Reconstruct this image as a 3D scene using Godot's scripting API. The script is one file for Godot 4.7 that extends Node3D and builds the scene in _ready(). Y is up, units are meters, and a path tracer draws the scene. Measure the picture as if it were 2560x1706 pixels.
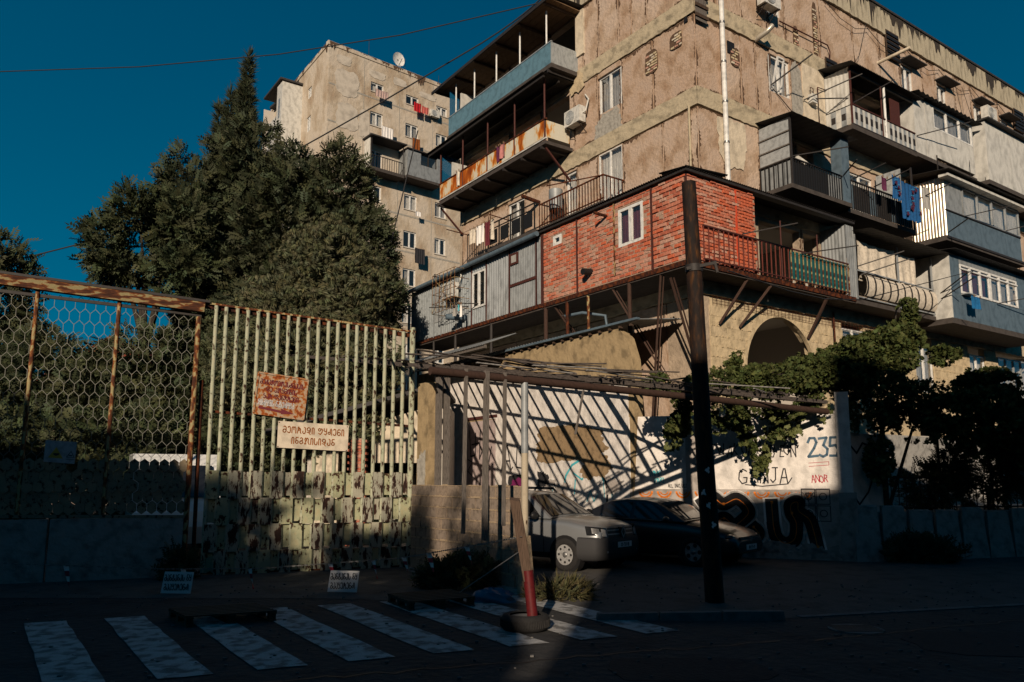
extends Node3D
# A weathered apartment block with improvised balconies, an old sliding gate and a ruined car shelter, low evening sun behind the camera.
# Frames: BF main block (x along the right facade, z out of it; left facade is the plane x = 0), GF gate, WF graffiti wall, KF far block, KL its left facade, WW world.
var WW := Transform3D.IDENTITY
var BF := Transform3D(Basis(Vector3.UP, deg_to_rad(34.7)), Vector3(5.30, 0, -21.0))
var GF := Transform3D(Basis(Vector3.UP, deg_to_rad(22.07)), Vector3(-2.25, 0, -17.6))
var WF := Transform3D(Basis(Vector3.UP, deg_to_rad(-22.18)), Vector3(3.12, 0, -20.63))
var KF := Transform3D(Basis(Vector3.UP, deg_to_rad(39.8)), Vector3(-13.34, 0, -53.0))
var KL := Transform3D(Basis(Vector3.UP, deg_to_rad(-54.8)), Vector3(-13.34, 0, -53.0))
var rng := RandomNumberGenerator.new()
var base := Vector3.ZERO
var names := {}
var M := {}
var T := {}

class MB:
	var v := PackedVector3Array()
	var n := PackedVector3Array()
	func tri(a: Vector3, b: Vector3, c: Vector3) -> void:
		var k := (b - a).cross(c - a).normalized()
		v.append(a); v.append(c); v.append(b)
		n.append(k); n.append(k); n.append(k)
	func quad(a: Vector3, b: Vector3, c: Vector3, d: Vector3) -> void:
		tri(a, b, c); tri(a, c, d)
	func hexa(p: Array) -> MB:  # 8 corners: bottom ring counter-clockwise from above, then top ring
		quad(p[4], p[5], p[6], p[7]); quad(p[3], p[2], p[1], p[0])
		for i in 4:
			var j := (i + 1) % 4
			quad(p[i], p[j], p[j + 4], p[i + 4])
		return self
	func box(x0: float, y0: float, z0: float, x1: float, y1: float, z1: float) -> MB:
		var a := Vector3(minf(x0, x1), minf(y0, y1), minf(z0, z1))
		var b := Vector3(maxf(x0, x1), maxf(y0, y1), maxf(z0, z1))
		hexa([Vector3(a.x, a.y, b.z), Vector3(b.x, a.y, b.z), Vector3(b.x, a.y, a.z), Vector3(a.x, a.y, a.z), Vector3(a.x, b.y, b.z), Vector3(b.x, b.y, b.z), Vector3(b.x, b.y, a.z), Vector3(a.x, b.y, a.z)])
		return self
	func bar(a: Vector3, b: Vector3, w: float, h: float, up := Vector3.UP) -> MB:
		var d := (b - a).normalized()
		if absf(d.dot(up)) > 0.98:
			up = Vector3.RIGHT
		var s := d.cross(up).normalized() * w * 0.5
		var u := s.cross(d).normalized() * h * 0.5
		hexa([a - s - u, a + s - u, b + s - u, b - s - u, a - s + u, a + s + u, b + s + u, b - s + u])
		return self
	func tube(pts: Array, r: float, k := 8, r2 := -1.0) -> MB:
		var rings := []
		for i in pts.size():
			var d: Vector3 = ((pts[mini(i + 1, pts.size() - 1)] as Vector3) - (pts[maxi(i - 1, 0)] as Vector3)).normalized()
			var s := d.cross(Vector3.UP if absf(d.y) < 0.95 else Vector3.RIGHT).normalized()
			var u := s.cross(d)
			var rr: float = r if r2 < 0.0 else lerpf(r, r2, float(i) / maxf(1.0, pts.size() - 1.0))
			var ring := []
			for j in k:
				var an := TAU * j / k
				var o := s * cos(an) + u * sin(an)
				ring.append([pts[i] + o * rr, o])
			rings.append(ring)
		for i in rings.size() - 1:
			for j in k:
				var j2 := (j + 1) % k
				var q := [rings[i][j], rings[i][j2], rings[i + 1][j2], rings[i + 1][j]]
				for t in [0, 1, 2, 0, 2, 3]:
					v.append(q[t][0]); n.append(q[t][1])
		for e in [0, rings.size() - 1]:
			for j in range(1, k - 1):
				if e == 0:
					tri(rings[e][0][0], rings[e][j][0], rings[e][j + 1][0])
				else:
					tri(rings[e][0][0], rings[e][j + 1][0], rings[e][j][0])
		return self
	func grid(rows: Array, closed := false) -> MB:  # smooth sheet through rows of points
		var h := rows.size()
		var w: int = rows[0].size()
		var nn := []
		for i in h:
			var line := []
			for j in w:
				var l: Vector3 = rows[i][(j - 1 + w) % w] if closed else rows[i][maxi(j - 1, 0)]
				var r: Vector3 = rows[i][(j + 1) % w] if closed else rows[i][mini(j + 1, w - 1)]
				var a: Vector3 = rows[maxi(i - 1, 0)][j]
				var b: Vector3 = rows[mini(i + 1, h - 1)][j]
				var k := (r - l).cross(b - a)
				line.append(k.normalized() if k.length() > 1e-9 else Vector3.UP)
			nn.append(line)
		for i in h - 1:
			for j in (w if closed else w - 1):
				var j2 := (j + 1) % w
				for t in [[i, j], [i + 1, j2], [i, j2], [i, j], [i + 1, j], [i + 1, j2]]:
					v.append(rows[t[0]][t[1]]); n.append(nn[t[0]][t[1]])
		return self
	func corr(o: Vector3, u: Vector3, w: Vector3, pitch: float, amp: float) -> MB:  # corrugated sheet, waves along u, straight along w
		var l := u.length()
		var k := maxi(2, int(l / pitch * 4.0))
		var nrm := u.cross(w).normalized()
		var rows := [[], []]
		for i in k + 1:
			var p := o + u * (float(i) / k) + nrm * amp * sin(TAU * l / pitch * i / k)
			rows[0].append(p); rows[1].append(p + w)
		grid(rows)
		return self
	func poly(pts: Array, out: Vector3) -> MB:  # flat polygon, counter-clockwise seen from outside, extruded along out
		var o: Vector3 = pts[0]
		var nn := out.normalized()
		var ux := ((pts[1] as Vector3) - o).normalized()
		var uy := nn.cross(ux)
		var p2 := PackedVector2Array()
		for p in pts:
			p2.append(Vector2((p - o).dot(ux), (p - o).dot(uy)))
		var t := Geometry2D.triangulate_polygon(p2)
		for i in range(0, t.size(), 3):
			var a: Vector3 = pts[t[i]]; var b: Vector3 = pts[t[i + 1]]; var c: Vector3 = pts[t[i + 2]]
			if (b - a).cross(c - a).dot(nn) < 0.0:
				var s := b
				b = c; c = s
			tri(a + out, b + out, c + out); tri(a, c, b)
		for i in pts.size():
			var a: Vector3 = pts[i]
			var b: Vector3 = pts[(i + 1) % pts.size()]
			quad(a, b, b + out, a + out)
		return self
	func ribbon(pts: Array, w: float, o: Vector3, ux: Vector3, uy: Vector3, taper := false) -> MB:  # a painted stroke on a wall: 2D points in the plane o, ux, uy
		for i in pts.size() - 1:
			var a: Vector2 = pts[i]
			var b: Vector2 = pts[i + 1]
			if a.distance_to(b) < 1e-5:
				continue
			var d := (b - a).normalized() * w * 0.3
			var s := Vector2(-d.y, d.x).normalized() * w * 0.5
			var q := []
			for p in [a - d - s, b + d - s, b + d + s, a - d + s]:
				q.append(o + ux * p.x + uy * p.y)
			quad(q[0], q[1], q[2], q[3])
		return self
	func hexa_brick(l: float, h: float, d: float) -> MB:  # a brick round the origin with worn front edges
		var c := 0.008
		var f := [Vector3(-l / 2 + c, -h / 2 + c, d / 2), Vector3(l / 2 - c, -h / 2 + c * 0.6, d / 2), Vector3(l / 2 - c * 0.7, h / 2 - c, d / 2), Vector3(-l / 2 + c, h / 2 - c * 0.8, d / 2)]
		var s := [Vector3(-l / 2, -h / 2, d / 2 - c), Vector3(l / 2, -h / 2, d / 2 - c), Vector3(l / 2, h / 2, d / 2 - c), Vector3(-l / 2, h / 2, d / 2 - c)]
		quad(f[0], f[1], f[2], f[3])
		for i in 4:
			var j := (i + 1) % 4
			quad(s[i], s[j], f[j], f[i])
			quad(s[i] - Vector3(0, 0, d - c), s[j] - Vector3(0, 0, d - c), s[j], s[i])
		return self
	func quad_of(a: Vector3, b: Vector3, c: Vector3, d: Vector3, o: Vector3) -> MB:
		quad(a + o, b + o, c + o, d + o)
		return self
	func mesh() -> ArrayMesh:
		var arr := []
		arr.resize(Mesh.ARRAY_MAX)
		arr[Mesh.ARRAY_VERTEX] = v
		arr[Mesh.ARRAY_NORMAL] = n
		var m := ArrayMesh.new()
		m.add_surface_from_arrays(Mesh.PRIMITIVE_TRIANGLES, arr)
		return m

func V(x: float, y: float, z: float) -> Vector3:
	return Vector3(x, y, z)

func numbered(s: String) -> String:
	names[s] = names.get(s, -1) + 1
	return s if names[s] == 0 else "%s_%03d" % [s, names[s]]

func thing(called: String, label: String, category: String, frame: Transform3D, at: Vector3, group := "") -> Node3D:
	var o := Node3D.new()
	o.name = numbered(called)
	add_child(o)
	o.transform = Transform3D(frame.basis, frame * at)
	base = at
	o.set_meta("label", label)
	o.set_meta("category", category)
	if group:
		o.set_meta("group", group)
	return o

func structure(called: String, frame := Transform3D.IDENTITY, at := Vector3.ZERO) -> Node3D:
	var o := Node3D.new()
	o.name = numbered(called)
	add_child(o)
	o.transform = Transform3D(frame.basis, frame * at)
	base = at
	o.set_meta("kind", "structure")
	return o

func part(parent: Node3D, called: String, mb: MB, mat: Material, label := "") -> MeshInstance3D:
	var vv := mb.v
	for i in vv.size():
		vv[i] -= base
	mb.v = vv
	var o := MeshInstance3D.new()
	o.name = called
	o.mesh = mb.mesh()
	o.material_override = mat
	if label:
		o.set_meta("label", label)
	parent.add_child(o, true)
	return o

func piece(parent: Node3D, called: String, mesh: Mesh, mat: Material, at: Vector3, rot := Vector3.ZERO, scl := Vector3.ONE) -> MeshInstance3D:
	var o := MeshInstance3D.new()
	o.name = called
	o.mesh = mesh
	o.material_override = mat
	parent.add_child(o, true)
	o.transform = Transform3D(Basis.from_euler(rot).scaled_local(scl), at - base)
	return o

func bx(parent: Node3D, called: String, x0: float, y0: float, z0: float, x1: float, y1: float, z1: float, mat: Material) -> MeshInstance3D:
	return part(parent, called, MB.new().box(x0, y0, z0, x1, y1, z1), mat)

func tb(parent: Node3D, called: String, pts: Array, r: float, mat: Material, k := 8) -> MeshInstance3D:
	return part(parent, called, MB.new().tube(pts, r, k), mat)

func br(parent: Node3D, called: String, a: Vector3, b: Vector3, w: float, h: float, mat: Material) -> MeshInstance3D:
	return part(parent, called, MB.new().bar(a, b, w, h), mat)

func noise_tex(key: String, freq: float, oct: int, stops: Array, size := 512, kind := FastNoiseLite.TYPE_SIMPLEX_SMOOTH, warp := 0.0, sd := 1, gain := 0.5) -> NoiseTexture2D:
	if T.has(key):
		return T[key]
	var f := FastNoiseLite.new()
	f.noise_type = kind
	f.frequency = freq
	f.fractal_octaves = oct
	f.fractal_gain = gain
	f.seed = sd
	if warp > 0.0:
		f.domain_warp_enabled = true
		f.domain_warp_amplitude = warp
		f.domain_warp_frequency = freq * 1.7
	var t := NoiseTexture2D.new()
	t.width = size
	t.height = size
	t.seamless = true
	t.noise = f
	var g := Gradient.new()
	var offs := PackedFloat32Array()
	var cols := PackedColorArray()
	for s in stops:
		offs.append(s[0])
		cols.append(s[1] if s[1] is Color else Color(s[1], s[1], s[1]))
	g.offsets = offs
	g.colors = cols
	t.color_ramp = g
	T[key] = t
	return t

func bump_tex(key: String, freq: float, strength: float, sd := 3) -> NoiseTexture2D:
	if T.has(key):
		return T[key]
	var f := FastNoiseLite.new()
	f.noise_type = FastNoiseLite.TYPE_SIMPLEX_SMOOTH
	f.frequency = freq
	f.fractal_octaves = 5
	f.seed = sd
	var t := NoiseTexture2D.new()
	t.width = 512
	t.height = 512
	t.seamless = true
	t.noise = f
	t.as_normal_map = true
	t.bump_strength = strength
	T[key] = t
	return t

func lin(r: float, g: float, b: float) -> Color:
	return Color(r, g, b).linear_to_srgb()

# col: linear base colour; tex: name of a grey or coloured pattern; sc: its repeats per metre; fine: fine grain over it
func mat(key: String, col: Color, rough := 0.85, tex := "", sc := Vector3.ONE, bump := "", bscale := 1.0, fine := "grain", metal := 0.0) -> StandardMaterial3D:
	if M.has(key):
		return M[key]
	var m := StandardMaterial3D.new()
	m.resource_name = key
	m.albedo_color = lin(col.r, col.g, col.b)
	m.roughness = rough
	m.metallic = metal
	m.metallic_specular = 0.35
	m.cull_mode = BaseMaterial3D.CULL_DISABLED
	if tex:
		m.albedo_texture = T[tex]
	if tex or bump:
		m.uv1_triplanar = true
		m.uv1_triplanar_sharpness = 4.0
		m.uv1_scale = sc
	if fine and tex:
		m.detail_enabled = true
		m.detail_blend_mode = BaseMaterial3D.BLEND_MODE_MUL
		m.detail_albedo = T[fine]
		m.detail_uv_layer = BaseMaterial3D.DETAIL_UV_2
		m.uv2_triplanar = true
		m.uv2_scale = sc * 5.7
	if bump:
		m.normal_enabled = true
		m.normal_texture = T[bump]
		m.normal_scale = bscale * 0.45
	M[key] = m
	return m

func materials() -> void:
	noise_tex("grain", 0.06, 4, [[0.0, 0.80], [0.5, 0.95], [1.0, 1.0]])
	noise_tex("blot", 0.012, 5, [[0.0, 0.80], [0.4, 0.93], [0.65, 1.0], [1.0, 0.92]], 512, FastNoiseLite.TYPE_SIMPLEX_SMOOTH, 0.0, 7)
	noise_tex("stain", 0.010, 6, [[0.0, 0.70], [0.3, 0.86], [0.5, 0.97], [1.0, 1.0]], 512, FastNoiseLite.TYPE_SIMPLEX_SMOOTH, 25.0, 11)
	noise_tex("panel", 0.007, 8, [[0.0, Color(0.82, 0.75, 0.69)], [0.36, Color(0.93, 0.90, 0.87)], [0.52, Color(1, 0.98, 0.97)], [1.0, Color(0.97, 0.97, 0.98)]], 512, FastNoiseLite.TYPE_SIMPLEX_SMOOTH, 10.0, 21, 0.58)
	noise_tex("soot", 0.012, 5, [[0.0, 0.10], [0.36, 0.25], [0.46, 0.75], [0.7, 0.95], [1.0, 1.0]], 512, FastNoiseLite.TYPE_SIMPLEX_SMOOTH, 20.0, 17)
	noise_tex("rust", 0.014, 6, [[0.0, Color(0.16, 0.08, 0.05)], [0.4, Color(0.30, 0.15, 0.09)], [0.6, Color(0.42, 0.21, 0.10)], [1.0, Color(0.55, 0.30, 0.14)]], 512, FastNoiseLite.TYPE_SIMPLEX_SMOOTH, 15.0, 5)
	noise_tex("railrust", 0.014, 6, [[0.0, Color(0.20, 0.11, 0.07)], [0.42, Color(0.36, 0.20, 0.12)], [0.55, Color(0.55, 0.33, 0.16)], [0.62, Color(0.66, 0.60, 0.44)], [1.0, Color(0.6, 0.56, 0.4)]], 512, FastNoiseLite.TYPE_SIMPLEX_SMOOTH, 15.0, 6)
	noise_tex("peel", 0.009, 9, [[0.0, Color(0.12, 0.08, 0.07)], [0.42, Color(0.23, 0.14, 0.11)], [0.455, Color(0.42, 0.28, 0.20)], [0.475, Color(0.66, 0.66, 0.60)], [1.0, Color(0.76, 0.75, 0.68)]], 512, FastNoiseLite.TYPE_SIMPLEX_SMOOTH, 12.0, 8, 0.66)
	noise_tex("barpeel", 0.011, 9, [[0.0, Color(0.14, 0.09, 0.07)], [0.30, Color(0.30, 0.19, 0.13)], [0.335, Color(0.64, 0.67, 0.59)], [0.6, Color(0.72, 0.73, 0.65)], [1.0, Color(0.74, 0.70, 0.60)]], 512, FastNoiseLite.TYPE_SIMPLEX_SMOOTH, 12.0, 9, 0.64)
	noise_tex("hexpeel", 0.010, 9, [[0.0, Color(0.14, 0.11, 0.09)], [0.33, Color(0.28, 0.22, 0.17)], [0.36, Color(0.66, 0.61, 0.53)], [1.0, Color(0.72, 0.68, 0.6)]], 512, FastNoiseLite.TYPE_SIMPLEX_SMOOTH, 12.0, 10, 0.64)
	noise_tex("orangerust", 0.008, 8, [[0.0, Color(0.44, 0.19, 0.03)], [0.50, Color(0.74, 0.39, 0.09)], [0.60, Color(0.82, 0.60, 0.34)], [0.70, Color(0.84, 0.82, 0.76)], [1.0, Color(0.84, 0.84, 0.8)]], 512, FastNoiseLite.TYPE_SIMPLEX_SMOOTH, 12.0, 12, 0.6)
	noise_tex("orangerust2", 0.008, 8, [[0.0, Color(0.50, 0.22, 0.03)], [0.30, Color(0.74, 0.42, 0.12)], [0.40, Color(0.82, 0.66, 0.44)], [0.48, Color(0.82, 0.81, 0.76)], [1.0, Color(0.84, 0.84, 0.8)]], 512, FastNoiseLite.TYPE_SIMPLEX_SMOOTH, 12.0, 22, 0.6)
	noise_tex("signrust", 0.014, 7, [[0.0, Color(0.40, 0.17, 0.05)], [0.36, Color(0.62, 0.30, 0.09)], [0.48, Color(0.70, 0.48, 0.27)], [0.56, Color(0.72, 0.62, 0.52)], [1.0, Color(0.74, 0.70, 0.64)]], 512, FastNoiseLite.TYPE_SIMPLEX_SMOOTH, 25.0, 13)
	noise_tex("wood", 0.02, 5, [[0.0, 0.45], [0.4, 0.8], [1.0, 1.0]], 512, FastNoiseLite.TYPE_SIMPLEX_SMOOTH, 0.0, 14)
	noise_tex("asphalt", 0.09, 4, [[0.0, 0.5], [0.5, 0.85], [1.0, 1.0]], 512, FastNoiseLite.TYPE_SIMPLEX, 0.0, 15)
	noise_tex("worn", 0.02, 6, [[0.0, 0.55], [0.33, 0.68], [0.46, 0.88], [0.6, 0.97], [1.0, 1.0]], 512, FastNoiseLite.TYPE_SIMPLEX_SMOOTH, 20.0, 16)
	noise_tex("poletex", 0.014, 6, [[0.0, Color(0.09, 0.07, 0.06)], [0.5, Color(0.16, 0.11, 0.09)], [0.72, Color(0.26, 0.17, 0.10)], [1.0, Color(0.42, 0.26, 0.08)]], 512, FastNoiseLite.TYPE_SIMPLEX_SMOOTH, 10.0, 18)
	bump_tex("rough", 0.05, 6.0)
	bump_tex("coarse", 0.018, 10.0, 4)
	mat("panel_a", Color(0.46, 0.36, 0.28), 0.92, "panel", V(0.28, 0.28, 0.28), "rough", 0.8)
	mat("panel_b", Color(0.48, 0.385, 0.305), 0.92, "panel", V(0.2, 0.2, 0.2), "rough", 0.8)
	mat("panel_c", Color(0.44, 0.335, 0.255), 0.92, "panel", V(0.36, 0.36, 0.36), "rough", 0.8)
	mat("panel_d", Color(0.42, 0.335, 0.25), 0.92, "blot", V(0.25, 0.25, 0.25), "rough", 0.8)
	mat("band", Color(0.46, 0.39, 0.275), 0.95, "stain", V(0.3, 0.5, 0.3), "coarse", 0.9)
	mat("parapet", Color(0.44, 0.39, 0.29), 0.95, "stain", V(0.8, 0.15, 0.8), "rough", 0.8)
	mat("plaster_grey", Color(0.37, 0.35, 0.31), 0.95, "blot", V(0.8, 0.8, 0.8), "coarse", 1.0)
	mat("plaster_cream", Color(0.62, 0.54, 0.42), 0.9, "blot", V(0.3, 0.3, 0.3), "rough", 0.5)
	mat("white_wall", Color(0.72, 0.68, 0.64), 0.9, "blot", V(0.45, 0.3, 0.45), "rough", 0.6)
	mat("lower_wall", Color(0.40, 0.36, 0.33), 0.9, "stain", V(0.4, 0.4, 0.4), "rough", 0.6)
	mat("tan_wall", Color(0.36, 0.27, 0.155), 0.95, "stain", V(0.35, 0.35, 0.35), "coarse", 0.9)
	mat("ochre", Color(0.30, 0.21, 0.12), 0.95, "stain", V(0.8, 0.8, 0.8), "rough", 0.7)
	mat("stone", Color(0.56, 0.45, 0.29), 0.95, "blot", V(0.4, 0.4, 0.4), "coarse", 1.0)
	mat("stone_b", Color(0.54, 0.435, 0.285), 0.95, "stain", V(0.3, 0.3, 0.3), "coarse", 1.0)
	mat("mortar", Color(0.30, 0.245, 0.19), 0.95, "blot", V(1, 1, 1), "coarse", 1.0)
	mat("soot_dark", Color(0.045, 0.038, 0.033), 0.95, "blot", V(1.3, 1.3, 1.3))
	mat("grime", Color(0.115, 0.07, 0.045), 0.95, "blot", V(1.3, 1.3, 1.3))
	mat("rust_dark", Color(0.055, 0.030, 0.022), 0.85, "blot", V(2, 2, 2))
	mat("far_wall", Color(0.53, 0.475, 0.39), 0.95, "panel", V(0.10, 0.07, 0.10), "rough", 0.5)
	mat("far_patch", Color(0.58, 0.52, 0.44), 0.95, "blot", V(0.2, 0.2, 0.2))
	mat("interior", Color(0.42, 0.39, 0.35), 0.95)
	mat("white_frame", Color(0.72, 0.72, 0.70), 0.45, "blot", V(0.6, 0.6, 0.6))
	mat("white_sheet", Color(0.60, 0.59, 0.55), 0.5, "blot", V(0.4, 0.25, 0.4))
	mat("grey_sheet", Color(0.30, 0.32, 0.33), 0.5, "blot", V(0.5, 0.3, 0.5), "", 1.0, "grain", 0.2)
	mat("grey_sheet_b", Color(0.36, 0.385, 0.40), 0.5, "stain", V(0.5, 0.2, 0.5), "", 1.0, "grain", 0.2)
	mat("galvanised", Color(0.42, 0.46, 0.48), 0.42, "blot", V(1.2, 0.6, 1.2), "", 1.0, "grain", 0.35)
	mat("silver", Color(0.66, 0.60, 0.50), 0.36, "stain", V(0.8, 0.25, 0.8), "", 1.0, "grain", 0.55)
	mat("blue_sheet", Color(0.13, 0.245, 0.31), 0.42, "blot", V(0.5, 0.5, 0.5), "", 1.0, "grain", 0.1)
	mat("blue_grey", Color(0.105, 0.15, 0.19), 0.5, "blot", V(0.5, 0.4, 0.5))
	mat("dark_metal", Color(0.032, 0.028, 0.027), 0.6, "blot", V(1, 1, 1))
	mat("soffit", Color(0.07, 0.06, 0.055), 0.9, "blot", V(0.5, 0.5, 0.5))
	mat("dark_roof", Color(0.045, 0.042, 0.042), 0.7, "stain", V(0.6, 0.6, 0.6))
	mat("rusty", Color(0.55, 0.55, 0.55), 0.85, "rust", V(0.9, 0.6, 0.9), "rough", 0.6)
	mat("rail_rust", Color(0.62, 0.62, 0.62), 0.85, "railrust", V(0.35, 1.2, 1.2), "rough", 0.6)
	mat("post_rust", Color(0.85, 0.85, 0.85), 0.85, "railrust", V(0.9, 0.5, 0.9), "rough", 0.6)
	mat("orange_rust", Color(0.84, 0.80, 0.74), 0.8, "orangerust", V(0.35, 0.16, 0.35))
	mat("orange_rust_b", Color(0.88, 0.85, 0.80), 0.8, "orangerust2", V(0.35, 0.16, 0.35))
	mat("sign_rust", Color(0.75, 0.72, 0.7), 0.8, "signrust", V(1.0, 1.0, 1.0))
	mat("gate_bar", Color(0.80, 0.80, 0.76), 0.7, "barpeel", V(1.1, 0.7, 1.1), "rough", 0.4)
	mat("gate_plate_a", Color(0.74, 0.72, 0.70), 0.8, "peel", V(1.1, 0.36, 1.1), "rough", 0.5)
	mat("gate_plate_b", Color(0.66, 0.66, 0.66), 0.8, "peel", V(2.0, 0.5, 2.0), "rough", 0.5)
	mat("gate_plate_c", Color(0.74, 0.72, 0.60), 0.8, "barpeel", V(0.9, 0.6, 0.9), "rough", 0.4)
	mat("hex_a", Color(0.62, 0.58, 0.52), 0.8, "hexpeel", V(0.9, 0.9, 0.9), "rough", 0.4)
	mat("hex_b", Color(0.5, 0.49, 0.46), 0.8, "hexpeel", V(1.3, 1.3, 1.3), "rough", 0.4)
	mat("brick_mortar", Color(0.40, 0.27, 0.20), 0.95, "blot", V(2, 2, 2), "coarse", 1.0)
	var bc := [Color(0.48, 0.145, 0.085), Color(0.52, 0.195, 0.125), Color(0.42, 0.12, 0.072), Color(0.53, 0.25, 0.175), Color(0.52, 0.30, 0.225), Color(0.56, 0.135, 0.065)]
	for i in 6:
		mat("brick%d" % i, bc[i], 0.93, "blot" if i % 2 else "stain", V(2.6, 2.6, 2.6), "coarse", 0.8)
	mat("red_paint", Color(0.60, 0.075, 0.03), 0.8, "blot", V(1.5, 1.5, 1.5), "coarse", 0.6)
	mat("oxide", Color(0.075, 0.024, 0.019), 0.7, "blot", V(2, 2, 2))
	mat("wood_dark", Color(0.10, 0.065, 0.045), 0.9, "wood", V(6, 0.4, 6), "rough", 0.6)
	mat("wood_grey", Color(0.20, 0.175, 0.155), 0.9, "wood", V(5, 0.5, 5), "rough", 0.6)
	mat("wood_slat", Color(0.12, 0.10, 0.09), 0.9, "wood", V(0.8, 4, 0.8), "rough", 0.6)
	mat("wood_pale", Color(0.33, 0.32, 0.31), 0.8, "wood", V(0.8, 4, 0.8), "rough", 0.6)
	mat("plank_wood", Color(0.13, 0.085, 0.06), 0.9, "wood", V(8, 0.5, 8), "rough", 0.6)
	mat("wood_brown", Color(0.30, 0.19, 0.11), 0.8, "wood", V(4, 4, 0.5))
	mat("block", Color(0.27, 0.21, 0.16), 0.95, "blot", V(1.5, 1.5, 1.5), "coarse", 1.0)
	mat("block_b", Color(0.245, 0.195, 0.155), 0.95, "stain", V(1.2, 1.2, 1.2), "coarse", 1.0)
	mat("block_mortar", Color(0.38, 0.29, 0.195), 0.95, "blot", V(2.5, 2.5, 2.5), "coarse", 1.0)
	mat("asphalt", Color(0.050, 0.049, 0.049), 0.92, "stain", V(0.22, 0.22, 0.22), "rough", 0.7, "asphalt")
	mat("asphalt_patch", Color(0.028, 0.028, 0.030), 0.9, "blot", V(0.6, 0.6, 0.6), "rough", 0.7, "asphalt")
	mat("concrete_floor", Color(0.11, 0.103, 0.097), 0.92, "stain", V(0.3, 0.3, 0.3), "rough", 0.7, "asphalt")
	mat("road_paint", Color(0.55, 0.54, 0.52), 0.85, "worn", V(0.35, 0.35, 0.35), "rough", 0.5, "asphalt")
	mat("kerb_stone", Color(0.15, 0.145, 0.14), 0.95, "blot", V(0.8, 0.8, 0.8), "coarse", 0.8)
	mat("dark_concrete", Color(0.33, 0.32, 0.30), 0.95, "stain", V(0.5, 0.5, 0.5), "coarse", 1.0)
	mat("pole", Color(0.62, 0.60, 0.60), 0.8, "poletex", V(1.6, 0.35, 1.6), "rough", 0.5)
	mat("white_post", Color(0.92, 0.92, 0.92), 0.7, "hexpeel", V(0.8, 0.25, 0.8))
	mat("black", Color(0.012, 0.012, 0.013), 0.5)
	mat("rubber", Color(0.022, 0.021, 0.021), 0.9, "blot", V(3, 3, 3), "rough", 0.5)
	mat("curtain", Color(0.62, 0.60, 0.55), 0.9, "blot", V(1.2, 0.3, 1.2))
	mat("curtain_grey", Color(0.36, 0.35, 0.33), 0.9, "blot", V(1.2, 0.3, 1.2))
	mat("curtain_red", Color(0.10, 0.022, 0.035), 0.9, "blot", V(1.2, 0.3, 1.2))
	mat("cloth_cream", Color(0.66, 0.59, 0.49), 0.95, "blot", V(1, 1, 1), "rough", 0.4)
	mat("paint_black", Color(0.03, 0.03, 0.034), 0.8, "blot", V(1, 1, 1))
	mat("paint_blue", Color(0.06, 0.11, 0.16), 0.8)
	mat("paint_teal", Color(0.06, 0.36, 0.42), 0.8)
	mat("paint_orange", Color(0.60, 0.17, 0.02), 0.8)
	mat("paint_red", Color(0.34, 0.035, 0.05), 0.8)
	mat("paint_white", Color(0.66, 0.64, 0.62), 0.8)
	mat("paint_purple", Color(0.14, 0.012, 0.075), 0.8)
	mat("paint_brown", Color(0.28, 0.14, 0.03), 0.8)
	mat("ac_white", Color(0.62, 0.61, 0.57), 0.5, "blot", V(0.8, 0.8, 0.8))
	mat("cable", Color(0.02, 0.02, 0.022), 0.8)
	mat("steel", Color(0.30, 0.30, 0.30), 0.4, "blot", V(2, 2, 2), "", 1.0, "grain", 0.7)
	mat("rim", Color(0.30, 0.30, 0.30), 0.4, "blot", V(2, 2, 2))
	var g := StandardMaterial3D.new()
	g.resource_name = "glass"
	g.transparency = BaseMaterial3D.TRANSPARENCY_ALPHA
	g.albedo_color = Color(0.30, 0.34, 0.36, 0.07)
	g.roughness = 0.04
	M["glass"] = g
	var g2 := StandardMaterial3D.new()
	g2.resource_name = "blue_glass"
	g2.transparency = BaseMaterial3D.TRANSPARENCY_ALPHA
	g2.albedo_color = Color(0.10, 0.34, 0.48, 0.75)
	g2.roughness = 0.15
	M["blue_glass"] = g2

# ---- facades: a face is [origin, along, out]; points are (u along, y up, w out)
func fp(F: Array, u: float, y: float, w: float) -> Vector3:
	return F[0] + F[1] * u + Vector3.UP * y + F[2] * w

func fb(mb: MB, F: Array, u0: float, y0: float, w0: float, u1: float, y1: float, w1: float) -> MB:
	mb.hexa([fp(F, u0, y0, w1), fp(F, u1, y0, w1), fp(F, u1, y0, w0), fp(F, u0, y0, w0), fp(F, u0, y1, w1), fp(F, u1, y1, w1), fp(F, u1, y1, w0), fp(F, u0, y1, w0)])
	return mb

func fbx(parent: Node3D, called: String, F: Array, u0: float, y0: float, w0: float, u1: float, y1: float, w1: float, m: Material) -> MeshInstance3D:
	return part(parent, called, fb(MB.new(), F, u0, y0, w0, u1, y1, w1), m)

func drape(F: Array, u0: float, y0: float, u1: float, y1: float, w: float, fold: float, depth: float, sag := 0.0) -> MB:
	var rows := []
	for i in 9:
		var line := []
		var t := i / 8.0
		for j in 33:
			var s := j / 32.0
			var u := lerpf(u0, u1, s)
			var y := lerpf(y1, y0, t) - sag * (1.0 - pow(2.0 * s - 1.0, 2.0)) * (1.0 - t) + 0.015 * sin(u * 23.0) * t
			line.append(fp(F, u + 0.006 * sin(y * 9.0), y, w + depth * (0.4 + 0.6 * t) * sin(u / fold * TAU + 0.7 * sin(u * 7.3)) + 0.3 * depth * sin(y * 5.0 + u * 11.0)))
		rows.append(line)
	return MB.new().grid(rows)

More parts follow.
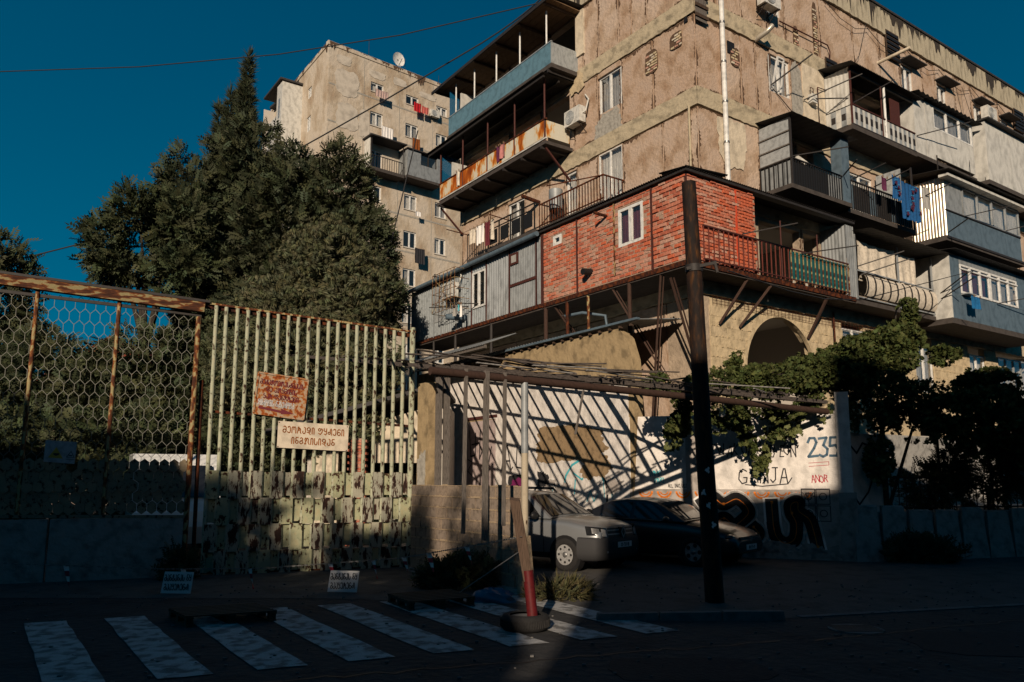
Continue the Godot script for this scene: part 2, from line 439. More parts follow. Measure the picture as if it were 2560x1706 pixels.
func window(parent: Node3D, F: Array, u0: float, u1: float, y0: float, y1: float, cols: int, cur := "curtain", fr := "white_frame", t := 0.055, w := -0.12, half := 1.0) -> void:
	var mb := MB.new()
	fb(mb, F, u0, y0, w, u1, y0 + t, w + 0.06); fb(mb, F, u0, y1 - t, w, u1, y1, w + 0.06)
	fb(mb, F, u0, y0 + t, w, u0 + t, y1 - t, w + 0.06); fb(mb, F, u1 - t, y0 + t, w, u1, y1 - t, w + 0.06)
	for i in range(1, cols):
		var c := lerpf(u0, u1, float(i) / cols)
		fb(mb, F, c - t * 0.7, y0 + t, w + 0.003, c + t * 0.7, y1 - t, w + 0.066)
	var o := part(parent, "window", mb, M[fr])
	var ww := (u1 - u0) / cols
	for i in cols:
		fbx(o, "pane", F, u0 + ww * i + t, y0 + t, w + 0.022, u0 + ww * (i + 1) - t, y1 - t, w + 0.03, M["glass"])
	if cur:
		part(o, "curtain", drape(F, u0 + 0.02, y0 + 0.02, lerpf(u0, u1, half) - 0.02, y1 - 0.02, w - 0.10, 0.12, 0.02), M[cur])

func facade(parent: Node3D, F: Array, y0: float, y1: float, cuts: Array, wins: Array, mats: Array) -> void:
	for i in cuts.size() - 1:
		var a: float = cuts[i] + rng.randf_range(0.016, 0.032)
		var b: float = cuts[i + 1] - rng.randf_range(0.016, 0.032)
		var w := rng.randf_range(-0.014, 0.012)
		var mb := MB.new()
		var us := [a]
		var here := []
		for q in wins:
			if q[0] >= a - 0.05 and q[1] <= b + 0.05:
				here.append(q)
		if here.is_empty():
			# a cast panel with a slightly chamfered, uneven edge
			fb(mb, F, a, y0 + 0.01, -0.25, b, y1 - rng.randf_range(0.03, 0.055), w)
		else:
			var at := a
			for q in here:
				if q[0] - at > 0.02:
					fb(mb, F, at, y0 + 0.01, -0.25, q[0], y1 - 0.02, w)
				if q[2] - y0 > 0.03:
					fb(mb, F, q[0], y0 + 0.01, -0.25, q[1], q[2], w)
				if y1 - q[3] > 0.04:
					fb(mb, F, q[0], q[3], -0.25, q[1], y1 - 0.02, w)
				at = q[1]
			if b - at > 0.02:
				fb(mb, F, at, y0 + 0.01, -0.25, b, y1 - 0.02, w)
		var po := part(parent, "wall_panel", mb, M[mats[rng.randi() % mats.size()]])
		if y1 - y0 < 3.0:
			var st := MB.new()
			ragged(st, F, Vector2(a, y0 + 0.02), Vector2(a, y1 - 0.06), Vector2(1, 0), 0.10, w + 0.003)
			ragged(st, F, Vector2(b, y0 + 0.02), Vector2(b, y1 - 0.06), Vector2(-1, 0), 0.09, w + 0.003)
			if here.is_empty():
				ragged(st, F, Vector2(a, y1 - 0.045), Vector2(b, y1 - 0.045), Vector2(0, -1), 0.13, w + 0.004)
				ragged(st, F, Vector2(a, y0 + 0.015), Vector2(b, y0 + 0.015), Vector2(0, 1), 0.09, w + 0.004)
			part(po, "dirt", st, M["grime"])

# a ragged line of dirt clinging to an edge, from a to b, reaching up to wd towards n
func ragged(mb: MB, F: Array, a: Vector2, b: Vector2, n: Vector2, wd: float, w: float) -> void:
	var k := maxi(6, int(a.distance_to(b) / 0.05))
	var ph := rng.randf() * 50.0
	var last := 0.0
	for i in k:
		var f := float(i) / k
		var g := float(i + 1) / k
		var nx := wd * pow(clampf(0.45 + 0.5 * sin(ph + g * k * 0.21) * sin(ph * 1.7 + g * k * 0.083) + rng.randf_range(-0.3, 0.3), 0.0, 1.0), 2.0)
		var p := a.lerp(b, f); var q := a.lerp(b, g)
		var c := [p, q, q + n * nx, p + n * last]
		last = nx
		var v := []
		for e in c:
			v.append(fp(F, e.x, e.y, w))
		var flip := ((v[1] - v[0]) as Vector3).cross(v[2] - v[0]).dot(F[2]) < 0.0
		if flip:
			mb.quad(v[3], v[2], v[1], v[0])
		else:
			mb.quad(v[0], v[1], v[2], v[3])

func bands(parent: Node3D, F: Array, y0: float, y1: float, u0: float, u1: float, w := 0.05, m := "band") -> void:
	var u := u0
	while u < u1 - 0.01:
		var e := minf(u + rng.randf_range(2.2, 3.4), u1)
		if u1 - e < 1.0:
			e = u1
		var lines := [[], [], [], []]
		var k := int((e - u) / 0.16) + 2
		for i in k:
			var uu := lerpf(u, e - 0.006, float(i) / (k - 1))
			var jt := rng.randf_range(-0.012, 0.012)
			var jb := rng.randf_range(-0.035, 0.012) if rng.randf() < 0.5 else 0.0
			lines[0].append(fp(F, uu, y1 + jt, -0.25)); lines[1].append(fp(F, uu, y1 + jt, w))
			lines[2].append(fp(F, uu, y0 + jb, w + rng.randf_range(-0.006, 0.004))); lines[3].append(fp(F, uu, y0 + jb, -0.25))
		var mb := MB.new()
		for i in k - 1:
			for r in 3:
				mb.quad(lines[r + 1][i], lines[r + 1][i + 1], lines[r][i + 1], lines[r][i])
		part(parent, "floor_band", mb, M[m])
		u = e

func blob(F: Array, cu: float, cy: float, ru: float, ry: float, w: float, th: float, k := 22, rag := 0.18) -> MB:
	var pts := []
	var p1 := rng.randf() * TAU; var p2 := rng.randf() * TAU; var p3 := rng.randf() * TAU
	k *= 2
	for i in k:
		var an := TAU * i / k
		var q := 1.0 + rag * (0.6 * sin(3.0 * an + p1) + 0.4 * sin(7.0 * an + p2) + 0.3 * sin(15.0 * an + p3) + rng.randf_range(-0.25, 0.25))
		var c := cos(an); var s := sin(an)
		var e := pow(pow(absf(c), 4.0) + pow(absf(s), 4.0), -0.25)
		pts.append(fp(F, cu + ru * c * e * q, cy + ry * s * e * q, w))
	return MB.new().poly(pts, F[2] * th)

func rubble_hole(parent: Node3D, F: Array, u: float, y: float, w: float, h: float, called := "broken_patch") -> void:
	var o := part(parent, called, blob(F, u, y, w * 0.5, h * 0.5, 0.014, 0.006, 24, 0.05), M["grime"])
	var k := 0
	var yy := y - h * 0.42
	while yy < y + h * 0.36:
		var uu := u - w * 0.42 + (k % 2) * 0.07
		while uu < u + w * 0.36:
			if rng.randf() < 0.8:
				fbx(o, "brick", F, uu, yy, 0.012, minf(uu + rng.randf_range(0.10, 0.16), u + w * 0.45), yy + rng.randf_range(0.045, 0.065), rng.randf_range(0.024, 0.045), M[["stone", "plaster_cream", "brick4", "stone_b"][rng.randi() % 4]])
			uu += 0.17
		yy += 0.085
		k += 1

func main_block() -> void:
	var b := thing("apartment_building", "weathered beige concrete panel apartment block covered with improvised balconies, brick room at its corner", "building", BF, V(0, 0, 0))
	var L := [V(0, 0, 0), V(0, 0, 1), V(-1, 0, 0)]
	var R := [V(0, 0, 0), V(1, 0, 0), V(0, 0, 1)]
	# rooms: real floors and a spine wall four metres in
	bx(b, "spine_wall", 4.0, 0, -12.9, 29.9, 18.78, -4.3, M["interior"])
	for y in [0.0, 3.3, 7.1, 9.85, 12.65, 15.5]:
		bx(b, "room_floor", 0.27, y, -12.9, 29.9, y + 0.15, -0.27, M["interior"])
	for x in [6.3, 10.1, 14.6, 21.0, 26.0]:
		bx(b, "party_wall", x, 0.0, -4.3, x + 0.12, 18.78, -0.27, M["interior"])
	for z in [-13.0, -4.95]:
		bx(b, "party_wall", 0.27, 0.0, z, 4.0, 18.78, z + 0.12, M["interior"])
	bx(b, "flat_roof", 0.02, 18.8, -12.95, 30, 19.0, -0.27, M["dark_roof"])
	bx(b, "rear_wall", 0.02, 0, -13.2, 30, 18.8, -12.96, M["panel_d"])
	bx(b, "side_wall", 30.0, 0, -13.2, 30.2, 18.8, 0, M["panel_d"])
	var pm := ["panel_a", "panel_b", "panel_c", "panel_a", "panel_b"]
	var ALW := [-13.0, -9.5, -7.2, -5.0, -4.2, -3.2, -2.6, -1.9, -0.004]
	facade(b, L, 15.95, 18.24, ALW, [[-12.1, -9.55, 16.0, 18.0], [-9.45, -7.25, 16.0, 18.0], [-7.15, -5.4, 16.0, 18.0]], pm)
	var w1 := [[-12.85, -9.55, 13.15, 15.3], [-9.45, -7.45, 13.15, 15.3], [-7.35, -5.75, 13.15, 15.3], [-4.23, -3.16, 13.9, 15.2]]
	facade(b, L, 13.1, 15.4, [-13.0, -9.5, -7.4, -5.5, -4.26, -3.12, -1.72, -0.004], w1, pm)
	var w2 := [[-9.57, -8.48, 10.3, 12.4], [-6.0, -5.4, 10.3, 12.45], [-4.24, -3.14, 10.9, 12.5]]
	facade(b, L, 10.25, 12.55, [-13.0, -10.9, -9.6, -8.44, -6.9, -6.05, -5.35, -4.28, -3.1, -1.35, -0.30, -0.004], w2, pm)
	facade(b, L, 7.5, 9.75, [-13.0, -9.5, -6.0, -3.0, -0.004], [], pm)
	facade(b, L, 0.0, 7.0, [-13.0, -9.0, -5.5, -2.9, -1.4, -0.004], [], ["panel_d", "panel_a"])
	for yy in [[15.4, 15.95], [12.55, 13.1], [9.75, 10.25], [7.0, 7.5]]:
		bands(b, L, yy[0], yy[1], -13.0, 0.046)
		bands(b, R, yy[0], yy[1], -0.046, 30.0)
	bands(b, L, 18.24, 19.2, -13.0, 0.076, 0.08, "parapet")
	bands(b, R, 18.24, 19.2, -0.076, 30.0, 0.08, "parapet")
	for F2 in [L, R]:  # soot running down from the roof edge
		var u0 := -13.0 if F2 == L else 0.0
		var u1 := 0.0 if F2 == L else 29.0
		while u0 < u1:
			var e := minf(u0 + rng.randf_range(0.3, 1.6), u1)
			var so := MB.new()
			ragged(so, F2, Vector2(u0, 19.18), Vector2(e, 19.18), Vector2(0, -1), rng.randf_range(0.2, 1.25), 0.092)
			part(b, "soot_streak", so, M["soot_dark"])
			u0 = e + (rng.randf_range(0.0, 0.8) if rng.randf() < 0.4 else 0.0)
	bx(b, "roof_edge", -0.12, 19.22, -13.0, 0.26, 19.30, 0.13, M["dark_roof"])
	bx(b, "roof_edge", 0.262, 19.22, -0.26, 30.1, 19.30, 0.13, M["dark_roof"])
	var wa := [[3.45, 4.1, 16.65, 17.8], [11.4, 12.2, 16.2, 17.5], [14.0, 14.75, 16.2, 17.5], [16.95, 17.65, 16.2, 17.45], [19.4, 20.1, 16.2, 17.45], [22.0, 22.7, 16.2, 17.45]]
	facade(b, R, 15.95, 18.24, [0.006, 0.95, 2.1, 3.42, 4.3, 6.2, 8.2, 9.9, 11.3, 12.9, 13.9, 15.4, 16.8, 18.1, 19.3, 20.8, 21.9, 23.4, 26, 28, 30], wa, pm)
	var wb := [[3.42, 4.45, 13.98, 15.25], [6.4, 8.05, 13.15, 15.3], [8.15, 9.95, 13.15, 15.3]]
	facade(b, R, 13.1, 15.4, [0.006, 1.25, 2.0, 2.72, 3.38, 4.5, 6.2, 8.1, 10, 12, 14, 16, 18, 20, 22, 24, 27, 30], wb, pm)
	var wc := [[1.2, 1.66, 11.36, 12.16], [2.8, 4.55, 10.3, 12.5], [4.65, 5.5, 10.3, 12.5], [6.7, 8.9, 10.7, 12.3], [12.0, 17.0, 11.0, 12.3]]
	facade(b, R, 10.25, 12.55, [0.006, 1.15, 2.72, 4.6, 6.5, 9.2, 11.5, 17.4, 20, 23, 26, 30], wc, pm)
	var wd := [[1.42, 2.12, 7.56, 9.5], [2.5, 4.5, 7.55, 9.6], [4.7, 5.55, 7.55, 9.6]]
	facade(b, R, 7.5, 9.75, [0.006, 1.36, 2.3, 4.6, 7.0, 10.0, 13.0, 17.0, 20.0, 25.0, 30.0], wd, ["panel_a", "panel_d"])
	window(b, L, -4.23, -3.16, 13.9, 15.2, 2, "curtain_grey")
	window(b, L, -4.24, -3.14, 10.9, 12.5, 2, "curtain", "white_frame", 0.03, -0.05)
	window(b, L, -6.0, -5.4, 10.3, 12.45, 1, "curtain", "white_frame", 0.08)
	window(b, L, -9.57, -8.48, 10.3, 12.4, 2, "curtain_grey", "white_frame", 0.06, -0.12, 0.5)
	window(b, R, 3.45, 4.1, 16.65, 17.8, 2, "curtain_grey")
	for q in [[11.4, 12.2], [14.0, 14.75], [16.95, 17.65], [19.4, 20.1], [22.0, 22.7]]:
		window(b, R, q[0], q[1], 16.2, 17.45, 2, "curtain_grey", "white_frame", 0.06)
		fbx(b, "window_awning", R, q[0] - 0.1, 17.56, -0.1, q[1] + 0.35, 17.60, 0.42, M["dark_roof"])
	window(b, R, 3.42, 4.45, 13.98, 15.25, 2, "curtain_grey", "white_frame", 0.07)
	part(b, "tilted_sash", MB.new().bar(V(3.5, 14.05, 0.0), V(3.62, 15.1, 0.16), 0.05, 0.05).bar(V(3.92, 14.05, 0.0), V(3.92, 15.1, 0.16), 0.05, 0.05).bar(V(3.6, 15.1, 0.16), V(3.94, 15.1, 0.16), 0.05, 0.05), M["white_frame"])
	window(b, R, 1.2, 1.66, 11.36, 12.16, 2, "", "white_frame", 0.05)
	window(b, R, 6.7, 8.9, 10.7, 12.3, 3, "curtain")
	window(b, R, 12.0, 17.0, 11.0, 12.3, 5, "curtain")
	var dr := fbx(b, "door", R, 1.42, 7.56, -0.12, 2.12, 9.5, -0.06, M["oxide"])
	fbx(dr, "door_panel", R, 1.5, 7.7, -0.06, 2.04, 8.5, -0.045, M["wood_brown"])
	# plaster repairs and broken places
	part(b, "plaster_patch", blob(R, 1.45, 11.75, 0.62, 0.75, 0.014, 0.012, 30, 0.12), M["plaster_cream"])
	part(b, "plaster_patch", blob(R, 4.75, 14.3, 0.28, 1.0, 0.014, 0.012, 26, 0.10), M["plaster_grey"])
	fbx(b, "plaster_panel", R, 5.05, 13.0, 0.0, 6.22, 15.42, 0.065, M["plaster_cream"])
	fbx(b, "plaster_panel", L, -5.32, 16.45, 0.0, -4.9, 18.1, 0.07, M["plaster_cream"])
	part(b, "plaster_patch", blob(L, -3.75, 13.4, 0.62, 0.42, 0.016, 0.012, 30, 0.16), M["plaster_grey"])
	part(b, "plaster_patch", blob(L, -5.3, 15.5, 0.35, 0.35, 0.055, 0.012, 24, 0.2), M["stone_b"])
	rubble_hole(b, L, -1.75, 14.65, 0.55, 0.75)
	rubble_hole(b, L, -0.72, 14.85, 0.5, 0.5)
	rubble_hole(b, R, 1.72, 14.55, 0.42, 0.62)
	fbx(b, "old_vent", R, 1.4, 14.6, 0.0, 1.72, 14.98, 0.024, M["black"])
	rubble_hole(b, R, 4.85, 16.2, 0.28, 0.9)
	rubble_hole(b, R, 5.95, 16.9, 0.25, 2.0)
	rubble_hole(b, R, 1.2, 17.2, 0.2, 1.0)
	part(b, "hole", blob(L, -0.3, 15.3, 0.07, 0.08, 0.02, 0.01, 10), M["black"])
	for q in [[6.35, 15.55, 0.7, 0.5], [10.3, 17.9, 0.9, 0.55], [20.6, 17.8, 1.0, 0.5]]:  # clusters of dark meter boards
		var o := fbx(b, "board", R, q[0], q[1] - q[3], 0.06, q[0] + q[2], q[1] + q[3], 0.09, M["wood_dark"])
		for i in 6:
			fbx(o, "slat", R, q[0] + 0.02, q[1] - q[3] + i * q[3] / 3.0, 0.09, q[0] + q[2] - 0.05 * (i % 3), q[1] - q[3] + i * q[3] / 3.0 + 0.1, 0.13, M["black"])
	# a board of planks hanging round the corner edge
	var cb := fbx(b, "board", R, -0.05, 15.1, 0.09, 0.42, 16.4, 0.11, M["wood_grey"])
	for i in 4:
		fbx(cb, "slat", R, -0.08, 15.2 + i * 0.32, 0.11, 0.46, 15.3 + i * 0.32, 0.15, M["wood_dark"])
	tb(b, "corner_conduit", [V(-0.04, 10.3, -0.28), V(-0.04, 12.6, -0.28)], 0.035, M["band"])
	# stone ground floor with an arched opening
	var cy := 4.1
	var k := 0
	fbx(b, "stone_backing", R, 0.2, 3.4, -0.25, 1.66, 6.98, -0.04, M["stone_b"])
	fbx(b, "stone_backing", R, 5.05, 3.4, -0.25, 6.55, 6.98, -0.04, M["stone_b"])
	fbx(b, "stone_backing", R, 1.66, 6.74, -0.25, 5.05, 6.98, -0.04, M["stone_b"])
	for q in [[7.85, 11.0], [12.2, 14.9], [16.2, 17.2]]:
		fbx(b, "stone_backing", R, q[0], 3.4, -0.25, q[1], 6.98, -0.04, M["stone_b"])
	fbx(b, "stone_backing", R, 6.55, 3.4, -0.25, 7.85, 5.2, -0.04, M["stone_b"])
	while cy < 6.7:
		var u := 0.22 - (k % 2) * 0.2
		while u < 17.1:
			var e := u + rng.randf_range(0.55, 0.95)
			var segs := [[maxf(u, 0.22), e]]
			for h in [[6.55, 7.85, 5.2, 6.8], [11.0, 12.2, 4.9, 6.7], [14.9, 16.2, 4.6, 6.7]]:
				if cy + 0.2 > h[2] and cy < h[3] - 0.05:
					var nx := []
					for s in segs:
						if s[1] <= h[0] or s[0] >= h[1]:
							nx.append(s)
						else:
							if h[0] - s[0] > 0.08: nx.append([s[0], h[0]])
							if s[1] - h[1] > 0.08: nx.append([h[1], s[1]])
					segs = nx
			for s in segs:
				var w := rng.randf_range(0.0, 0.012)
				var y1 := cy + 0.286
				var hb := 1.68 * sqrt(maxf(0.0, 1.0 - pow((cy - 5.0) / 1.74, 2.0))) if absf(cy - 5.0) < 1.74 else 0.0
				var ht := 1.68 * sqrt(maxf(0.0, 1.0 - pow((y1 - 5.0) / 1.74, 2.0))) if absf(y1 - 5.0) < 1.74 else 0.0
				var a0: float = s[0]; var b0: float = s[1]; var a1: float = s[0]; var b1: float = s[1]
				var mid := (a0 + b0) * 0.5
				if mid < 3.36:
					b0 = minf(b0, 3.36 - hb); b1 = minf(b1, 3.36 - ht)
				else:
					a0 = maxf(a0, 3.36 + hb); a1 = maxf(a1, 3.36 + ht)
				if b0 - a0 < 0.04 or b1 - a1 < 0.04:
					continue
				var mb := MB.new()
				mb.hexa([fp(R, a0, cy, w), fp(R, b0 - 0.005, cy, w), fp(R, b0 - 0.005, cy, -0.25), fp(R, a0, cy, -0.25), fp(R, a1, y1, w), fp(R, b1 - 0.005, y1, w), fp(R, b1 - 0.005, y1, -0.25), fp(R, a1, y1, -0.25)])
				for i in 5:  # knobbly joints left by the mason
					var uu := rng.randf_range(a0, b0 - 0.1)
					fb(mb, R, uu, cy + rng.randf_range(0.0, 0.03), w, uu + rng.randf_range(0.02, 0.06), cy + rng.randf_range(0.04, 0.06), w + rng.randf_range(0.01, 0.025))
				part(b, "stone_block", mb, M["stone" if rng.randf() < 0.65 else "stone_b"])
			u = e
		cy += 0.29
		k += 1
	var inn := []; var outr := []; var deep := []
	for i in 41:
		var an := PI * i / 40.0
		inn.append(V(3.36 - 1.66 * cos(an), 4.98 + 1.74 * sin(an), 0.022)); outr.append(V(3.36 - 1.80 * cos(an), 4.98 + 1.88 * sin(an), 0.020))
		deep.append(V(3.36 - 1.66 * cos(an), 4.98 + 1.74 * sin(an), -0.1))
	part(b, "arch_ring", MB.new().grid([outr, inn]), M["stone"])
	part(b, "arch_lining", MB.new().grid([inn, deep]), M["stone_b"])
	window(b, R, 6.55, 7.85, 5.2, 6.8, 2, "curtain_grey")
	window(b, R, 11.0, 12.2, 4.9, 6.7, 2, "curtain_grey")
	window(b, R, 14.9, 16.2, 4.6, 6.7, 2, "curtain")
	window(b, R, 17.4, 21.5, 4.4, 6.8, 6, "", "grey_sheet", 0.05)
	fbx(b, "base_wall", R, 0.2, 0.0, -0.25, 29.9, 3.4, 0.0, M["dark_concrete"])
	fbx(b, "base_wall", R, 21.5, 3.4, -0.25, 29.9, 6.98, 0.0, M["panel_d"])
	var mesh := MB.new()  # bare reinforcing mesh above the arch
	for i in 60:
		var u := 0.3 + i * 0.17
		mesh.tube([fp(R, u, 6.72, 0.06), fp(R, u + rng.randf_range(-0.03, 0.03), 6.99, 0.07)], 0.006, 4)
	for i in 3:
		mesh.tube([fp(R, 0.3, 6.76 + i * 0.09, 0.065), fp(R, 5.0, 6.75 + i * 0.09, 0.07), fp(R, 10.4, 6.77 + i * 0.09, 0.06)], 0.006, 4)
	part(b, "reinforcing_mesh", mesh, M["rusty"])
	tb(b, "standpipe", [V(5.95, 4.2, 0.1), V(5.95, 7.2, 0.1)], 0.03, M["rusty"])
	var dp := thing("drainpipe", "tall white plastic drainpipe running down the concrete facade", "pipe", BF, V(1.07, 9.9, 0.12))
	tb(dp, "pipe", [V(1.07, 9.9, 0.12), V(1.07, 19.0, 0.12)], 0.075, M["white_frame"], 10)
	for i in 6:
		part(dp, "bracket", MB.new().tube([V(1.07, 11.6 + i * 1.25, 0.12), V(1.07, 11.66 + i * 1.25, 0.12)], 0.09, 10), M["steel"])

# ---- balconies on the left facade (plane x = 0, out towards -x)
func rail_bars(parent: Node3D, a: Vector3, b: Vector3, h: float, pitch: float, m: Material, r := 0.012, called := "bar") -> void:
	var k := int(a.distance_to(b) / pitch)
	var shared := MB.new().box(-r, 0, -r, r, h, r).mesh()
	for i in k + 1:
		piece(parent, called, shared, m, a.lerp(b, float(i) / k))

func ac_unit(label: String, frame: Transform3D, at: Vector3, along: Vector3, out: Vector3, group := "air conditioners on the facades") -> void:
	var t := thing("air_conditioner", label, "air conditioner", frame, at, group)
	var F := [at, along, out]
	fbx(t, "case", F, -0.40, 0, 0.12, 0.40, 0.56, 0.40, M["ac_white"])
	var pts := []
	var grille := part(t, "fan_grille", MB.new().tube([fp(F, -0.1, 0.28, 0.40), fp(F, -0.1, 0.28, 0.415)], 0.235, 20), M["grey_sheet_b"])
	for i in 4:
		pts = []
		for j in 25:
			var an := TAU * j / 24.0
			pts.append(fp(F, -0.1 + cos(an) * 0.055 * (i + 1), 0.28 + sin(an) * 0.055 * (i + 1), 0.42))
		part(grille, "ring", MB.new().tube(pts, 0.006, 4), M["ac_white"])
	for u in [-0.3, 0.3]:
		part(t, "bracket", MB.new().bar(fp(F, u, -0.02, 0.0), fp(F, u, -0.02, 0.42), 0.03, 0.03).bar(fp(F, u, -0.3, 0.0), fp(F, u, -0.02, 0.35), 0.02, 0.02), M["dark_metal"])
	tb(t, "hose", [fp(F, 0.38, 0.3, 0.25), fp(F, 0.5, 0.35, 0.2), fp(F, 0.5, 0.8, 0.06), fp(F, 0.3, 1.05, 0.03)], 0.03, M["ac_white"], 6)

func cloth(called: String, label: String, frame: Transform3D, F: Array, u0: float, y0: float, u1: float, y1: float, m: Material, group := "") -> Node3D:
	var t := thing(called, label, "laundry", frame, fp(F, (u0 + u1) * 0.5, y0, 0), group)
	part(t, "cloth", drape(F, u0, y0, u1, y1, 0.0, 0.22, 0.03, 0.03), m)
	for u in [lerpf(u0, u1, 0.15), lerpf(u0, u1, 0.85)]:
		fbx(t, "peg", F, u, y1 - 0.05, 0.02, u + 0.02, y1 + 0.03, 0.05, M["wood_brown"])
	return t

func cmat(key: String, r: float, g: float, b: float, rough := 0.92) -> StandardMaterial3D:
	return mat(key, Color(r, g, b), rough, "blot", V(1.5, 1.0, 1.5))

func left_balconies() -> void:
	# top: blue sheet parapet under a dark corrugated roof
	var t := thing("balcony", "long balcony with blue sheet metal parapet, white posts and dark corrugated roof", "balcony", BF, V(-0.6, 15.8, -8.7))
	var zs := [-12.2, -11.2, -10.25, -8.7, -8.2, -7.15, -6.6, -5.3]
	for i in 7:
		bx(t, "parapet_panel", -1.18, 15.9, zs[i] + 0.006, -1.155, 16.66, zs[i + 1] - 0.006, M["blue_sheet"])
	bx(t, "end_panel", -1.18, 15.9, -5.3, 0.0, 16.66, -5.275, M["galvanised"])
	bx(t, "end_panel", -1.15, 15.9, -12.225, 0.0, 16.66, -12.2, M["blue_sheet"])
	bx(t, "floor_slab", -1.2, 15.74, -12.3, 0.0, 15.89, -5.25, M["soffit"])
	for i in 8:
		bx(t, "joist", -1.2, 15.62, -12.0 + i * 0.93, 0.0, 15.735, -11.92 + i * 0.93, M["dark_metal"])
	bx(t, "top_rail", -1.20, 16.664, -12.22, -1.13, 16.70, -5.26, M["galvanised"])
	for z in [-11.67, -10.25, -8.69, -7.16, -5.58]:
		tb(t, "post", [V(-1.14, 16.7, z), V(-1.14, 17.95, z)], 0.032, M["white_frame"])
	part(t, "roof", MB.new().corr(V(-1.5, 18.12, -13.1), V(0, 0, 8.2), V(1.55, 0.08, 0), 0.09, 0.016), M["dark_roof"])
	bx(t, "roof_fascia", -1.52, 17.98, -13.1, -1.47, 18.10, -4.95, M["dark_metal"])
	for i in 6:
		br(t, "rafter", V(-1.45, 17.98, -12.8 + i * 1.5), V(0, 18.0, -12.8 + i * 1.5), 0.07, 0.09, M["wood_dark"])
	for i in 5:
		bx(t, "ceiling_board", -1.42 + i * 0.285, 18.05, -13.0, -1.15 + i * 0.285, 18.075, -5.05, M["wood_brown"])
	bx(t, "side_glass", -1.16, 16.72, -12.16, -0.1, 17.85, -12.14, M["blue_glass"])
	bx(t, "store_door", -0.95, 15.9, -11.66, -0.10, 17.6, -11.6, M["white_sheet"])
	# below it: rusty enamel panels
	t = thing("balcony", "long balcony with rust-stained white enamel panels below the blue one", "balcony", BF, V(-0.6, 13.2, -9.3))
	zs = [-12.95, -11.13, -9.31, -7.52, -5.68]
	for i in 4:
		bx(t, "parapet_panel", -1.15, 13.42, zs[i] + 0.05, -1.12, 14.02, zs[i + 1] - 0.05, M["orange_rust" if i < 2 else "orange_rust_b"])
	bx(t, "end_panel", -1.1, 13.42, -5.69, -0.1, 14.02, -5.665, M["orange_rust_b"])
	bx(t, "top_rail", -1.17, 14.04, -13.0, -1.10, 14.09, -5.62, M["rusty"])
	bx(t, "bottom_rail", -1.17, 13.34, -13.0, -1.10, 13.39, -5.62, M["white_sheet"])
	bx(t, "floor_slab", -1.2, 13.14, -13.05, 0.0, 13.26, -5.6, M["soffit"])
	for i in 7:
		bx(t, "joist", -1.2, 13.04, -12.8 + i * 1.15, 0.0, 13.135, -12.72 + i * 1.15, M["dark_metal"])
	for z in [-12.91, -11.13, -9.31, -7.52, -5.74]:
		tb(t, "post", [V(-1.12, 13.26, z), V(-1.12, 15.52, z)], 0.035, M["oxide"])
	part(t, "roof", MB.new().corr(V(-1.45, 15.56, -13.75), V(0, 0, 8.35), V(1.45, 0.02, 0), 0.09, 0.016), M["dark_roof"])
	for x in [-1.35, -0.7]:
		bx(t, "roof_beam", x, 15.44, -13.6, x + 0.06, 15.53, -5.5, M["dark_metal"])
	bx(t, "side_glass", -1.1, 13.3, -12.98, -0.15, 15.4, -12.955, M["blue_glass"])
	bx(t, "store_door", -0.9, 13.3, -12.4, -0.1, 14.9, -12.34, M["white_sheet"])
	br(t, "brace", V(-1.1, 13.05, -5.72), V(-0.02, 12.1, -5.72), 0.06, 0.06, M["oxide"])
	br(t, "brace", V(-1.1, 13.05, -12.9), V(-0.02, 12.1, -12.9), 0.06, 0.06, M["oxide"])
	var O := [V(-1.2, 0, 0), V(0, 0, 1), V(-1, 0, 0)]
	cloth("towel", "pink towel hanging over the rusty balcony rail", BF, O, -8.35, 13.55, -8.05, 14.1, cmat("pink", 0.50, 0.20, 0.19))
	cloth("towel", "dark purple towel hanging over the rusty balcony rail", BF, O, -8.6, 13.5, -8.38, 14.1, cmat("plum", 0.10, 0.02, 0.06))
	cloth("shirt", "white shirt hanging over the far end of the rusty balcony rail", BF, O, -11.5, 13.5, -11.2, 14.12, M["cloth_cream"])
	ac_unit("white air conditioner with a curved hose beside the rusty balcony", BF, V(-0.02, 13.85, -5.15), V(0, 0, 1), V(-1, 0, 0))
	# open iron railing balcony
	t = thing("balcony", "small open balcony with plain rusty iron bars above the corrugated roof edge", "balcony", BF, V(-0.45, 10.3, -4.7))
	bx(t, "floor_slab", -0.92, 10.33, -6.37, 0.0, 10.44, -3.05, M["soffit"])
	bx(t, "top_rail", -0.92, 11.24, -6.37, -0.88, 11.28, -3.05, M["rusty"])
	bx(t, "top_rail", -0.879, 11.24, -3.09, 0.0, 11.28, -3.05, M["rusty"])
	bx(t, "bottom_rail", -0.92, 10.5, -6.37, -0.88, 10.53, -3.05, M["rusty"])
	rail_bars(t, V(-0.9, 10.44, -6.35), V(-0.9, 10.44, -3.07), 0.8, 0.137, M["rusty"])
	rail_bars(t, V(-0.75, 10.44, -3.07), V(-0.1, 10.44, -3.07), 0.8, 0.13, M["rusty"])
	br(t, "brace", V(-0.9, 11.25, -3.07), V(-1.7, 11.3, -4.9), 0.03, 0.03, M["rusty"])
	t = thing("water_tank", "small grey metal tank on the open iron balcony", "tank", BF, V(-0.5, 10.45, -5.95))
	tb(t, "tank", [V(-0.5, 11.05, -5.95), V(-0.5, 11.75, -5.95)], 0.24, M["grey_sheet"], 14)
	for z in [-6.12, -5.78]:
		bx(t, "leg", -0.62, 10.45, z - 0.02, -0.38, 11.05, z + 0.02, M["dark_metal"])
	t = thing("stovepipe", "rusty stovepipe stub jutting from the wall below the rusty balcony", "pipe", BF, V(0, 11.95, -7.6))
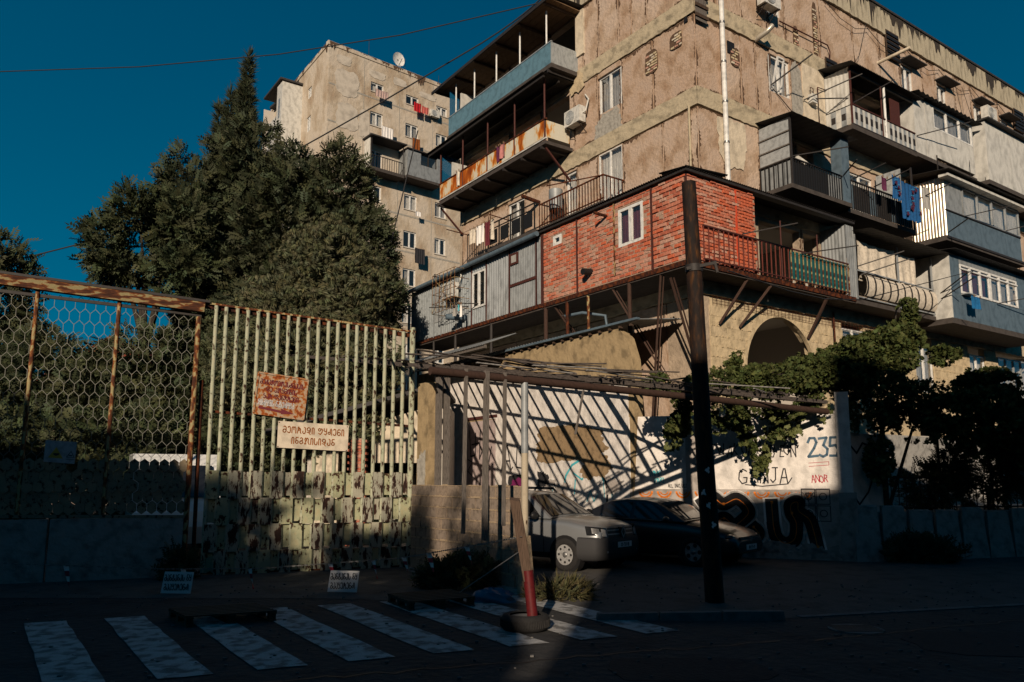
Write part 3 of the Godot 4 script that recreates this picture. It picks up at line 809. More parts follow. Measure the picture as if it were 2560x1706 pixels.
	tb(t, "pipe", [V(0.0, 11.9, -7.55), V(-0.75, 12.0, -7.6)], 0.07, M["rusty"], 10)
	# black balcony and its neighbour
	t = thing("balcony", "small black balcony with solid black infill panels beside the white door", "balcony", BF, V(-0.45, 10.4, -8.1))
	bx(t, "floor_slab", -0.92, 10.36, -9.6, 0.0, 10.48, -6.62, M["soffit"])
	bx(t, "top_rail", -0.92, 11.40, -9.6, -0.88, 11.44, -6.62, M["black"])
	bx(t, "middle_rail", -0.92, 11.2, -9.6, -0.88, 11.23, -6.62, M["black"])
	for i in 5:
		bx(t, "post", -0.92, 10.48, -9.6 + i * 0.735, -0.88, 11.4, -9.56 + i * 0.735, M["black"])
		if i < 4:
			bx(t, "infill_panel", -0.91, 10.62, -9.48 + i * 0.735, -0.89, 11.15, -8.98 + i * 0.735, M["black"])
	bx(t, "end_rail", -0.879, 11.40, -6.66, 0.0, 11.44, -6.62, M["black"])
	t = thing("balcony", "narrow dark balcony hung with washing at the far end of the facade", "balcony", BF, V(-0.45, 10.3, -10.4))
	bx(t, "floor_slab", -0.92, 10.3, -11.1, 0.0, 10.42, -9.75, M["soffit"])
	bx(t, "top_rail", -0.92, 11.42, -11.1, -0.88, 11.46, -9.75, M["black"])
	rail_bars(t, V(-0.9, 10.42, -11.08), V(-0.9, 10.42, -9.77), 1.0, 0.12, M["black"])
	var N := [V(-1.0, 0, 0), V(0, 0, 1), V(-1, 0, 0)]
	var i := 0
	for q in [[-10.75, -10.35, 10.95, "cloth_cream", "cream pillowcase on the washing line of the narrow dark balcony"], [-10.25, -9.75, 10.8, "paint_white", "white shirt on the washing line of the narrow dark balcony"], [-9.7, -9.35, 10.6, "plum2", "dark red towel on the washing line of the narrow dark balcony"], [-9.3, -9.05, 10.75, "cloth_cream", "white rag pegged beside the black infill panels"]]:
		if q[3] == "plum2":
			cmat("plum2", 0.12, 0.02, 0.03)
		cloth("washing", q[4], BF, N, q[0], q[2], q[1], 11.55, M[q[3]], "washing on the left facade")
	t = thing("washing_line", "thin washing line on brackets along the small balconies", "line", BF, V(-1.0, 11.5, -9.9))
	tb(t, "line", [V(-1.0, 11.56, -11.3), V(-1.0, 11.54, -10), V(-1.0, 11.56, -8.9)], 0.008, M["cable"], 4)
	br(t, "bracket", V(-0.02, 11.5, -11.3), V(-1.7, 11.6, -11.35), 0.03, 0.03, M["rusty"])
	br(t, "bracket", V(-0.02, 11.5, -8.9), V(-1.3, 11.58, -8.9), 0.03, 0.03, M["rusty"])

func extension_room() -> void:
	# brick room wrapped round the corner at first-floor level, and the corrugated room behind it
	var t := thing("brick_extension", "red brick room on steel props wrapped round the corner of the block", "extension", BF, V(-0.7, 7.4, -2.2))
	var L := [V(-1.5, 0, 0), V(0, 0, 1), V(-1, 0, 0)]
	var R := [V(0, 0, 0.85), V(1, 0, 0), V(0, 0, 1)]
	# mortar backing with the window openings left out
	var back := MB.new()
	for q in [[-5.35, 7.55, -4.84, 9.88], [-4.84, 7.55, -4.39, 9.28], [-4.84, 9.64, -4.39, 9.88], [-4.39, 7.55, -1.78, 9.88], [-1.78, 7.55, -0.75, 8.46], [-1.78, 9.62, -0.75, 9.88], [-0.75, 7.55, 0.845, 9.88]]:
		fb(back, L, q[0], q[1], -0.14, q[2], q[3], -0.004)
	fb(back, R, -1.36, 7.55, -0.14, 1.26, 9.88, -0.012)
	part(t, "mortar", back, M["brick_mortar"])
	var shapes := []
	for s in 4:
		var d := 0.004 * s
		shapes.append(MB.new().hexa_brick(0.235 - d * 2, 0.078 - d * 0.6, 0.06))
	var spots := []
	for f in 2:
		var rowh := 0.116 if f == 0 else 0.0885
		var F: Array = L if f == 0 else R
		var ua := -5.33 if f == 0 else -1.49
		var ub := 0.83 if f == 0 else 1.24
		for r in (20 if f == 0 else 26):
			var y := 7.575 + r * rowh
			var u := ua - (0.127 if r % 2 else 0.0)
			while u < ub - 0.02:
				var a := maxf(u, ua)
				var e := minf(u + 0.242, ub)
				var c := (a + e) * 0.5
				u += 0.254
				if e - a < 0.07:
					continue
				if f == 0 and ((c > -1.88 and c < -0.65 and y > 8.40 and y < 9.63) or (c > -4.92 and c < -4.31 and y > 9.23 and y < 9.65)):
					continue
				var up := f == 1 or c > -0.35
				spots.append([F, c, y, (e - a) / 0.235, f, up, rowh / 0.0885])
	# the nearest 300 bricks are single pieces, the rest one mass
	spots.sort_custom(func(p, q): return (p[1] if p[4] == 0 else 1.2 - absf(p[1])) + p[2] * 0.02 > (q[1] if q[4] == 0 else 1.2 - absf(q[1])) + q[2] * 0.02)
	var rest := [MB.new(), MB.new(), MB.new(), MB.new(), MB.new(), MB.new()]
	for i in spots.size():
		var q: Array = spots[i]
		var F: Array = q[0]
		var mi := rng.randi() % 6
		if q[4] == 1 and q[1] > 0.46:
			mi = 5 if rng.randf() < 0.7 else 0
		var out: float = rng.randf_range(-0.012, 0.012) + (rng.randf_range(0.0, 0.03) if q[5] else 0.0)
		var rz := rng.randf_range(-0.02, 0.02) * (2.2 if q[5] else 1.0)
		var at := fp(F, q[1], q[2] + 0.042 * q[6], -0.022 + out)
		var sh: MB = shapes[rng.randi() % 4]
		if i < 300:
			var bm: Material = M["brick%d" % mi]
			var bas := Basis(F[1], Vector3.UP, F[2]).orthonormalized() * Basis(Vector3(0, 0, 1), rz)
			var o := MeshInstance3D.new()
			o.name = "brick"
			o.mesh = sh_mesh(sh)
			o.material_override = bm
			t.add_child(o, true)
			o.transform = Transform3D(bas.scaled_local(V(q[3], q[6], 1)), at - base)
		else:
			var bas2 := Basis(F[1], Vector3.UP, F[2]).orthonormalized() * Basis(Vector3(0, 0, 1), rz)
			bas2 = bas2.scaled_local(V(q[3], q[6], 1))
			var mm: MB = rest[mi]
			for k in sh.v.size():
				mm.v.append(bas2 * sh.v[k] + at)
				mm.n.append((bas2 * sh.n[k]).normalized())
	for i in 6:
		if rest[i].v.size():
			var o := part(t, "brickwork", rest[i], M["brick%d" % i])
			o.set_meta("kind", "stuff")
	for i in 26:  # mortar smeared over the bricks
		var su := rng.randf_range(-5.2, 0.6)
		var sy := rng.randf_range(7.7, 9.7)
		if (su > -2.1 and su < -0.5 and sy > 8.2) or (su < -4.2 and sy > 9.0):
			continue
		part(t, "mortar_smear", blob(L, su, sy, rng.randf_range(0.06, 0.22), rng.randf_range(0.03, 0.1), 0.012, 0.008, 16, 0.45), M["brick_mortar"])
	window(t, L, -1.76, -0.77, 8.48, 9.60, 2, "curtain_red", "white_frame", 0.085, -0.05)
	window(t, L, -4.82, -4.41, 9.30, 9.62, 1, "", "white_frame", 0.09, -0.05)
	for q in [[-3.62, "oxide"], [-0.42, "oxide"], [-5.36, "oxide"]]:
		fbx(t, "wall_stanchion", L, q[0] - 0.03, 7.5, -0.01, q[0] + 0.03, 9.88, 0.035, M[q[1]])
	fbx(t, "wall_stanchion", L, -1.95, 7.7, -0.01, -1.91, 9.86, 0.035, M["post_rust"])
	fbx(t, "wall_stanchion", R, 0.40, 7.6, -0.01, 0.45, 9.8, 0.04, M["red_paint"])
	fbx(t, "corner_angle", L, 0.80, 7.5, -0.01, 0.87, 9.9, 0.02, M["oxide"])
	fbx(t, "sill_beam", L, -5.4, 7.40, -0.16, 0.87, 7.53, 0.03, M["rusty"])
	fbx(t, "sill_beam", R, -1.47, 7.40, -0.16, 6.0, 7.53, 0.033, M["rusty"])
	bx(t, "floor_slab", -1.49, 7.36, -5.4, 0.0, 7.5, 0.84, M["soffit"])
	bx(t, "floor_slab", 0.0, 7.36, 0.06, 6.05, 7.5, 0.84, M["soffit"])
	part(t, "roof", MB.new().corr(V(-1.68, 9.97, -5.5), V(0, 0, 6.5), V(1.68, 0.12, 0), 0.09, 0.018), M["dark_roof"])
	part(t, "roof", MB.new().corr(V(-1.68, 9.96, 1.0), V(7.7, 0, 0), V(0, 0.12, -0.98), 0.09, 0.018), M["dark_roof"])
	fbx(t, "roof_fascia", L, -5.5, 9.88, -0.1, 0.95, 9.95, 0.12, M["dark_metal"])
	fbx(t, "roof_fascia", R, -1.6, 9.87, -0.1, 6.0, 9.94, 0.12, M["dark_metal"])
	tb(t, "vent_stub", [V(-1.48, 8.05, -3.0), V(-1.82, 8.02, -3.0)], 0.10, M["black"], 12)
	tb(t, "flue_pipe", [V(-1.48, 9.57, -2.26), V(-1.95, 9.6, -2.3)], 0.045, M["rusty"], 8)
	# open gallery behind railings on the right facade
	t = thing("gallery", "open gallery with rusty red railing, partly backed by green sheets", "balcony", BF, V(3.4, 7.5, 0.5))
	fbx(t, "top_rail", R, -1.0, 8.50, 0.05, 5.6, 8.54, 0.09, M["oxide"])
	fbx(t, "bottom_rail", R, -1.0, 7.60, 0.05, 5.6, 7.63, 0.09, M["oxide"])
	rail_bars(t, V(-0.98, 7.54, 0.92), V(2.6, 7.54, 0.92), 0.97, 0.19, mat("red_rail", Color(0.17, 0.045, 0.032), 0.8, "blot", V(4, 1, 4)))
	rail_bars(t, V(2.72, 7.54, 0.92), V(5.6, 7.54, 0.92), 0.97, 0.19, M["post_rust"])
	mat("green_sheet", Color(0.012, 0.10, 0.105), 0.6, "blot", V(1, 0.5, 1))
	for i in 14:
		fbx(t, "sheet", R, 2.75 + i * 0.2, 7.64, 0.0 + 0.012 * (i % 2), 2.948 + i * 0.2, 8.48, 0.02 + 0.012 * (i % 2), M["green_sheet"])
	for q in [[0.42, 8.5], [2.35, 9.3], [4.1, 9.2]]:
		tb(t, "post", [fp(R, q[0], 7.5, 0.02), fp(R, q[0], q[1], 0.02)], 0.022, M["oxide"], 6)
	for q in [[0.55, 8.55, 1.9, 0.9], [3.2, 8.45, 4.9, 0.85]]:
		br(t, "line_bracket", fp(R, q[0], q[1], 0.1), fp(R, q[2], q[1] + 0.35, q[3]), 0.03, 0.03, M["dark_metal"])
	part(t, "partition", MB.new().corr(V(5.62, 7.52, 0.02), V(0, 0, 0.83), V(0, 2.3, 0), 0.12, 0.012), M["grey_sheet_b"])
	part(t, "partition", MB.new().corr(V(5.62, 7.52, 0.87), V(0.42, 0, 0), V(0, 2.3, 0), 0.1, 0.012), M["grey_sheet"])
	# corrugated metal room
	t = thing("metal_extension", "long grey corrugated metal room on props joined to the brick one", "extension", BF, V(-0.7, 7.4, -10))
	var cs := [[-14.5, -12.6, 7.56, 9.7, "galvanised", 0.15], [-12.58, -12.0, 8.1, 9.72, "grey_sheet", 0.10], [-12.58, -12.0, 7.56, 8.08, "galvanised", 0.15], [-11.98, -10.9, 7.56, 9.74, "galvanised", 0.15], [-10.88, -9.75, 7.56, 9.75, "galvanised", 0.15], [-9.73, -8.75, 7.56, 8.1, "galvanised", 0.15], [-9.73, -8.75, 9.5, 9.76, "galvanised", 0.15], [-8.73, -7.3, 7.56, 9.78, "grey_sheet_b", 0.15], [-7.25, -5.75, 8.55, 9.8, "grey_sheet", 0.10], [-7.25, -5.75, 7.56, 8.42, "grey_sheet", 0.10], [-5.7, -5.45, 7.56, 9.8, "grey_sheet", 0.10]]
	for q in cs:
		part(t, "wall_sheet", MB.new().corr(V(-1.5, q[2], q[0]), V(0, 0, q[1] - q[0]), V(0, q[3] - q[2], 0), q[5], q[5] * 0.16), M[q[4]])
	window(t, L, -9.7, -8.78, 8.12, 9.48, 2, "", "white_frame", 0.07, -0.02)
	for z in [-14.5, -12.59, -11.99, -10.89, -9.74, -8.74, -7.28, -5.73, -5.42]:
		fbx(t, "frame_post", L, z - 0.02, 7.5, 0.012, z + 0.02, 9.82, 0.04, M["oxide" if z > -10 else "grey_sheet"])
	fbx(t, "frame_rail", L, -7.25, 8.44, 0.0, -5.75, 8.53, 0.035, M["oxide"])
	var sm := fbx(t, "small_window", L, -7.2, 9.2, 0.01, -6.75, 9.6, 0.05, M["oxide"])
	fbx(sm, "pane", L, -7.12, 9.27, 0.05, -6.83, 9.52, 0.055, M["curtain_grey"])
	fbx(t, "sill_beam", L, -14.6, 7.42, -0.14, -5.41, 7.54, 0.03, M["rusty"])
	bx(t, "floor_slab", -1.48, 7.36, -14.5, 0.0, 7.5, -5.41, M["soffit"])
	bx(t, "end_wall", -1.5, 7.5, -14.56, 0.0, 9.75, -14.52, M["grey_sheet"])
	part(t, "roof", MB.new().corr(V(-1.7, 9.80, -14.9), V(0, 0, 9.3), V(1.7, 0.28, 0), 0.09, 0.018), M["dark_roof"])
	tb(t, "gutter", [V(-1.72, 9.70, -14.95), V(-1.72, 9.84, -5.4)], 0.085, M["blue_grey"], 10)
	tb(t, "downspout", [V(-1.72, 9.7, -14.9), V(-1.65, 9.4, -14.75), V(-1.55, 9.2, -14.7), V(-1.55, 7.2, -14.7)], 0.06, M["galvanised"], 8)
	tb(t, "vent_pipe", [V(-1.48, 7.9, -10.2), V(-2.2, 7.9, -10.45)], 0.11, M["blue_grey"], 12)
	tb(t, "line_arm", [V(-1.5, 8.3, -10.0), V(-2.5, 8.35, -11.2)], 0.02, M["dark_metal"], 6)
	tb(t, "line_arm", [V(-1.5, 8.25, -9.2), V(-2.4, 8.3, -9.9)], 0.02, M["dark_metal"], 6)
	ac_unit("white air conditioner inside a wire cage on the corrugated wall", BF, V(-1.52, 8.75, -10.9), V(0, 0, 1), V(-1, 0, 0))
	var cg := thing("wire_cage", "pale wire cage round an air conditioner on the corrugated wall", "cage", BF, V(-1.8, 8.2, -10.7))
	for i in 7:
		tb(cg, "bar", [V(-2.15, 8.2, -11.6 + i * 0.28), V(-2.15, 9.7, -11.6 + i * 0.28)], 0.012, M["post_rust"], 5)
	for i in 5:
		tb(cg, "bar", [V(-1.52, 8.2 + i * 0.375, -11.6), V(-2.15, 8.2 + i * 0.375, -11.6), V(-2.15, 8.2 + i * 0.375, -9.92), V(-1.52, 8.2 + i * 0.375, -9.92)], 0.012, M["post_rust"], 5)
	for q in [[8.2, 9.7], [9.7, 8.2]]:
		tb(cg, "brace", [V(-2.16, q[0], -11.6), V(-2.16, q[1], -9.92)], 0.01, M["post_rust"], 5)
	var N := [V(-2.1, 0, 0), V(0, 0, 1), V(-1, 0, 0)]
	cloth("rag", "grey rag hanging below the window of the corrugated room", BF, N, -10.1, 7.85, -9.8, 8.25, M["curtain_grey"])
	cloth("rag", "teal rag hanging below the window of the corrugated room", BF, N, -9.75, 8.0, -9.62, 8.3, M["paint_teal"])
	cloth("rag", "white rag hanging below the window of the corrugated room", BF, N, -9.58, 7.75, -9.45, 8.25, M["paint_white"])
	# steel props under both rooms
	t = thing("steel_props", "rusty steel posts and braces holding up the overhanging rooms", "frame", BF, V(-1.4, 0, -5))
	for q in [[-14.0, "dark_metal", 0.05], [-12.7, "dark_metal", 0.05], [-11.0, "dark_metal", 0.06], [-8.5, "dark_metal", 0.06], [-5.3, "rust_dark", 0.07], [-4.2, "rusty", 0.055], [-3.2, "post_rust", 0.045], [-1.42, "rust_dark", 0.06]]:
		tb(t, "post", [V(-1.45, 0, q[0]), V(-1.45, 7.42, q[0])], q[2], M[q[1]], 8)
	for q in [[V(-1.45, 7.4, -2.15), V(-0.1, 3.6, -0.55)], [V(-1.45, 7.4, -0.2), V(-0.7, 2.2, -1.55)], [V(-1.45, 7.2, 0.15), V(-0.05, 3.9, 0.06)], [V(-1.45, 7.4, -4.9), V(-0.05, 5.6, -4.6)]]:
		part(t, "brace", MB.new().bar(q[0], q[1], 0.05, 0.05), M["rust_dark"])
		part(t, "brace", MB.new().bar(q[0] + V(0.06, 0, 0.06), q[1] + V(0.06, 0, 0.06), 0.03, 0.03), M["rust_dark"])
	for q in [[0.9, 0.55], [1.95, 1.4], [4.6, 4.6]]:
		br(t, "brace", V(q[0], 7.38, 0.8), V(q[1], 6.2, 0.06), 0.07, 0.07, M["rust_dark"])
	tb(t, "drain_pipe", [V(-1.0, 7.1, -5.0), V(-1.0, 7.05, -4.0), V(-0.6, 6.9, -3.4), V(-0.6, 5.8, -3.2)], 0.05, M["blue_grey"], 8)

var sh_cache := {}
func sh_mesh(m: MB) -> ArrayMesh:
	if not sh_cache.has(m):
		sh_cache[m] = m.mesh()
	return sh_cache[m]

# ---- balconies on the right facade (plane z = 0, out towards +z)
func line_arms(t: Node3D, list: Array) -> void:
	for q in list:
		br(t, "line_arm", q[0], q[1], 0.03, 0.03, M["dark_metal"])

func right_balconies() -> void:
	var W := [V(0, 0, 0), V(1, 0, 0), V(0, 0, 1)]
	var z := 1.13
	# dark balcony with a sheeted side
	var t := thing("balcony", "dark balcony with black iron bars and a translucent sheet side wall", "balcony", BF, V(4.0, 10.3, 0.5))
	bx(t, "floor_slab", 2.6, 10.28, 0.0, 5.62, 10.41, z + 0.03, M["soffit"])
	mat("film", Color(0.34, 0.36, 0.37), 0.4, "blot", V(0.8, 0.8, 0.8))
	for i in 3:
		bx(t, "side_sheet", 2.70, 11.24 + i * 0.42, 0.02, 2.715, 11.64 + i * 0.42, z - 0.02, M["film"])
		bx(t, "batten", 2.66, 11.21 + i * 0.42, 0.0, 2.70, 11.245 + i * 0.42, z, M["wood_grey"])
	for i in 4:
		bx(t, "side_panel", 2.70, 10.45, 0.03 + i * 0.275, 2.715, 11.15, 0.28 + i * 0.275, M["grey_sheet"])
	rail_bars(t, V(2.67, 10.41, 0.05), V(2.67, 10.41, z), 0.78, 0.14, M["black"])
	bx(t, "top_rail", 2.64, 11.19, 0.0, 2.70, 11.22, z + 0.03, M["dark_metal"])
	bx(t, "top_rail", 2.705, 11.19, z - 0.02, 5.2, 11.22, z + 0.03, M["dark_metal"])
	rail_bars(t, V(2.75, 10.41, z), V(5.15, 10.41, z), 0.78, 0.12, M["black"])
	for i in 7:
		bx(t, "front_panel", 2.76 + i * 0.345, 10.45, z - 0.045, 3.095 + i * 0.345, 11.12, z - 0.03, M["black" if i < 5 else "grey_sheet"])
	br(t, "post", V(2.68, 10.4, z), V(2.68, 12.5, z), 0.05, 0.05, M["dark_metal"])
	bx(t, "sheet_pillar", 5.22, 10.4, z - 0.35, 5.62, 12.5, z + 0.01, M["blue_grey"])
	part(t, "roof", MB.new().corr(V(2.5, 12.5, 1.35), V(3.4, 0, 0), V(0, 0.14, -1.35), 0.3, 0.006), M["dark_roof"])
	var sh := part(t, "satellite_bowl", MB.new().tube([V(3.6, 11.35, 0.85), V(3.62, 11.42, 0.92)], 0.28, 16), M["white_sheet"])
	line_arms(t, [[V(2.7, 11.25, 1.15), V(4.2, 11.6, 2.0)], [V(5.3, 11.25, 1.1), V(4.6, 11.3, 2.0)]])
	# laundry balcony
	t = thing("balcony", "dark barred balcony loaded with drying laundry under the checked one", "balcony", BF, V(7.7, 10.3, 0.5))
	z = 0.97
	bx(t, "floor_slab", 5.64, 10.2, 0.0, 9.7, 10.34, z + 0.03, M["soffit"])
	rail_bars(t, V(5.8, 10.34, z), V(9.6, 10.34, z), 0.95, 0.125, M["black"])
	for i in 9:
		bx(t, "front_panel", 5.72 + i * 0.43, 10.4, z - 0.05, 6.13 + i * 0.43, 11.2, z - 0.03, M["dark_metal" if i % 3 else "blue_grey"])
	bx(t, "top_rail", 5.64, 11.28, z - 0.02, 9.7, 11.32, z + 0.03, M["dark_metal"])
	br(t, "post", V(9.66, 10.3, z), V(9.66, 12.6, z), 0.05, 0.05, M["dark_metal"])
	bx(t, "side_sheet", 8.95, 11.3, 0.1, 8.97, 12.4, z, M["film"])
	line_arms(t, [[V(6.0, 11.35, 1.0), V(6.0, 11.5, 2.1)], [V(7.2, 11.35, 1.0), V(7.2, 11.55, 2.2)], [V(9.6, 11.35, 1.0), V(9.6, 11.6, 2.3)]])
	mat("blanket", Color(0.012, 0.085, 0.24), 0.95, "blot", V(2, 2, 2), "rough", 0.5)
	var D := [V(0, 0, 1.45), V(1, 0, 0), V(0, 0, 1)]
	var c := cloth("blanket", "bright blue floral blanket hanging from the dark barred balcony, wide piece", BF, D, 8.05, 10.35, 9.2, 11.62, M["blanket"])
	blanket_print(c, D, 8.05, 9.2, 10.35, 11.6, 9)
	c = cloth("blanket", "bright blue floral blanket hanging from the dark barred balcony, narrow piece", BF, D, 7.5, 10.9, 7.98, 11.7, M["blanket"])
	blanket_print(c, D, 7.5, 7.98, 10.9, 11.65, 3)
	cloth("rag", "dark red rag drying beside the blue blanket", BF, D, 6.85, 11.05, 7.2, 11.5, cmat("plum", 0.10, 0.02, 0.06))
	cloth("towel", "grey towel drying between the blue blanket and the silver sheets", BF, D, 9.3, 10.95, 9.85, 11.75, M["curtain_grey"])
	# silver corrugated side, blue front
	t = thing("balcony", "glazed balcony with shiny corrugated side and blue sheet front", "balcony", BF, V(14.2, 10.2, 0.6))
	z = 1.25
	part(t, "side_sheet", MB.new().corr(V(11.3, 10.42, 0.06), V(0, 0, z - 0.06), V(0, 2.15, 0), 0.11, 0.022), M["silver"])
	for i in 4:
		bx(t, "front_panel", 11.32 + i * 1.45, 10.42, z - 0.03, 12.76 + i * 1.45, 11.32, z, M["blue_grey"])
	bx(t, "floor_slab", 11.2, 10.22, 0.0, 17.3, 10.4, z + 0.02, M["soffit"])
	bx(t, "sill", 11.3, 11.33, z - 0.06, 17.1, 11.37, z + 0.04, M["dark_metal"])
	bx(t, "blind_panel", 11.33, 11.38, z - 0.04, 12.55, 12.45, z - 0.01, M["grey_sheet"])
	window(t, [V(0, 0, z + 0.08), V(1, 0, 0), V(0, 0, 1)], 12.6, 17.1, 11.38, 12.46, 4, "curtain", "grey_sheet", 0.05)
	part(t, "roof", MB.new().corr(V(10.8, 12.62, 1.7), V(6.9, 0, 0), V(0, 0.2, -1.7), 0.09, 0.016), M["dark_roof"])
	bx(t, "eaves_board", 11.0, 12.46, z - 0.02, 17.4, 12.56, z + 0.3, M["white_sheet"])
	bx(t, "end_sheet", 17.1, 10.4, 0.0, 17.13, 12.5, z, M["white_sheet"])
	bx(t, "base_angle", 11.2, 10.3, z + 0.021, 17.2, 10.38, z + 0.06, M["dark_metal"])
	line_arms(t, [[V(11.3, 10.5, 1.28), V(10.6, 10.6, 2.3)], [V(12.6, 11.35, 1.3), V(14.5, 11.9, 2.2)], [V(15.8, 11.4, 1.3), V(17.4, 11.9, 2.4)]])
	# checked parapet
	t = thing("balcony", "balcony with white and grey checked parapet under a corrugated roof", "balcony", BF, V(8.2, 13.2, 0.5))
	z = 0.97
	bx(t, "floor_slab", 6.2, 13.1, 0.0, 10.12, 13.26, z + 0.03, M["soffit"])
	part(t, "side_sheet", MB.new().corr(V(6.25, 13.96, 0.05), V(0, 0, z - 0.08), V(0, 1.3, 0), 0.14, 0.008), M["white_sheet"])
	for i in 5:
		bx(t, "side_panel", 6.24, 13.3, 0.04 + i * 0.185, 6.255, 13.92, 0.22 + i * 0.185, M["white_sheet" if i % 2 == 0 else "grey_sheet_b"])
		bx(t, "check", 6.232, 13.5, 0.06 + i * 0.185, 6.24, 13.72, 0.20 + i * 0.185, M["dark_metal" if i % 2 else "white_sheet"])
	for i in 13:
		var u := 6.28 + i * 0.295
		bx(t, "front_panel", u, 13.3, z - 0.02, u + 0.145, 13.93, z, M["white_sheet"])
		bx(t, "front_panel", u + 0.147, 13.3, z - 0.024, u + 0.293, 13.93, z - 0.004, M["grey_sheet_b"])
		bx(t, "check", u + 0.15, 13.5, z - 0.002, u + 0.29, 13.74, z + 0.006, M["dark_metal"])
	bx(t, "top_rail", 6.22, 13.94, z - 0.03, 10.12, 13.98, z + 0.03, M["oxide"])
	bx(t, "bottom_rail", 6.22, 13.26, z - 0.02, 10.12, 13.3, z + 0.035, M["dark_metal"])
	tb(t, "post", [V(8.05, 13.3, z), V(8.05, 15.15, z)], 0.03, M["oxide"], 6)
	tb(t, "post", [V(8.25, 13.3, z), V(8.25, 15.12, z)], 0.045, M["white_frame"], 8)
	br(t, "post", V(6.25, 13.3, z), V(6.25, 15.25, z), 0.05, 0.05, M["oxide"])
	part(t, "roof", MB.new().corr(V(5.9, 15.22, 1.25), V(4.5, 0, 0), V(0, 0.22, -1.25), 0.09, 0.018), M["dark_roof"])
	bx(t, "roof_beam", 6.2, 15.1, z - 0.04, 10.1, 15.17, z + 0.03, M["dark_metal"])
	bx(t, "rug", 8.7, 13.6, z - 0.08, 9.3, 14.9, z - 0.05, M["oxide"])
	line_arms(t, [[V(5.0, 14.1, 0.08), V(5.9, 14.6, 1.6)], [V(5.2, 14.2, 0.08), V(6.3, 14.2, 0.9)], [V(6.3, 14.0, 1.0), V(8.0, 15.1, 1.5)]])
	# white glazed balconies
	t = thing("balcony", "white boxed-in balcony with three sliding panes and drooping dark roof", "balcony", BF, V(12.4, 13.3, 0.5))
	bx(t, "side_wall", 10.16, 13.3, 0.0, 10.22, 15.35, z, M["white_sheet"])
	bx(t, "corner_post", 10.22, 13.3, z - 0.06, 10.9, 15.4, z, M["white_sheet"])
	bx(t, "corner_post", 10.92, 13.3, z - 0.06, 11.5, 15.42, z + 0.012, M["white_sheet"])
	for i in 2:
		bx(t, "front_panel", 11.52 + i * 1.44, 13.45, z - 0.04, 12.95 + i * 1.44, 14.55, z, M["white_sheet"])
	window(t, [V(0, 0, z + 0.06), V(1, 0, 0), V(0, 0, 1)], 11.52, 14.4, 14.56, 15.42, 3, "curtain_grey", "white_frame", 0.06)
	bx(t, "floor_slab", 10.1, 13.15, 0.0, 14.5, 13.3, z + 0.02, M["soffit"])
	bx(t, "side_wall", 14.4, 13.3, 0.0, 14.45, 15.4, z, M["white_sheet"])
	part(t, "roof", MB.new().corr(V(10.0, 15.46, 1.25), V(4.8, 0.0, 0), V(0, 0.22, -1.25), 0.3, 0.03), M["dark_roof"])
	line_arms(t, [[V(10.2, 13.9, 1.0), V(12.2, 14.6, 1.9)], [V(11.5, 13.5, 1.0), V(11.5, 12.6, 1.0)]])
	t = thing("balcony", "plain white boxed-in balcony without windows near the end of the facade", "balcony", BF, V(17.5, 13.2, 0.6))
	bx(t, "side_wall", 15.0, 13.3, 0.0, 15.05, 15.7, 1.2, M["white_sheet"])
	for i in 3:
		bx(t, "front_panel", 15.06 + i * 1.9, 13.3, 1.15, 16.94 + i * 1.9, 15.7, 1.2, M["white_sheet"])
	bx(t, "floor_slab", 14.9, 13.12, 0.0, 20.9, 13.29, 1.25, M["soffit"])
	bx(t, "roof", 14.9, 15.72, 0.0, 20.9, 15.78, 1.4, M["dark_roof"])
	# curtain balcony
	t = thing("balcony", "balcony screened by cream cloths with a striped roll along its rail", "balcony", BF, V(8.5, 7.4, 0.45))
	z = 0.85
	bx(t, "floor_slab", 6.08, 7.36, 0.0, 10.85, 7.5, z + 0.02, M["soffit"])
	for x in [6.12, 8.6, 10.78]:
		br(t, "post", V(x, 7.5, z), V(x, 9.6, z), 0.05, 0.05, M["grey_sheet_b"])
	for y in [7.56, 8.42]:
		bx(t, "rail", 6.1, y, z - 0.02, 10.82, y + 0.04, z + 0.025, M["grey_sheet_b"])
	var E := [V(0, 0, z - 0.02), V(1, 0, 0), V(0, 0, 1)]
	part(t, "cloth_screen", drape(E, 6.3, 8.46, 8.45, 9.45, 0.0, 0.55, 0.035, 0.05), M["cloth_cream"])
	part(t, "cloth_screen", drape(E, 8.62, 8.3, 9.75, 9.42, 0.0, 0.4, 0.03, 0.05), M["cloth_cream"])
	for i in 10:  # the striped roll, one length per stripe
		var x0 := 6.4 + i * 0.432
		var rows := []
		for a in 9:
			var an := -1.35 + a * 0.5
			rows.append([V(x0, 8.0 + 0.36 * sin(an), z + 0.03 + 0.15 * cos(an)), V(x0 + 0.432, 8.0 + 0.36 * sin(an), z + 0.03 + 0.15 * cos(an))])
		var roll := part(t, "roll", MB.new().grid(rows), M["cloth_cream"])
		rows = []
		for a in 9:
			var an := -1.35 + a * 0.5
			rows.append([V(x0 + 0.02, 8.0 + 0.368 * sin(an), z + 0.03 + 0.158 * cos(an)), V(x0 + 0.11, 8.0 + 0.368 * sin(an), z + 0.03 + 0.158 * cos(an))])
		part(roll, "stripe", MB.new().grid(rows), M["dark_metal"])
	part(t, "roof", MB.new().corr(V(6.0, 9.62, 1.5), V(5.2, 0, 0), V(0, 0.18, -1.5), 0.3, 0.008), M["dark_roof"])
	line_arms(t, [[V(6.15, 8.55, 0.9), V(6.9, 8.9, 2.0)], [V(6.3, 8.3, 0.9), V(7.2, 8.7, 2.0)]])
	# grey glazed box
	t = thing("balcony", "grey sheet metal balcony box with white sashes and dark red curtains", "balcony", BF, V(14.0, 7.3, 0.7))
	z = 1.4
	bx(t, "side_wall", 10.92, 7.4, 0.0, 10.97, 9.68, z, M["white_sheet"])
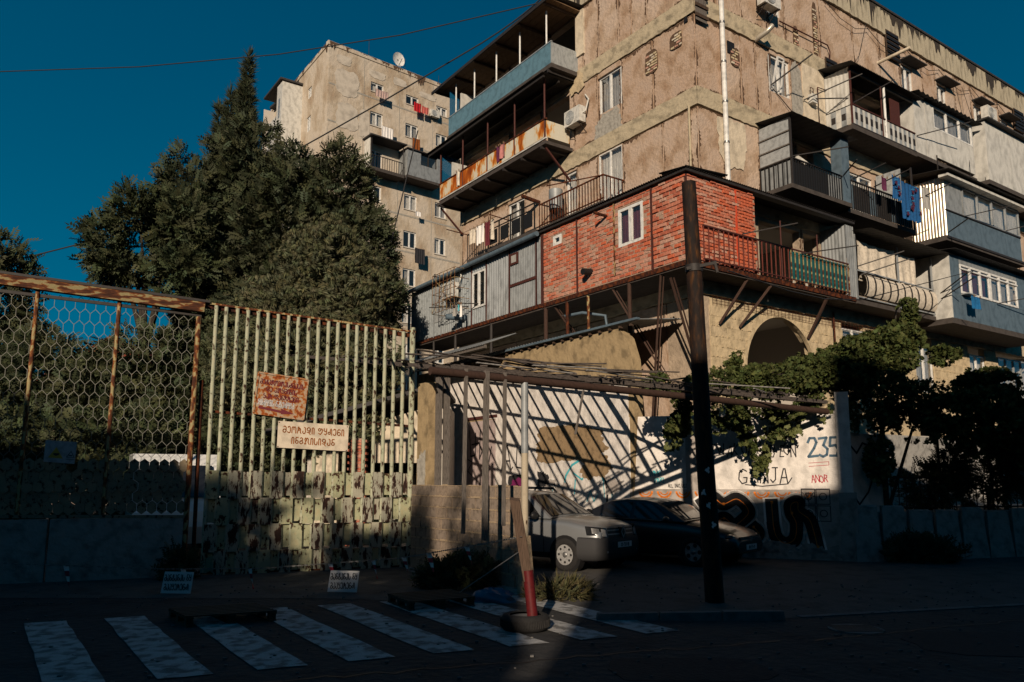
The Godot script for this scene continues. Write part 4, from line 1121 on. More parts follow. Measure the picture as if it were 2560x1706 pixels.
	bx(t, "front_panel", 10.97, 7.4, z - 0.05, 18.0, 8.33, z, M["blue_grey"])
	bx(t, "front_panel", 10.97, 8.335, z - 0.05, 11.62, 9.68, z, M["blue_grey"])
	bx(t, "front_panel", 16.02, 8.335, z - 0.05, 18.0, 9.68, z, M["blue_grey"])
	window(t, [V(0, 0, z + 0.08), V(1, 0, 0), V(0, 0, 1)], 11.64, 13.8, 8.35, 9.4, 3, "curtain_red", "white_frame", 0.07)
	window(t, [V(0, 0, z + 0.08), V(1, 0, 0), V(0, 0, 1)], 13.84, 16.0, 8.35, 9.4, 3, "curtain_grey", "white_frame", 0.07)
	bx(t, "transom", 11.64, 9.2, z - 0.03, 16.0, 9.25, z + 0.05, M["white_frame"])
	bx(t, "head_panel", 11.64, 9.42, z - 0.05, 16.0, 9.68, z, M["grey_sheet"])
	bx(t, "floor_slab", 10.85, 7.2, 0.0, 18.0, 7.39, z + 0.02, M["soffit"])
	part(t, "roof", MB.new().corr(V(10.7, 9.72, 1.75), V(7.4, 0, 0), V(0, 0.2, -1.75), 0.09, 0.016), M["dark_roof"])
	bx(t, "shelf", 11.6, 8.28, z + 0.001, 12.2, 8.32, z + 0.25, M["grey_sheet_b"])
	line_arms(t, [[V(10.95, 8.3, 1.0), V(10.4, 8.7, 2.2)], [V(10.95, 8.1, 1.0), V(10.4, 8.5, 2.4)], [V(10.95, 7.6, 0.9), V(11.6, 7.3, 1.6)], [V(14.2, 8.3, 1.45), V(16.0, 8.7, 2.6)]])
	cloth("rag", "bright blue cloth hanging under the white sashes of the grey box", BF, [V(0, 0, 1.75), V(1, 0, 0), V(0, 0, 1)], 11.6, 7.75, 12.2, 8.2, cmat("bluerag", 0.01, 0.12, 0.30))
	ac_unit("white air conditioner high on the facade below the sooty parapet", BF, V(17.6, 16.75, 0.06), V(1, 0, 0), V(0, 0, 1))
	ac_unit("air conditioner at the top window of the facade near the corner", BF, V(3.1, 16.5, 0.06), V(1, 0, 0), V(0, 0, 1))
	# vent pipes, gas pipes and loose wires on the facade
	t = thing("vent_pipe", "long pale vent pipe sticking out below the parapet", "pipe", BF, V(9.76, 16.9, 0))
	tb(t, "pipe", [V(9.76, 16.95, 0.0), V(9.9, 17.05, 1.15)], 0.06, M["plaster_cream"], 10)
	t = thing("vent_pipe", "short shiny metal flue elbow on the facade", "pipe", BF, V(2.75, 15.5, 0))
	tb(t, "pipe", [V(2.75, 15.45, 0.0), V(2.8, 15.55, 0.42), V(2.95, 15.75, 0.5)], 0.085, M["silver"], 10)
	t = thing("gas_pipe", "thin rusty gas pipe bent across the facade and down", "pipe", BF, V(5.8, 13.5, 0.1))
	tb(t, "pipe", [V(3.9, 16.45, 0.1), V(6.5, 16.5, 0.1), V(6.62, 16.3, 0.1), V(6.4, 14.8, 0.12), V(5.75, 14.75, 0.12), V(5.75, 13.1, 0.12)], 0.022, M["oxide"], 6)
	t = thing("gas_meter", "small white gas meter with rusty pipes on the white plaster", "meter", BF, V(5.35, 14.0, 0.1))
	bx(t, "case", 5.25, 14.05, 0.07, 5.5, 14.35, 0.25, M["ac_white"])
	tb(t, "pipe", [V(5.3, 14.35, 0.15), V(5.3, 14.6, 0.15), V(5.45, 14.6, 0.15), V(5.45, 14.35, 0.15)], 0.015, M["oxide"], 6)
	t = thing("line_bracket", "dark iron laundry arm in front of the tilted white window", "bracket", BF, V(3.4, 14.0, 0))
	br(t, "arm", V(3.4, 14.15, 0.02), V(3.9, 14.8, 1.2), 0.035, 0.035, M["dark_metal"])
	br(t, "stay", V(3.45, 14.1, 0.02), V(4.5, 13.4, 0.1), 0.02, 0.02, M["dark_metal"])
	for q in 6:
		t = thing("facade_wire", "thin loose wire sagging below the sooty parapet", "wire", BF, V(8.0 + q * 2.4, 18.0, 0.1), "loose wires below the parapet")
		var a := V(6.5 + q * 2.5, 18.1 - 0.1 * (q % 2), 0.12)
		tb(t, "wire", [a, a + V(0.8, -0.35, 0.02), a + V(1.7, -0.42, 0.02), a + V(2.6, -0.1, 0)], 0.012, M["cable"], 4)
	for q in [[V(13.5, 12.6, 1.2), V(15.3, 17.9, 0.1)], [V(15.6, 12.6, 1.3), V(16.6, 17.8, 0.1)], [V(14.8, 12.7, 1.2), V(15.9, 17.85, 0.1)], [V(7.3, 15.4, 0.1), V(9.0, 18.2, 0.1)]]:
		t = thing("facade_wire", "thin wire strung down the facade between balconies", "wire", BF, q[0], "wires strung down the facade")
		tb(t, "wire", [q[0], q[0].lerp(q[1], 0.5) + V(0.12, -0.1, 0.1), q[1]], 0.01, M["cable"], 4)

func blanket_print(c: Node3D, F: Array, u0: float, u1: float, y0: float, y1: float, k: int) -> void:
	base = c.transform.origin * 0.0 + fp(F, (u0 + u1) * 0.5, y0, 0)
	for i in k:
		var u := rng.randf_range(u0 + 0.12, u1 - 0.12)
		var y := rng.randf_range(y0 + 0.12, y1 - 0.15)
		var o := part(c, "flower_print", blob(F, u, y, 0.07, 0.06, 0.055, 0.002, 10, 0.35), mat("flower", Color(0.06, 0.012, 0.03), 0.95))
		part(o, "leaf_print", MB.new().ribbon([Vector2(u - 0.12, y + 0.06), Vector2(u - 0.05, y + 0.1), Vector2(u + 0.1, y + 0.12)], 0.014, F[0] + F[2] * 0.056, F[1], Vector3.UP), mat("flower_b", Color(0.05, 0.24, 0.40), 0.95))

# ---- the taller block behind
func far_block() -> void:
	var b := thing("apartment_building", "tall beige apartment block standing behind the trees, satellite dish on its roof", "building", KF, V(0, 0, 0))
	var R := [V(0, 0, 0), V(1, 0, 0), V(0, 0, 1)]
	var inv := KF.affine_inverse() * KL
	var L := [V(0, 0, 0), inv.basis.x, inv.basis.z]
	var rows := [[31.0, 31.75], [28.3, 29.4], [25.0, 26.4], [22.45, 23.65], [19.45, 20.75], [16.45, 17.8], [13.6, 14.9], [10.8, 12.0], [8.0, 9.2]]
	var us := [[3.5, 4.6], [6.6, 7.75], [9.45, 10.5], [13.2, 14.3], [16.5, 17.6]]
	# wall with real openings: piers and spandrels
	var tall := MB.new()
	var at := 0.0
	for q in us:
		fb(tall, R, at, 0, -0.3, q[0], 33.4, 0.0)
		at = q[1]
		var y := 0.0
		for i in range(rows.size() - 1, -1, -1):
			fb(tall, R, q[0], y, -0.3, q[1], rows[i][0], 0.0)
			y = rows[i][1]
		fb(tall, R, q[0], y, -0.3, q[1], 33.4, 0.0)
	fb(tall, R, at, 0, -0.3, 22.0, 33.4, 0.0)
	part(b, "wall", tall, M["far_wall"])
	var inner := MB.new()
	inner.poly([fp(L, -12, 0, -3.0), fp(L, -4.0, 0, -3.0), fp(R, 4.0, 0, -3.5), fp(R, 22, 0, -3.5), fp(R, 22, 0, -12), fp(R, 0, 0, -12)], V(0, 33.0, 0))
	part(b, "spine_wall", inner, M["interior"])
	for i in 11:
		fbx(b, "room_floor", R, 0.4, 2.0 + i * 2.84, -3.6, 21.9, 2.15 + i * 2.84, -0.31, M["interior"])
	fbx(b, "end_wall", R, 21.9, 0, -12, 22.1, 33.4, -0.31, M["far_wall"])
	var side := MB.new()
	at = -13.0
	for q in [[-7.5, -6.6], [-4.1, -3.3]]:
		fb(side, L, at, 0, -0.3, q[0], 33.4, 0.0)
		at = q[1]
		var y := 0.0
		for i in range(rows.size() - 1, -1, -1):
			fb(side, L, q[0], y, -0.3, q[1], rows[i][0] - 0.2, 0.0)
			y = rows[i][1] - 0.1
			window(b, L, q[0], q[1], rows[i][0] - 0.2, rows[i][1] - 0.1, 2, "curtain_grey", "white_frame", 0.09)
		fb(side, L, q[0], y, -0.3, q[1], 33.4, 0.0)
	fb(side, L, at, 0, -0.3, -0.02, 33.4, -0.001)
	part(b, "wall", side, M["far_wall"])
	for i in rows.size():
		for j in us.size():
			var cur: String = ["curtain", "curtain_grey", "", "curtain"][(i * 3 + j * 2) % 4]
			window(b, R, us[j][0], us[j][1], rows[i][0], rows[i][1], 2, cur, "white_frame", 0.085, -0.14, 0.55 if (i + j) % 3 == 0 else 1.0)
			fbx(b, "sill", R, us[j][0] - 0.05, rows[i][0] - 0.06, -0.05, us[j][1] + 0.05, rows[i][0] - 0.003, 0.06, M["far_patch"])
	fbx(b, "parapet", R, -0.1, 33.4, -0.3, 22.05, 33.7, 0.06, M["far_wall"])
	fbx(b, "parapet", L, -13, 33.4, -0.3, -0.11, 33.7, 0.06, M["far_wall"])
	fbx(b, "roof_deck", R, 0.5, 33.2, -12, 22, 33.38, -0.31, M["dark_roof"])
	for i in 7:
		var x := 3.1 * i
		fbx(b, "joint", R, x + 2.9, 8, 0.0, x + 2.94, 33.3, 0.012, M["plaster_grey"])
	for i in 11:
		fbx(b, "floor_band", R, 0.05, 2.0 + i * 2.84, 0.0, 21.9, 2.12 + i * 2.84, 0.015, M["plaster_grey"])
	for F2 in [R, L]:
		var u0 := -13.0 if F2 == L else 0.0
		var u1 := 0.0 if F2 == L else 22.0
		while u0 < u1:
			var e := minf(u0 + rng.randf_range(0.4, 1.8), u1)
			var so := MB.new()
			ragged(so, F2, Vector2(u0, 33.68), Vector2(e, 33.68), Vector2(0, -1), rng.randf_range(0.1, 0.9), 0.07)
			part(b, "soot_streak", so, M["grime"])
			u0 = e + rng.randf_range(0.0, 1.2)
	for q in [[1.5, 30.9, 0.95, 1.0], [1.6, 28.3, 0.9, 1.0], [3.0, 28.2, 0.45, 1.1], [1.2, 32.6, 0.6, 0.35], [4.0, 32.4, 0.7, 0.3], [8.6, 32.2, 0.8, 0.25], [6.0, 32.5, 0.6, 0.3]]:
		part(b, "plaster_patch", blob(R, q[0], q[1], q[2], q[3], 0.016, 0.01, 28, 0.09), M["far_patch"])
	var t := thing("balcony", "small open balcony with dark canopy on the tall block behind", "balcony", KF, V(4.4, 24.6, 0.5))
	fbx(t, "floor_slab", R, 3.0, 24.35, 0.0, 5.9, 24.6, 1.1, M["soffit"])
	fbx(t, "canopy", R, 2.9, 26.9, 0.0, 6.0, 27.0, 1.3, M["dark_roof"])
	fbx(t, "side_screen", R, 3.05, 24.6, 0.05, 3.1, 26.85, 0.9, M["white_sheet"])
	fbx(t, "top_rail", R, 3.05, 25.5, 1.0, 5.85, 25.55, 1.06, M["dark_metal"])
	for i in 15:
		fbx(t, "bar", R, 3.05 + i * 0.2, 24.6, 1.01, 3.08 + i * 0.2, 25.5, 1.04, M["dark_metal"])
	for u in [3.1, 5.8]:
		fbx(t, "post", R, u, 24.6, 1.0, u + 0.05, 26.9, 1.05, M["dark_metal"])
	t = thing("balcony", "grey metal box balcony with an open window on the tall block behind", "balcony", KF, V(8.0, 24.6, 0.5))
	fbx(t, "box", R, 6.1, 24.7, 0.0, 9.2, 25.75, 1.2, M["grey_sheet"])
	fbx(t, "box_side", R, 6.1, 25.75, 0.0, 7.3, 26.7, 1.2, M["grey_sheet"])
	fbx(t, "box_side", R, 8.8, 25.75, 0.0, 9.2, 26.7, 1.2, M["grey_sheet"])
	window(t, [V(0, 0, 1.15), V(1, 0, 0), V(0, 0, 1)], 7.3, 8.8, 25.75, 26.7, 2, "", "dark_metal", 0.07)
	fbx(t, "canopy", R, 6.0, 26.72, 0.0, 9.3, 26.8, 1.35, M["dark_roof"])
	fbx(t, "base", R, 6.1, 24.5, 0.0, 9.2, 24.69, 1.2, M["soffit"])
	t = thing("balcony", "white boxed balcony stack on the side wall of the tall block", "balcony", KL, V(-7.4, 22, 0.5))
	var L2 := [V(0, 0, 0), V(1, 0, 0), V(0, 0, 1)]
	fbx(t, "box", L2, -6.5, 20.0, 0.0, -5.3, 32.4, 1.6, M["white_sheet"])
	fbx(t, "box", L2, -9.0, 20.0, 0.0, -6.52, 30.2, 1.5, M["white_sheet"])
	fbx(t, "canopy", L2, -9.3, 32.5, 0.0, -5.2, 32.65, 1.8, M["dark_roof"])
	for i in 3:
		fbx(t, "pane", L2, -6.1, 29.6 - i * 2.8, 1.6, -5.7, 31.2 - i * 2.8, 1.61, M["glass"])
	t = thing("satellite_dish", "white satellite dish on the roof of the tall block", "dish", KF, V(5.85, 33.7, -0.2))
	var rr := []
	for i in 6:
		var ring := []
		for j in 20:
			var an := TAU * j / 20.0
			ring.append(V(5.85 + cos(an) * 0.1 * i * 1.05, 34.35 + sin(an) * 0.1 * i * 1.15, -0.1 + 0.006 * i * i))
		rr.append(ring)
	part(t, "bowl", MB.new().grid(rr, true), M["white_frame"])
	tb(t, "mast", [V(5.85, 33.6, -0.25), V(5.85, 34.3, -0.15)], 0.05, M["steel"], 6)
	tb(t, "feed_arm", [V(5.85, 33.85, 0.05), V(5.85, 34.2, 0.55)], 0.03, M["steel"], 6)
	for i in 3:
		t = thing("roof_antenna", "thin antenna rod on the roof edge of the tall block", "antenna", KF, V(3.3 + i * 3.2, 33.7, -0.1), "antenna rods on the tall block")
		tb(t, "rod", [V(3.3 + i * 3.2, 33.6, -0.1), V(3.3 + i * 3.2, 35.0 - 0.3 * i, -0.1)], 0.02, M["dark_metal"], 4)
	var q0 := [V(0, 0, 0.55), V(1, 0, 0), V(0, 0, 1)]
	cloth("washing", "white and pink washing under the top window of the tall block", KF, q0, 3.6, 30.4, 4.7, 31.0, cmat("pinkwhite", 0.5, 0.36, 0.33))
	cloth("washing", "red cloth drying below a top window of the tall block", KF, q0, 7.0, 30.3, 7.65, 31.05, cmat("redcloth", 0.45, 0.012, 0.02))
	cloth("washing", "pale red cloth drying beside the red one on the tall block", KF, q0, 7.7, 30.35, 8.35, 30.95, cmat("redcloth2", 0.55, 0.13, 0.11))
	cloth("washing", "white sheet hanging above the dark canopy of the tall block", KF, q0, 4.2, 27.1, 5.2, 28.25, M["paint_white"])
	cloth("rug", "orange brown carpet hung out above the grey metal box balcony", KF, q0, 6.9, 26.95, 7.6, 28.1, cmat("carpet", 0.24, 0.07, 0.015))
	cloth("washing", "dark trousers drying on the tall block near the tree", KF, q0, 7.3, 18.2, 8.2, 19.4, cmat("dkcloth", 0.03, 0.03, 0.035))
	cloth("washing", "small white cloth drying below a curtained window of the tall block", KF, q0, 7.3, 21.9, 7.8, 22.3, M["paint_white"])
	ac_unit("small white air conditioner on the tall block behind", KF, V(9.1, 30.5, 0.02), V(1, 0, 0), V(0, 0, 1))

# ---- lettering: strokes in a box one unit high
func circ(cx: float, cy: float, r: float, a0 := 0.0, a1 := 360.0) -> Array:
	var p := []
	for i in 13:
		var an := deg_to_rad(lerpf(a0, a1, i / 12.0))
		p.append(Vector2(cx + r * cos(an), cy + r * sin(an)))
	return p

func P(a: Array) -> Array:
	var p := []
	for i in range(0, a.size(), 2):
		p.append(Vector2(a[i], a[i + 1]))
	return p

func glyphs() -> Dictionary:
	var g := {}
	g["ი"] = [0.32, [P([0, 0, 0, 0.8, 0.06, 0.95, 0.16, 1, 0.26, 0.95, 0.32, 0.8, 0.32, 0])]]
	g["ე"] = [0.44, [P([0.06, 0.80, 0.1, 0.95, 0.22, 1, 0.36, 0.93, 0.42, 0.7, 0.44, 0.4, 0.40, 0.12, 0.28, 0, 0.1, 0.02, 0, 0.18])]]
	g["მ"] = [0.5, [circ(0.25, 0.28, 0.25), P([0.5, 0.28, 0.5, 0.75, 0.4, 0.95, 0.25, 1, 0.1, 0.9])]]
	g["ო"] = [0.62, [P([0, 0, 0, 0.8, 0.15, 1, 0.3, 0.8, 0.3, 0.5]), P([0.3, 0.8, 0.46, 1, 0.62, 0.8, 0.62, 0])]]
	g["რ"] = [0.62, [P([0.0, 0, 0.12, 0.5, 0.1, 0.85, 0.2, 1, 0.3, 0.8, 0.3, 0.4]), P([0.3, 0.7, 0.42, 0.8, 0.52, 0.6, 0.5, 0.1, 0.62, 0])]]
	g["ა"] = [0.45, [P([0.25, 1, 0.42, 0.9, 0.45, 0.3, 0.35, 0.02, 0.15, 0, 0, 0.2, 0.05, 0.4])]]
	g["დ"] = [0.6, [circ(0.28, 0.72, 0.26), P([0.54, 0.72, 0.52, 0.35, 0.3, 0.2, 0.0, 0.24]), P([0.3, 0.2, 0.55, -0.1])]]
	g["ფ"] = [0.7, [circ(0.2, 0.75, 0.2), P([0.4, 0.75, 0.55, 0.95, 0.7, 0.75, 0.62, 0.4, 0.35, 0.0, 0.05, 0.2])]]
	g["უ"] = [0.42, [P([0, 1, 0, 0.65, 0.15, 0.5, 0.4, 0.6, 0.42, 1]), P([0.41, 0.7, 0.42, 0.2, 0.25, 0, 0.02, 0.15])]]
	g["თ"] = [0.62, [circ(0.18, 0.3, 0.18), P([0.36, 0.3, 0.36, 0.8, 0.48, 1, 0.6, 0.8, 0.6, 0])]]
	g["ბ"] = [0.5, [circ(0.25, 0.28, 0.25), P([0, 0.28, 0.04, 0.8, 0.25, 1, 0.45, 0.85])]]
	g["ნ"] = [0.46, [circ(0.23, 0.3, 0.23), P([0.44, 1, 0.15, 1, 0.05, 0.8, 0.12, 0.55])]]
	g["გ"] = [0.46, [circ(0.23, 0.26, 0.23), P([0.1, 0.48, 0.42, 0.6, 0.42, 0.88, 0.25, 1, 0.05, 0.88])]]
	g["ლ"] = [0.82, [P([0, 0.2, 0.12, 0.02, 0.28, 0.08, 0.2, 0.45, 0.1, 0.8, 0.22, 1, 0.36, 0.8, 0.36, 0.5]), P([0.36, 0.8, 0.52, 1, 0.66, 0.8, 0.64, 0.3, 0.82, 0.0])]]
	g["ს"] = [0.46, [P([0, 1, 0, 0.3, 0.1, 0.05, 0.3, 0, 0.45, 0.2, 0.45, 0.5])]]
	g["ტ"] = [0.55, [circ(0.26, 0.26, 0.25), P([0.5, 0.3, 0.5, 1]), P([0.3, 0.5, 0.3, 0.85, 0.5, 0.75])]]
	g["პ"] = [0.46, [P([0.05, 0.9, 0.25, 1, 0.42, 0.8, 0.42, 0.2, 0.25, 0, 0.02, 0.12]), P([0.42, 0.5, 0.15, 0.55])]]
	g["კ"] = [0.46, [P([0.1, 1, 0.05, 0.6, 0.42, 0.55, 0.44, 0.15, 0.25, 0, 0, 0.12])]]
	g["ჯ"] = [0.6, [P([0, 0.05, 0.6, 0.95]), P([0, 0.95, 0.3, 0.6, 0.6, 0.05]), circ(0.2, 0.82, 0.16)]]
	g["ქ"] = [0.5, [circ(0.24, 0.26, 0.24), P([0.24, 0.5, 0.24, 1, 0.48, 0.95]), P([0.05, 0.75, 0.45, 0.75])]]
	g["ჩ"] = [0.46, [P([0.05, 1, 0.05, 0.6, 0.4, 0.6, 0.42, 0.2, 0.25, 0, 0, 0.1]), P([0.4, 0.6, 0.4, 1])]]
	g["-"] = [0.3, [P([0, 0.5, 0.3, 0.5])]]
	g["0"] = [0.5, [P([0.25, 0, 0.0, 0.25, 0.0, 0.75, 0.25, 1, 0.5, 0.75, 0.5, 0.25, 0.25, 0])]]
	g["O"] = g["0"]
	g["2"] = [0.55, [P([0, 0.75, 0.12, 0.98, 0.4, 0.98, 0.5, 0.75, 0.35, 0.45, 0, 0, 0.55, 0.05])]]
	g["3"] = [0.5, [P([0, 0.95, 0.45, 1, 0.25, 0.6, 0.48, 0.4, 0.42, 0.1, 0.2, 0, 0, 0.1])]]
	g["5"] = [0.5, [P([0.5, 1, 0.08, 1, 0.02, 0.55, 0.35, 0.6, 0.5, 0.35, 0.4, 0.05, 0, 0.05])]]
	g["1"] = [0.2, [P([0, 0.8, 0.12, 1, 0.12, 0])]]
	g["9"] = [0.45, [P([0.42, 0.7, 0.25, 0.5, 0.05, 0.65, 0.08, 0.92, 0.3, 1, 0.42, 0.8, 0.4, 0.3, 0.2, 0])]]
	g["7"] = [0.45, [P([0, 1, 0.45, 1, 0.15, 0])]]
	g["B"] = [0.45, [P([0, 0, 0, 1, 0.3, 1, 0.42, 0.8, 0.3, 0.52, 0, 0.52]), P([0.3, 0.52, 0.45, 0.3, 0.35, 0, 0, 0])]]
	g["M"] = [0.6, [P([0, 0, 0, 1, 0.3, 0.45, 0.6, 1, 0.6, 0])]]
	g["L"] = [0.4, [P([0, 1, 0, 0, 0.4, 0])]]
	g["G"] = [0.6, [P([0.55, 0.85, 0.3, 1, 0.05, 0.75, 0, 0.3, 0.2, 0, 0.5, 0.1, 0.55, 0.42, 0.32, 0.42])]]
	g["A"] = [0.5, [P([0, 0, 0.2, 1, 0.3, 1, 0.5, 0]), P([0.08, 0.4, 0.44, 0.4])]]
	g["N"] = [0.5, [P([0, 0, 0, 1, 0.5, 0, 0.5, 1])]]
	g["J"] = [0.45, [P([0.1, 1, 0.45, 1]), P([0.32, 1, 0.32, 0.2, 0.15, 0, 0, 0.2])]]
	g["I"] = [0.2, [P([0.1, 0, 0.1, 1]), P([0, 1, 0.2, 1]), P([0, 0, 0.2, 0])]]
	g["C"] = [0.45, [P([0.45, 0.85, 0.25, 1, 0.02, 0.7, 0.02, 0.3, 0.22, 0, 0.45, 0.12])]]
	g["U"] = [0.45, [P([0, 1, 0, 0.25, 0.2, 0, 0.42, 0.2, 0.45, 1])]]
	g["S"] = [0.42, [P([0.42, 0.9, 0.2, 1, 0.02, 0.8, 0.35, 0.4, 0.38, 0.12, 0.15, 0, 0, 0.12])]]
	g["V"] = [0.5, [P([0, 1, 0.24, 0, 0.5, 1])]]
	g["E"] = [0.42, [P([0.42, 0.95, 0.05, 1, 0.02, 0, 0.42, 0.02]), P([0.03, 0.5, 0.35, 0.5])]]
	g["."] = [0.1, [P([0, 0, 0.06, 0.06])]]
	g["K"] = [0.5, [P([0, 0, 0.05, 1]), P([0.5, 1, 0.05, 0.45, 0.5, 0])]]
	g["R"] = [0.5, [P([0, 0, 0.03, 1, 0.4, 0.9, 0.35, 0.6, 0.04, 0.5]), P([0.2, 0.5, 0.5, 0])]]
	g["D"] = [0.5, [P([0, 0, 0, 1, 0.35, 0.9, 0.5, 0.5, 0.35, 0.08, 0, 0])]]
	g["W"] = [0.8, [P([0, 1, 0.2, 0, 0.4, 0.7, 0.6, 0, 0.8, 1])]]
	g["Y"] = [0.5, [P([0, 1, 0.25, 0.55, 0.5, 1]), P([0.25, 0.55, 0.2, 0])]]
	g["P"] = [0.45, [P([0, 0, 0.02, 1, 0.42, 0.85, 0.35, 0.5, 0.02, 0.45])]]
	return g

var GL := {}
# write a line: o lower left corner, ux and uy unit directions in the plane, h letter height
func lettering(mb: MB, s: String, o: Vector3, ux: Vector3, uy: Vector3, h: float, stroke: float, track := 0.2, narrow := 1.0, wob := 0.0) -> float:
	if GL.is_empty():
		GL = glyphs()
	var x := 0.0
	for ch in s:
		if not GL.has(ch):
			x += 0.45 * h * narrow
			continue
		var dy := rng.randf_range(-wob, wob) * h
		var sl := rng.randf_range(-wob, wob)
		for line in GL[ch][1]:
			var q := []
			for p in line:
				q.append(Vector2(x + (p.x * narrow + sl * p.y) * h, p.y * h + dy))
			mb.ribbon(q, stroke, o, ux, uy)
		x += (GL[ch][0] * narrow + track) * h
	return x - track * h

# one part for each word
func write(t: Node3D, s: String, o: Vector3, ux: Vector3, uy: Vector3, h: float, stroke: float, track: float, narrow: float, m: Material) -> void:
	var x := 0.0
	for word in s.split(" "):
		var mb := MB.new()
		var w := lettering(mb, word, o + ux * x, ux, uy, h, stroke, track, narrow)
		part(t, "lettering", mb, m)
		x += w + (track + 0.45 * narrow) * h

func text_width(s: String, h: float, track := 0.2, narrow := 1.0) -> float:
	return lettering(MB.new(), s, Vector3.ZERO, Vector3.RIGHT, Vector3.UP, h, 0.01, track, narrow)

# ---- gate, fence and their signs
func gate_top(x: float) -> float:
	return 5.28 - x * 0.066

func gate_and_fence() -> void:
	var F := [V(0, 0, 0), V(1, 0, 0), V(0, 0, 1)]
	var t := thing("sliding_gate", "tall sliding gate of pale green tubes with rust-flaked plates along its foot", "gate", GF, V(-2.2, 0, 0))
	for i in 20:
		var x := -4.28 + i * 0.2115
		var dx := rng.randf_range(-0.012, 0.012)
		tb(t, "bar", [V(x, 0.06, 0.05), V(x + dx, gate_top(x) - 0.05, 0.05)], 0.043, M["gate_bar"], 10)
	tb(t, "end_post", [V(-0.04, 0.05, 0.02), V(-0.04, 5.36, 0.02)], 0.065, M["gate_bar"], 10)
	br(t, "top_rail", V(-4.5, gate_top(-4.5) - 0.07, -0.06), V(0.05, gate_top(0) - 0.1, -0.06), 0.08, 0.09, M["rusty"])
	br(t, "top_rail", V(-4.4, gate_top(-4.4) - 0.02, 0.03), V(0.02, gate_top(0) - 0.02, 0.03), 0.05, 0.04, M["post_rust"])
	br(t, "middle_rail", V(-4.3, 3.3, -0.03), V(-0.05, 3.1, -0.03), 0.05, 0.05, M["rusty"])
	br(t, "bottom_rail", V(-4.3, 0.07, -0.02), V(-0.05, 0.05, -0.02), 0.06, 0.1, M["rusty"])
	var pm := ["gate_plate_a", "gate_plate_b", "gate_plate_c", "gate_plate_a", "gate_plate_b"]
	for r in 4:
		var y1: float = [2.09, 1.54, 1.01, 0.48][r]
		var y0: float = [1.55, 1.02, 0.49, 0.02][r]
		for i in 20:
			var x := -4.28 + i * 0.2115
			var up := (i + r) % 2 == 0
			var zz := 0.105 if up else 0.03
			var pts := [V(x + 0.004 - (0.012 if up else 0.0), y0 - (0.035 if up else -0.02), zz), V(x + 0.206 + (0.012 if up else 0.0), y0 - (0.035 if up else -0.02), zz), V(x + 0.206 + (0.012 if up else 0.0), y1 + (0.0 if up else -0.025) - 0.03 * i / 20.0, zz + rng.randf_range(-0.01, 0.01)), V(x + 0.004 - (0.012 if up else 0.0), y1 + (0.0 if up else -0.025) - 0.03 * i / 20.0, zz)]
			var mb := MB.new()
			var o := V(0, 0, 0.008)
			mb.quad(pts[0] + o, pts[1] + o, pts[2] + o, pts[3] + o); mb.quad(pts[3], pts[2], pts[1], pts[0])
			for k in 4:
				mb.quad(pts[k], pts[(k + 1) % 4], pts[(k + 1) % 4] + o, pts[k] + o)
			part(t, "plate", mb, M["gate_plate_c" if not up and rng.randf() < 0.75 else pm[rng.randi() % 5]])
	t = thing("mesh_fence", "hexagonal wire mesh fence with a rusty beam on top and a concrete foot", "fence", GF, V(-7, 0, 0))
	part(t, "top_beam", MB.new().bar(V(-12.0, 5.95, 0.08), V(-4.5, 5.44, 0.08), 0.16, 0.20), M["rail_rust"])
	br(t, "beam_cap", V(-12.0, 6.09, -0.02), V(-4.4, 5.58, -0.02), 0.25, 0.05, M["dark_metal"])
	br(t, "mesh_rail", V(-12.0, 5.69, 0.0), V(-4.55, 5.29, 0.0), 0.05, 0.06, M["dark_metal"])
	for x in [-10.5, -9.0, -7.55, -6.12]:
		tb(t, "post", [V(x - 0.02, 0.3, 0.03), V(x + 0.03, gate_top(x) - 0.12, 0.03)], 0.04, M["post_rust"], 8)
	tb(t, "post", [V(-4.64, 0.1, 0.03), V(-4.60, 5.25, 0.03)], 0.055, M["post_rust"], 8)
	tb(t, "post", [V(-4.46, 0.1, -0.12), V(-4.48, 3.95, -0.12)], 0.04, M["rusty"], 8)
	var wire := MB.new()
	for r in 14:
		for i in 42:
			var x := -12.0 + i * 0.18 + (0.09 if r % 2 else 0.0)
			var y := 2.2 + r * 0.235
			if x > -4.66 or y > gate_top(x) - 0.35:
				continue
			wire.bar(V(x, y, 0), V(x, y + 0.14, 0), 0.008, 0.008)
			wire.bar(V(x, y + 0.14, 0), V(x + 0.09, y + 0.235, 0), 0.008, 0.008)
			wire.bar(V(x, y + 0.14, 0), V(x - 0.09, y + 0.235, 0), 0.008, 0.008)
	part(t, "wire_mesh", wire, mat("wire", Color(0.23, 0.23, 0.20), 0.7, "blot", V(2, 2, 2)))
	for r in 5:
		for i in 40:
			var x := -11.75 + i * 0.18 + (0.09 if r % 2 else 0.0)
			var y := 1.36 + r * 0.205
			if x > -4.72 or (r == 4 and ((x > -6.85 and x < -6.66) or (x > -6.3 and x < -6.2))):
				continue
			var pts := []
			for k in 6:
				var an := PI / 6 + k * PI / 3
				pts.append(V(x + cos(an) * 0.1, y + sin(an) * 0.135, 0.035 if r % 2 == 0 else 0.008))
			part(t, "hex_plate", MB.new().poly(pts, V(0, 0, 0.012 + 0.006 * rng.randf())), M["hex_a" if rng.randf() < 0.6 else "hex_b"])
	br(t, "foot_rail", V(-12, 1.30, 0.06), V(-4.66, 1.17, 0.06), 0.07, 0.06, M["hex_b"])
	for q in [[-12.0, -9.3], [-9.28, -7.04], [-7.0, -4.68]]:
		bx(t, "concrete_slab", q[0], -0.02, -0.08, q[1], 1.16, 0.09, M["dark_concrete"])
	# signs on the gate
	var gy := Vector3.UP
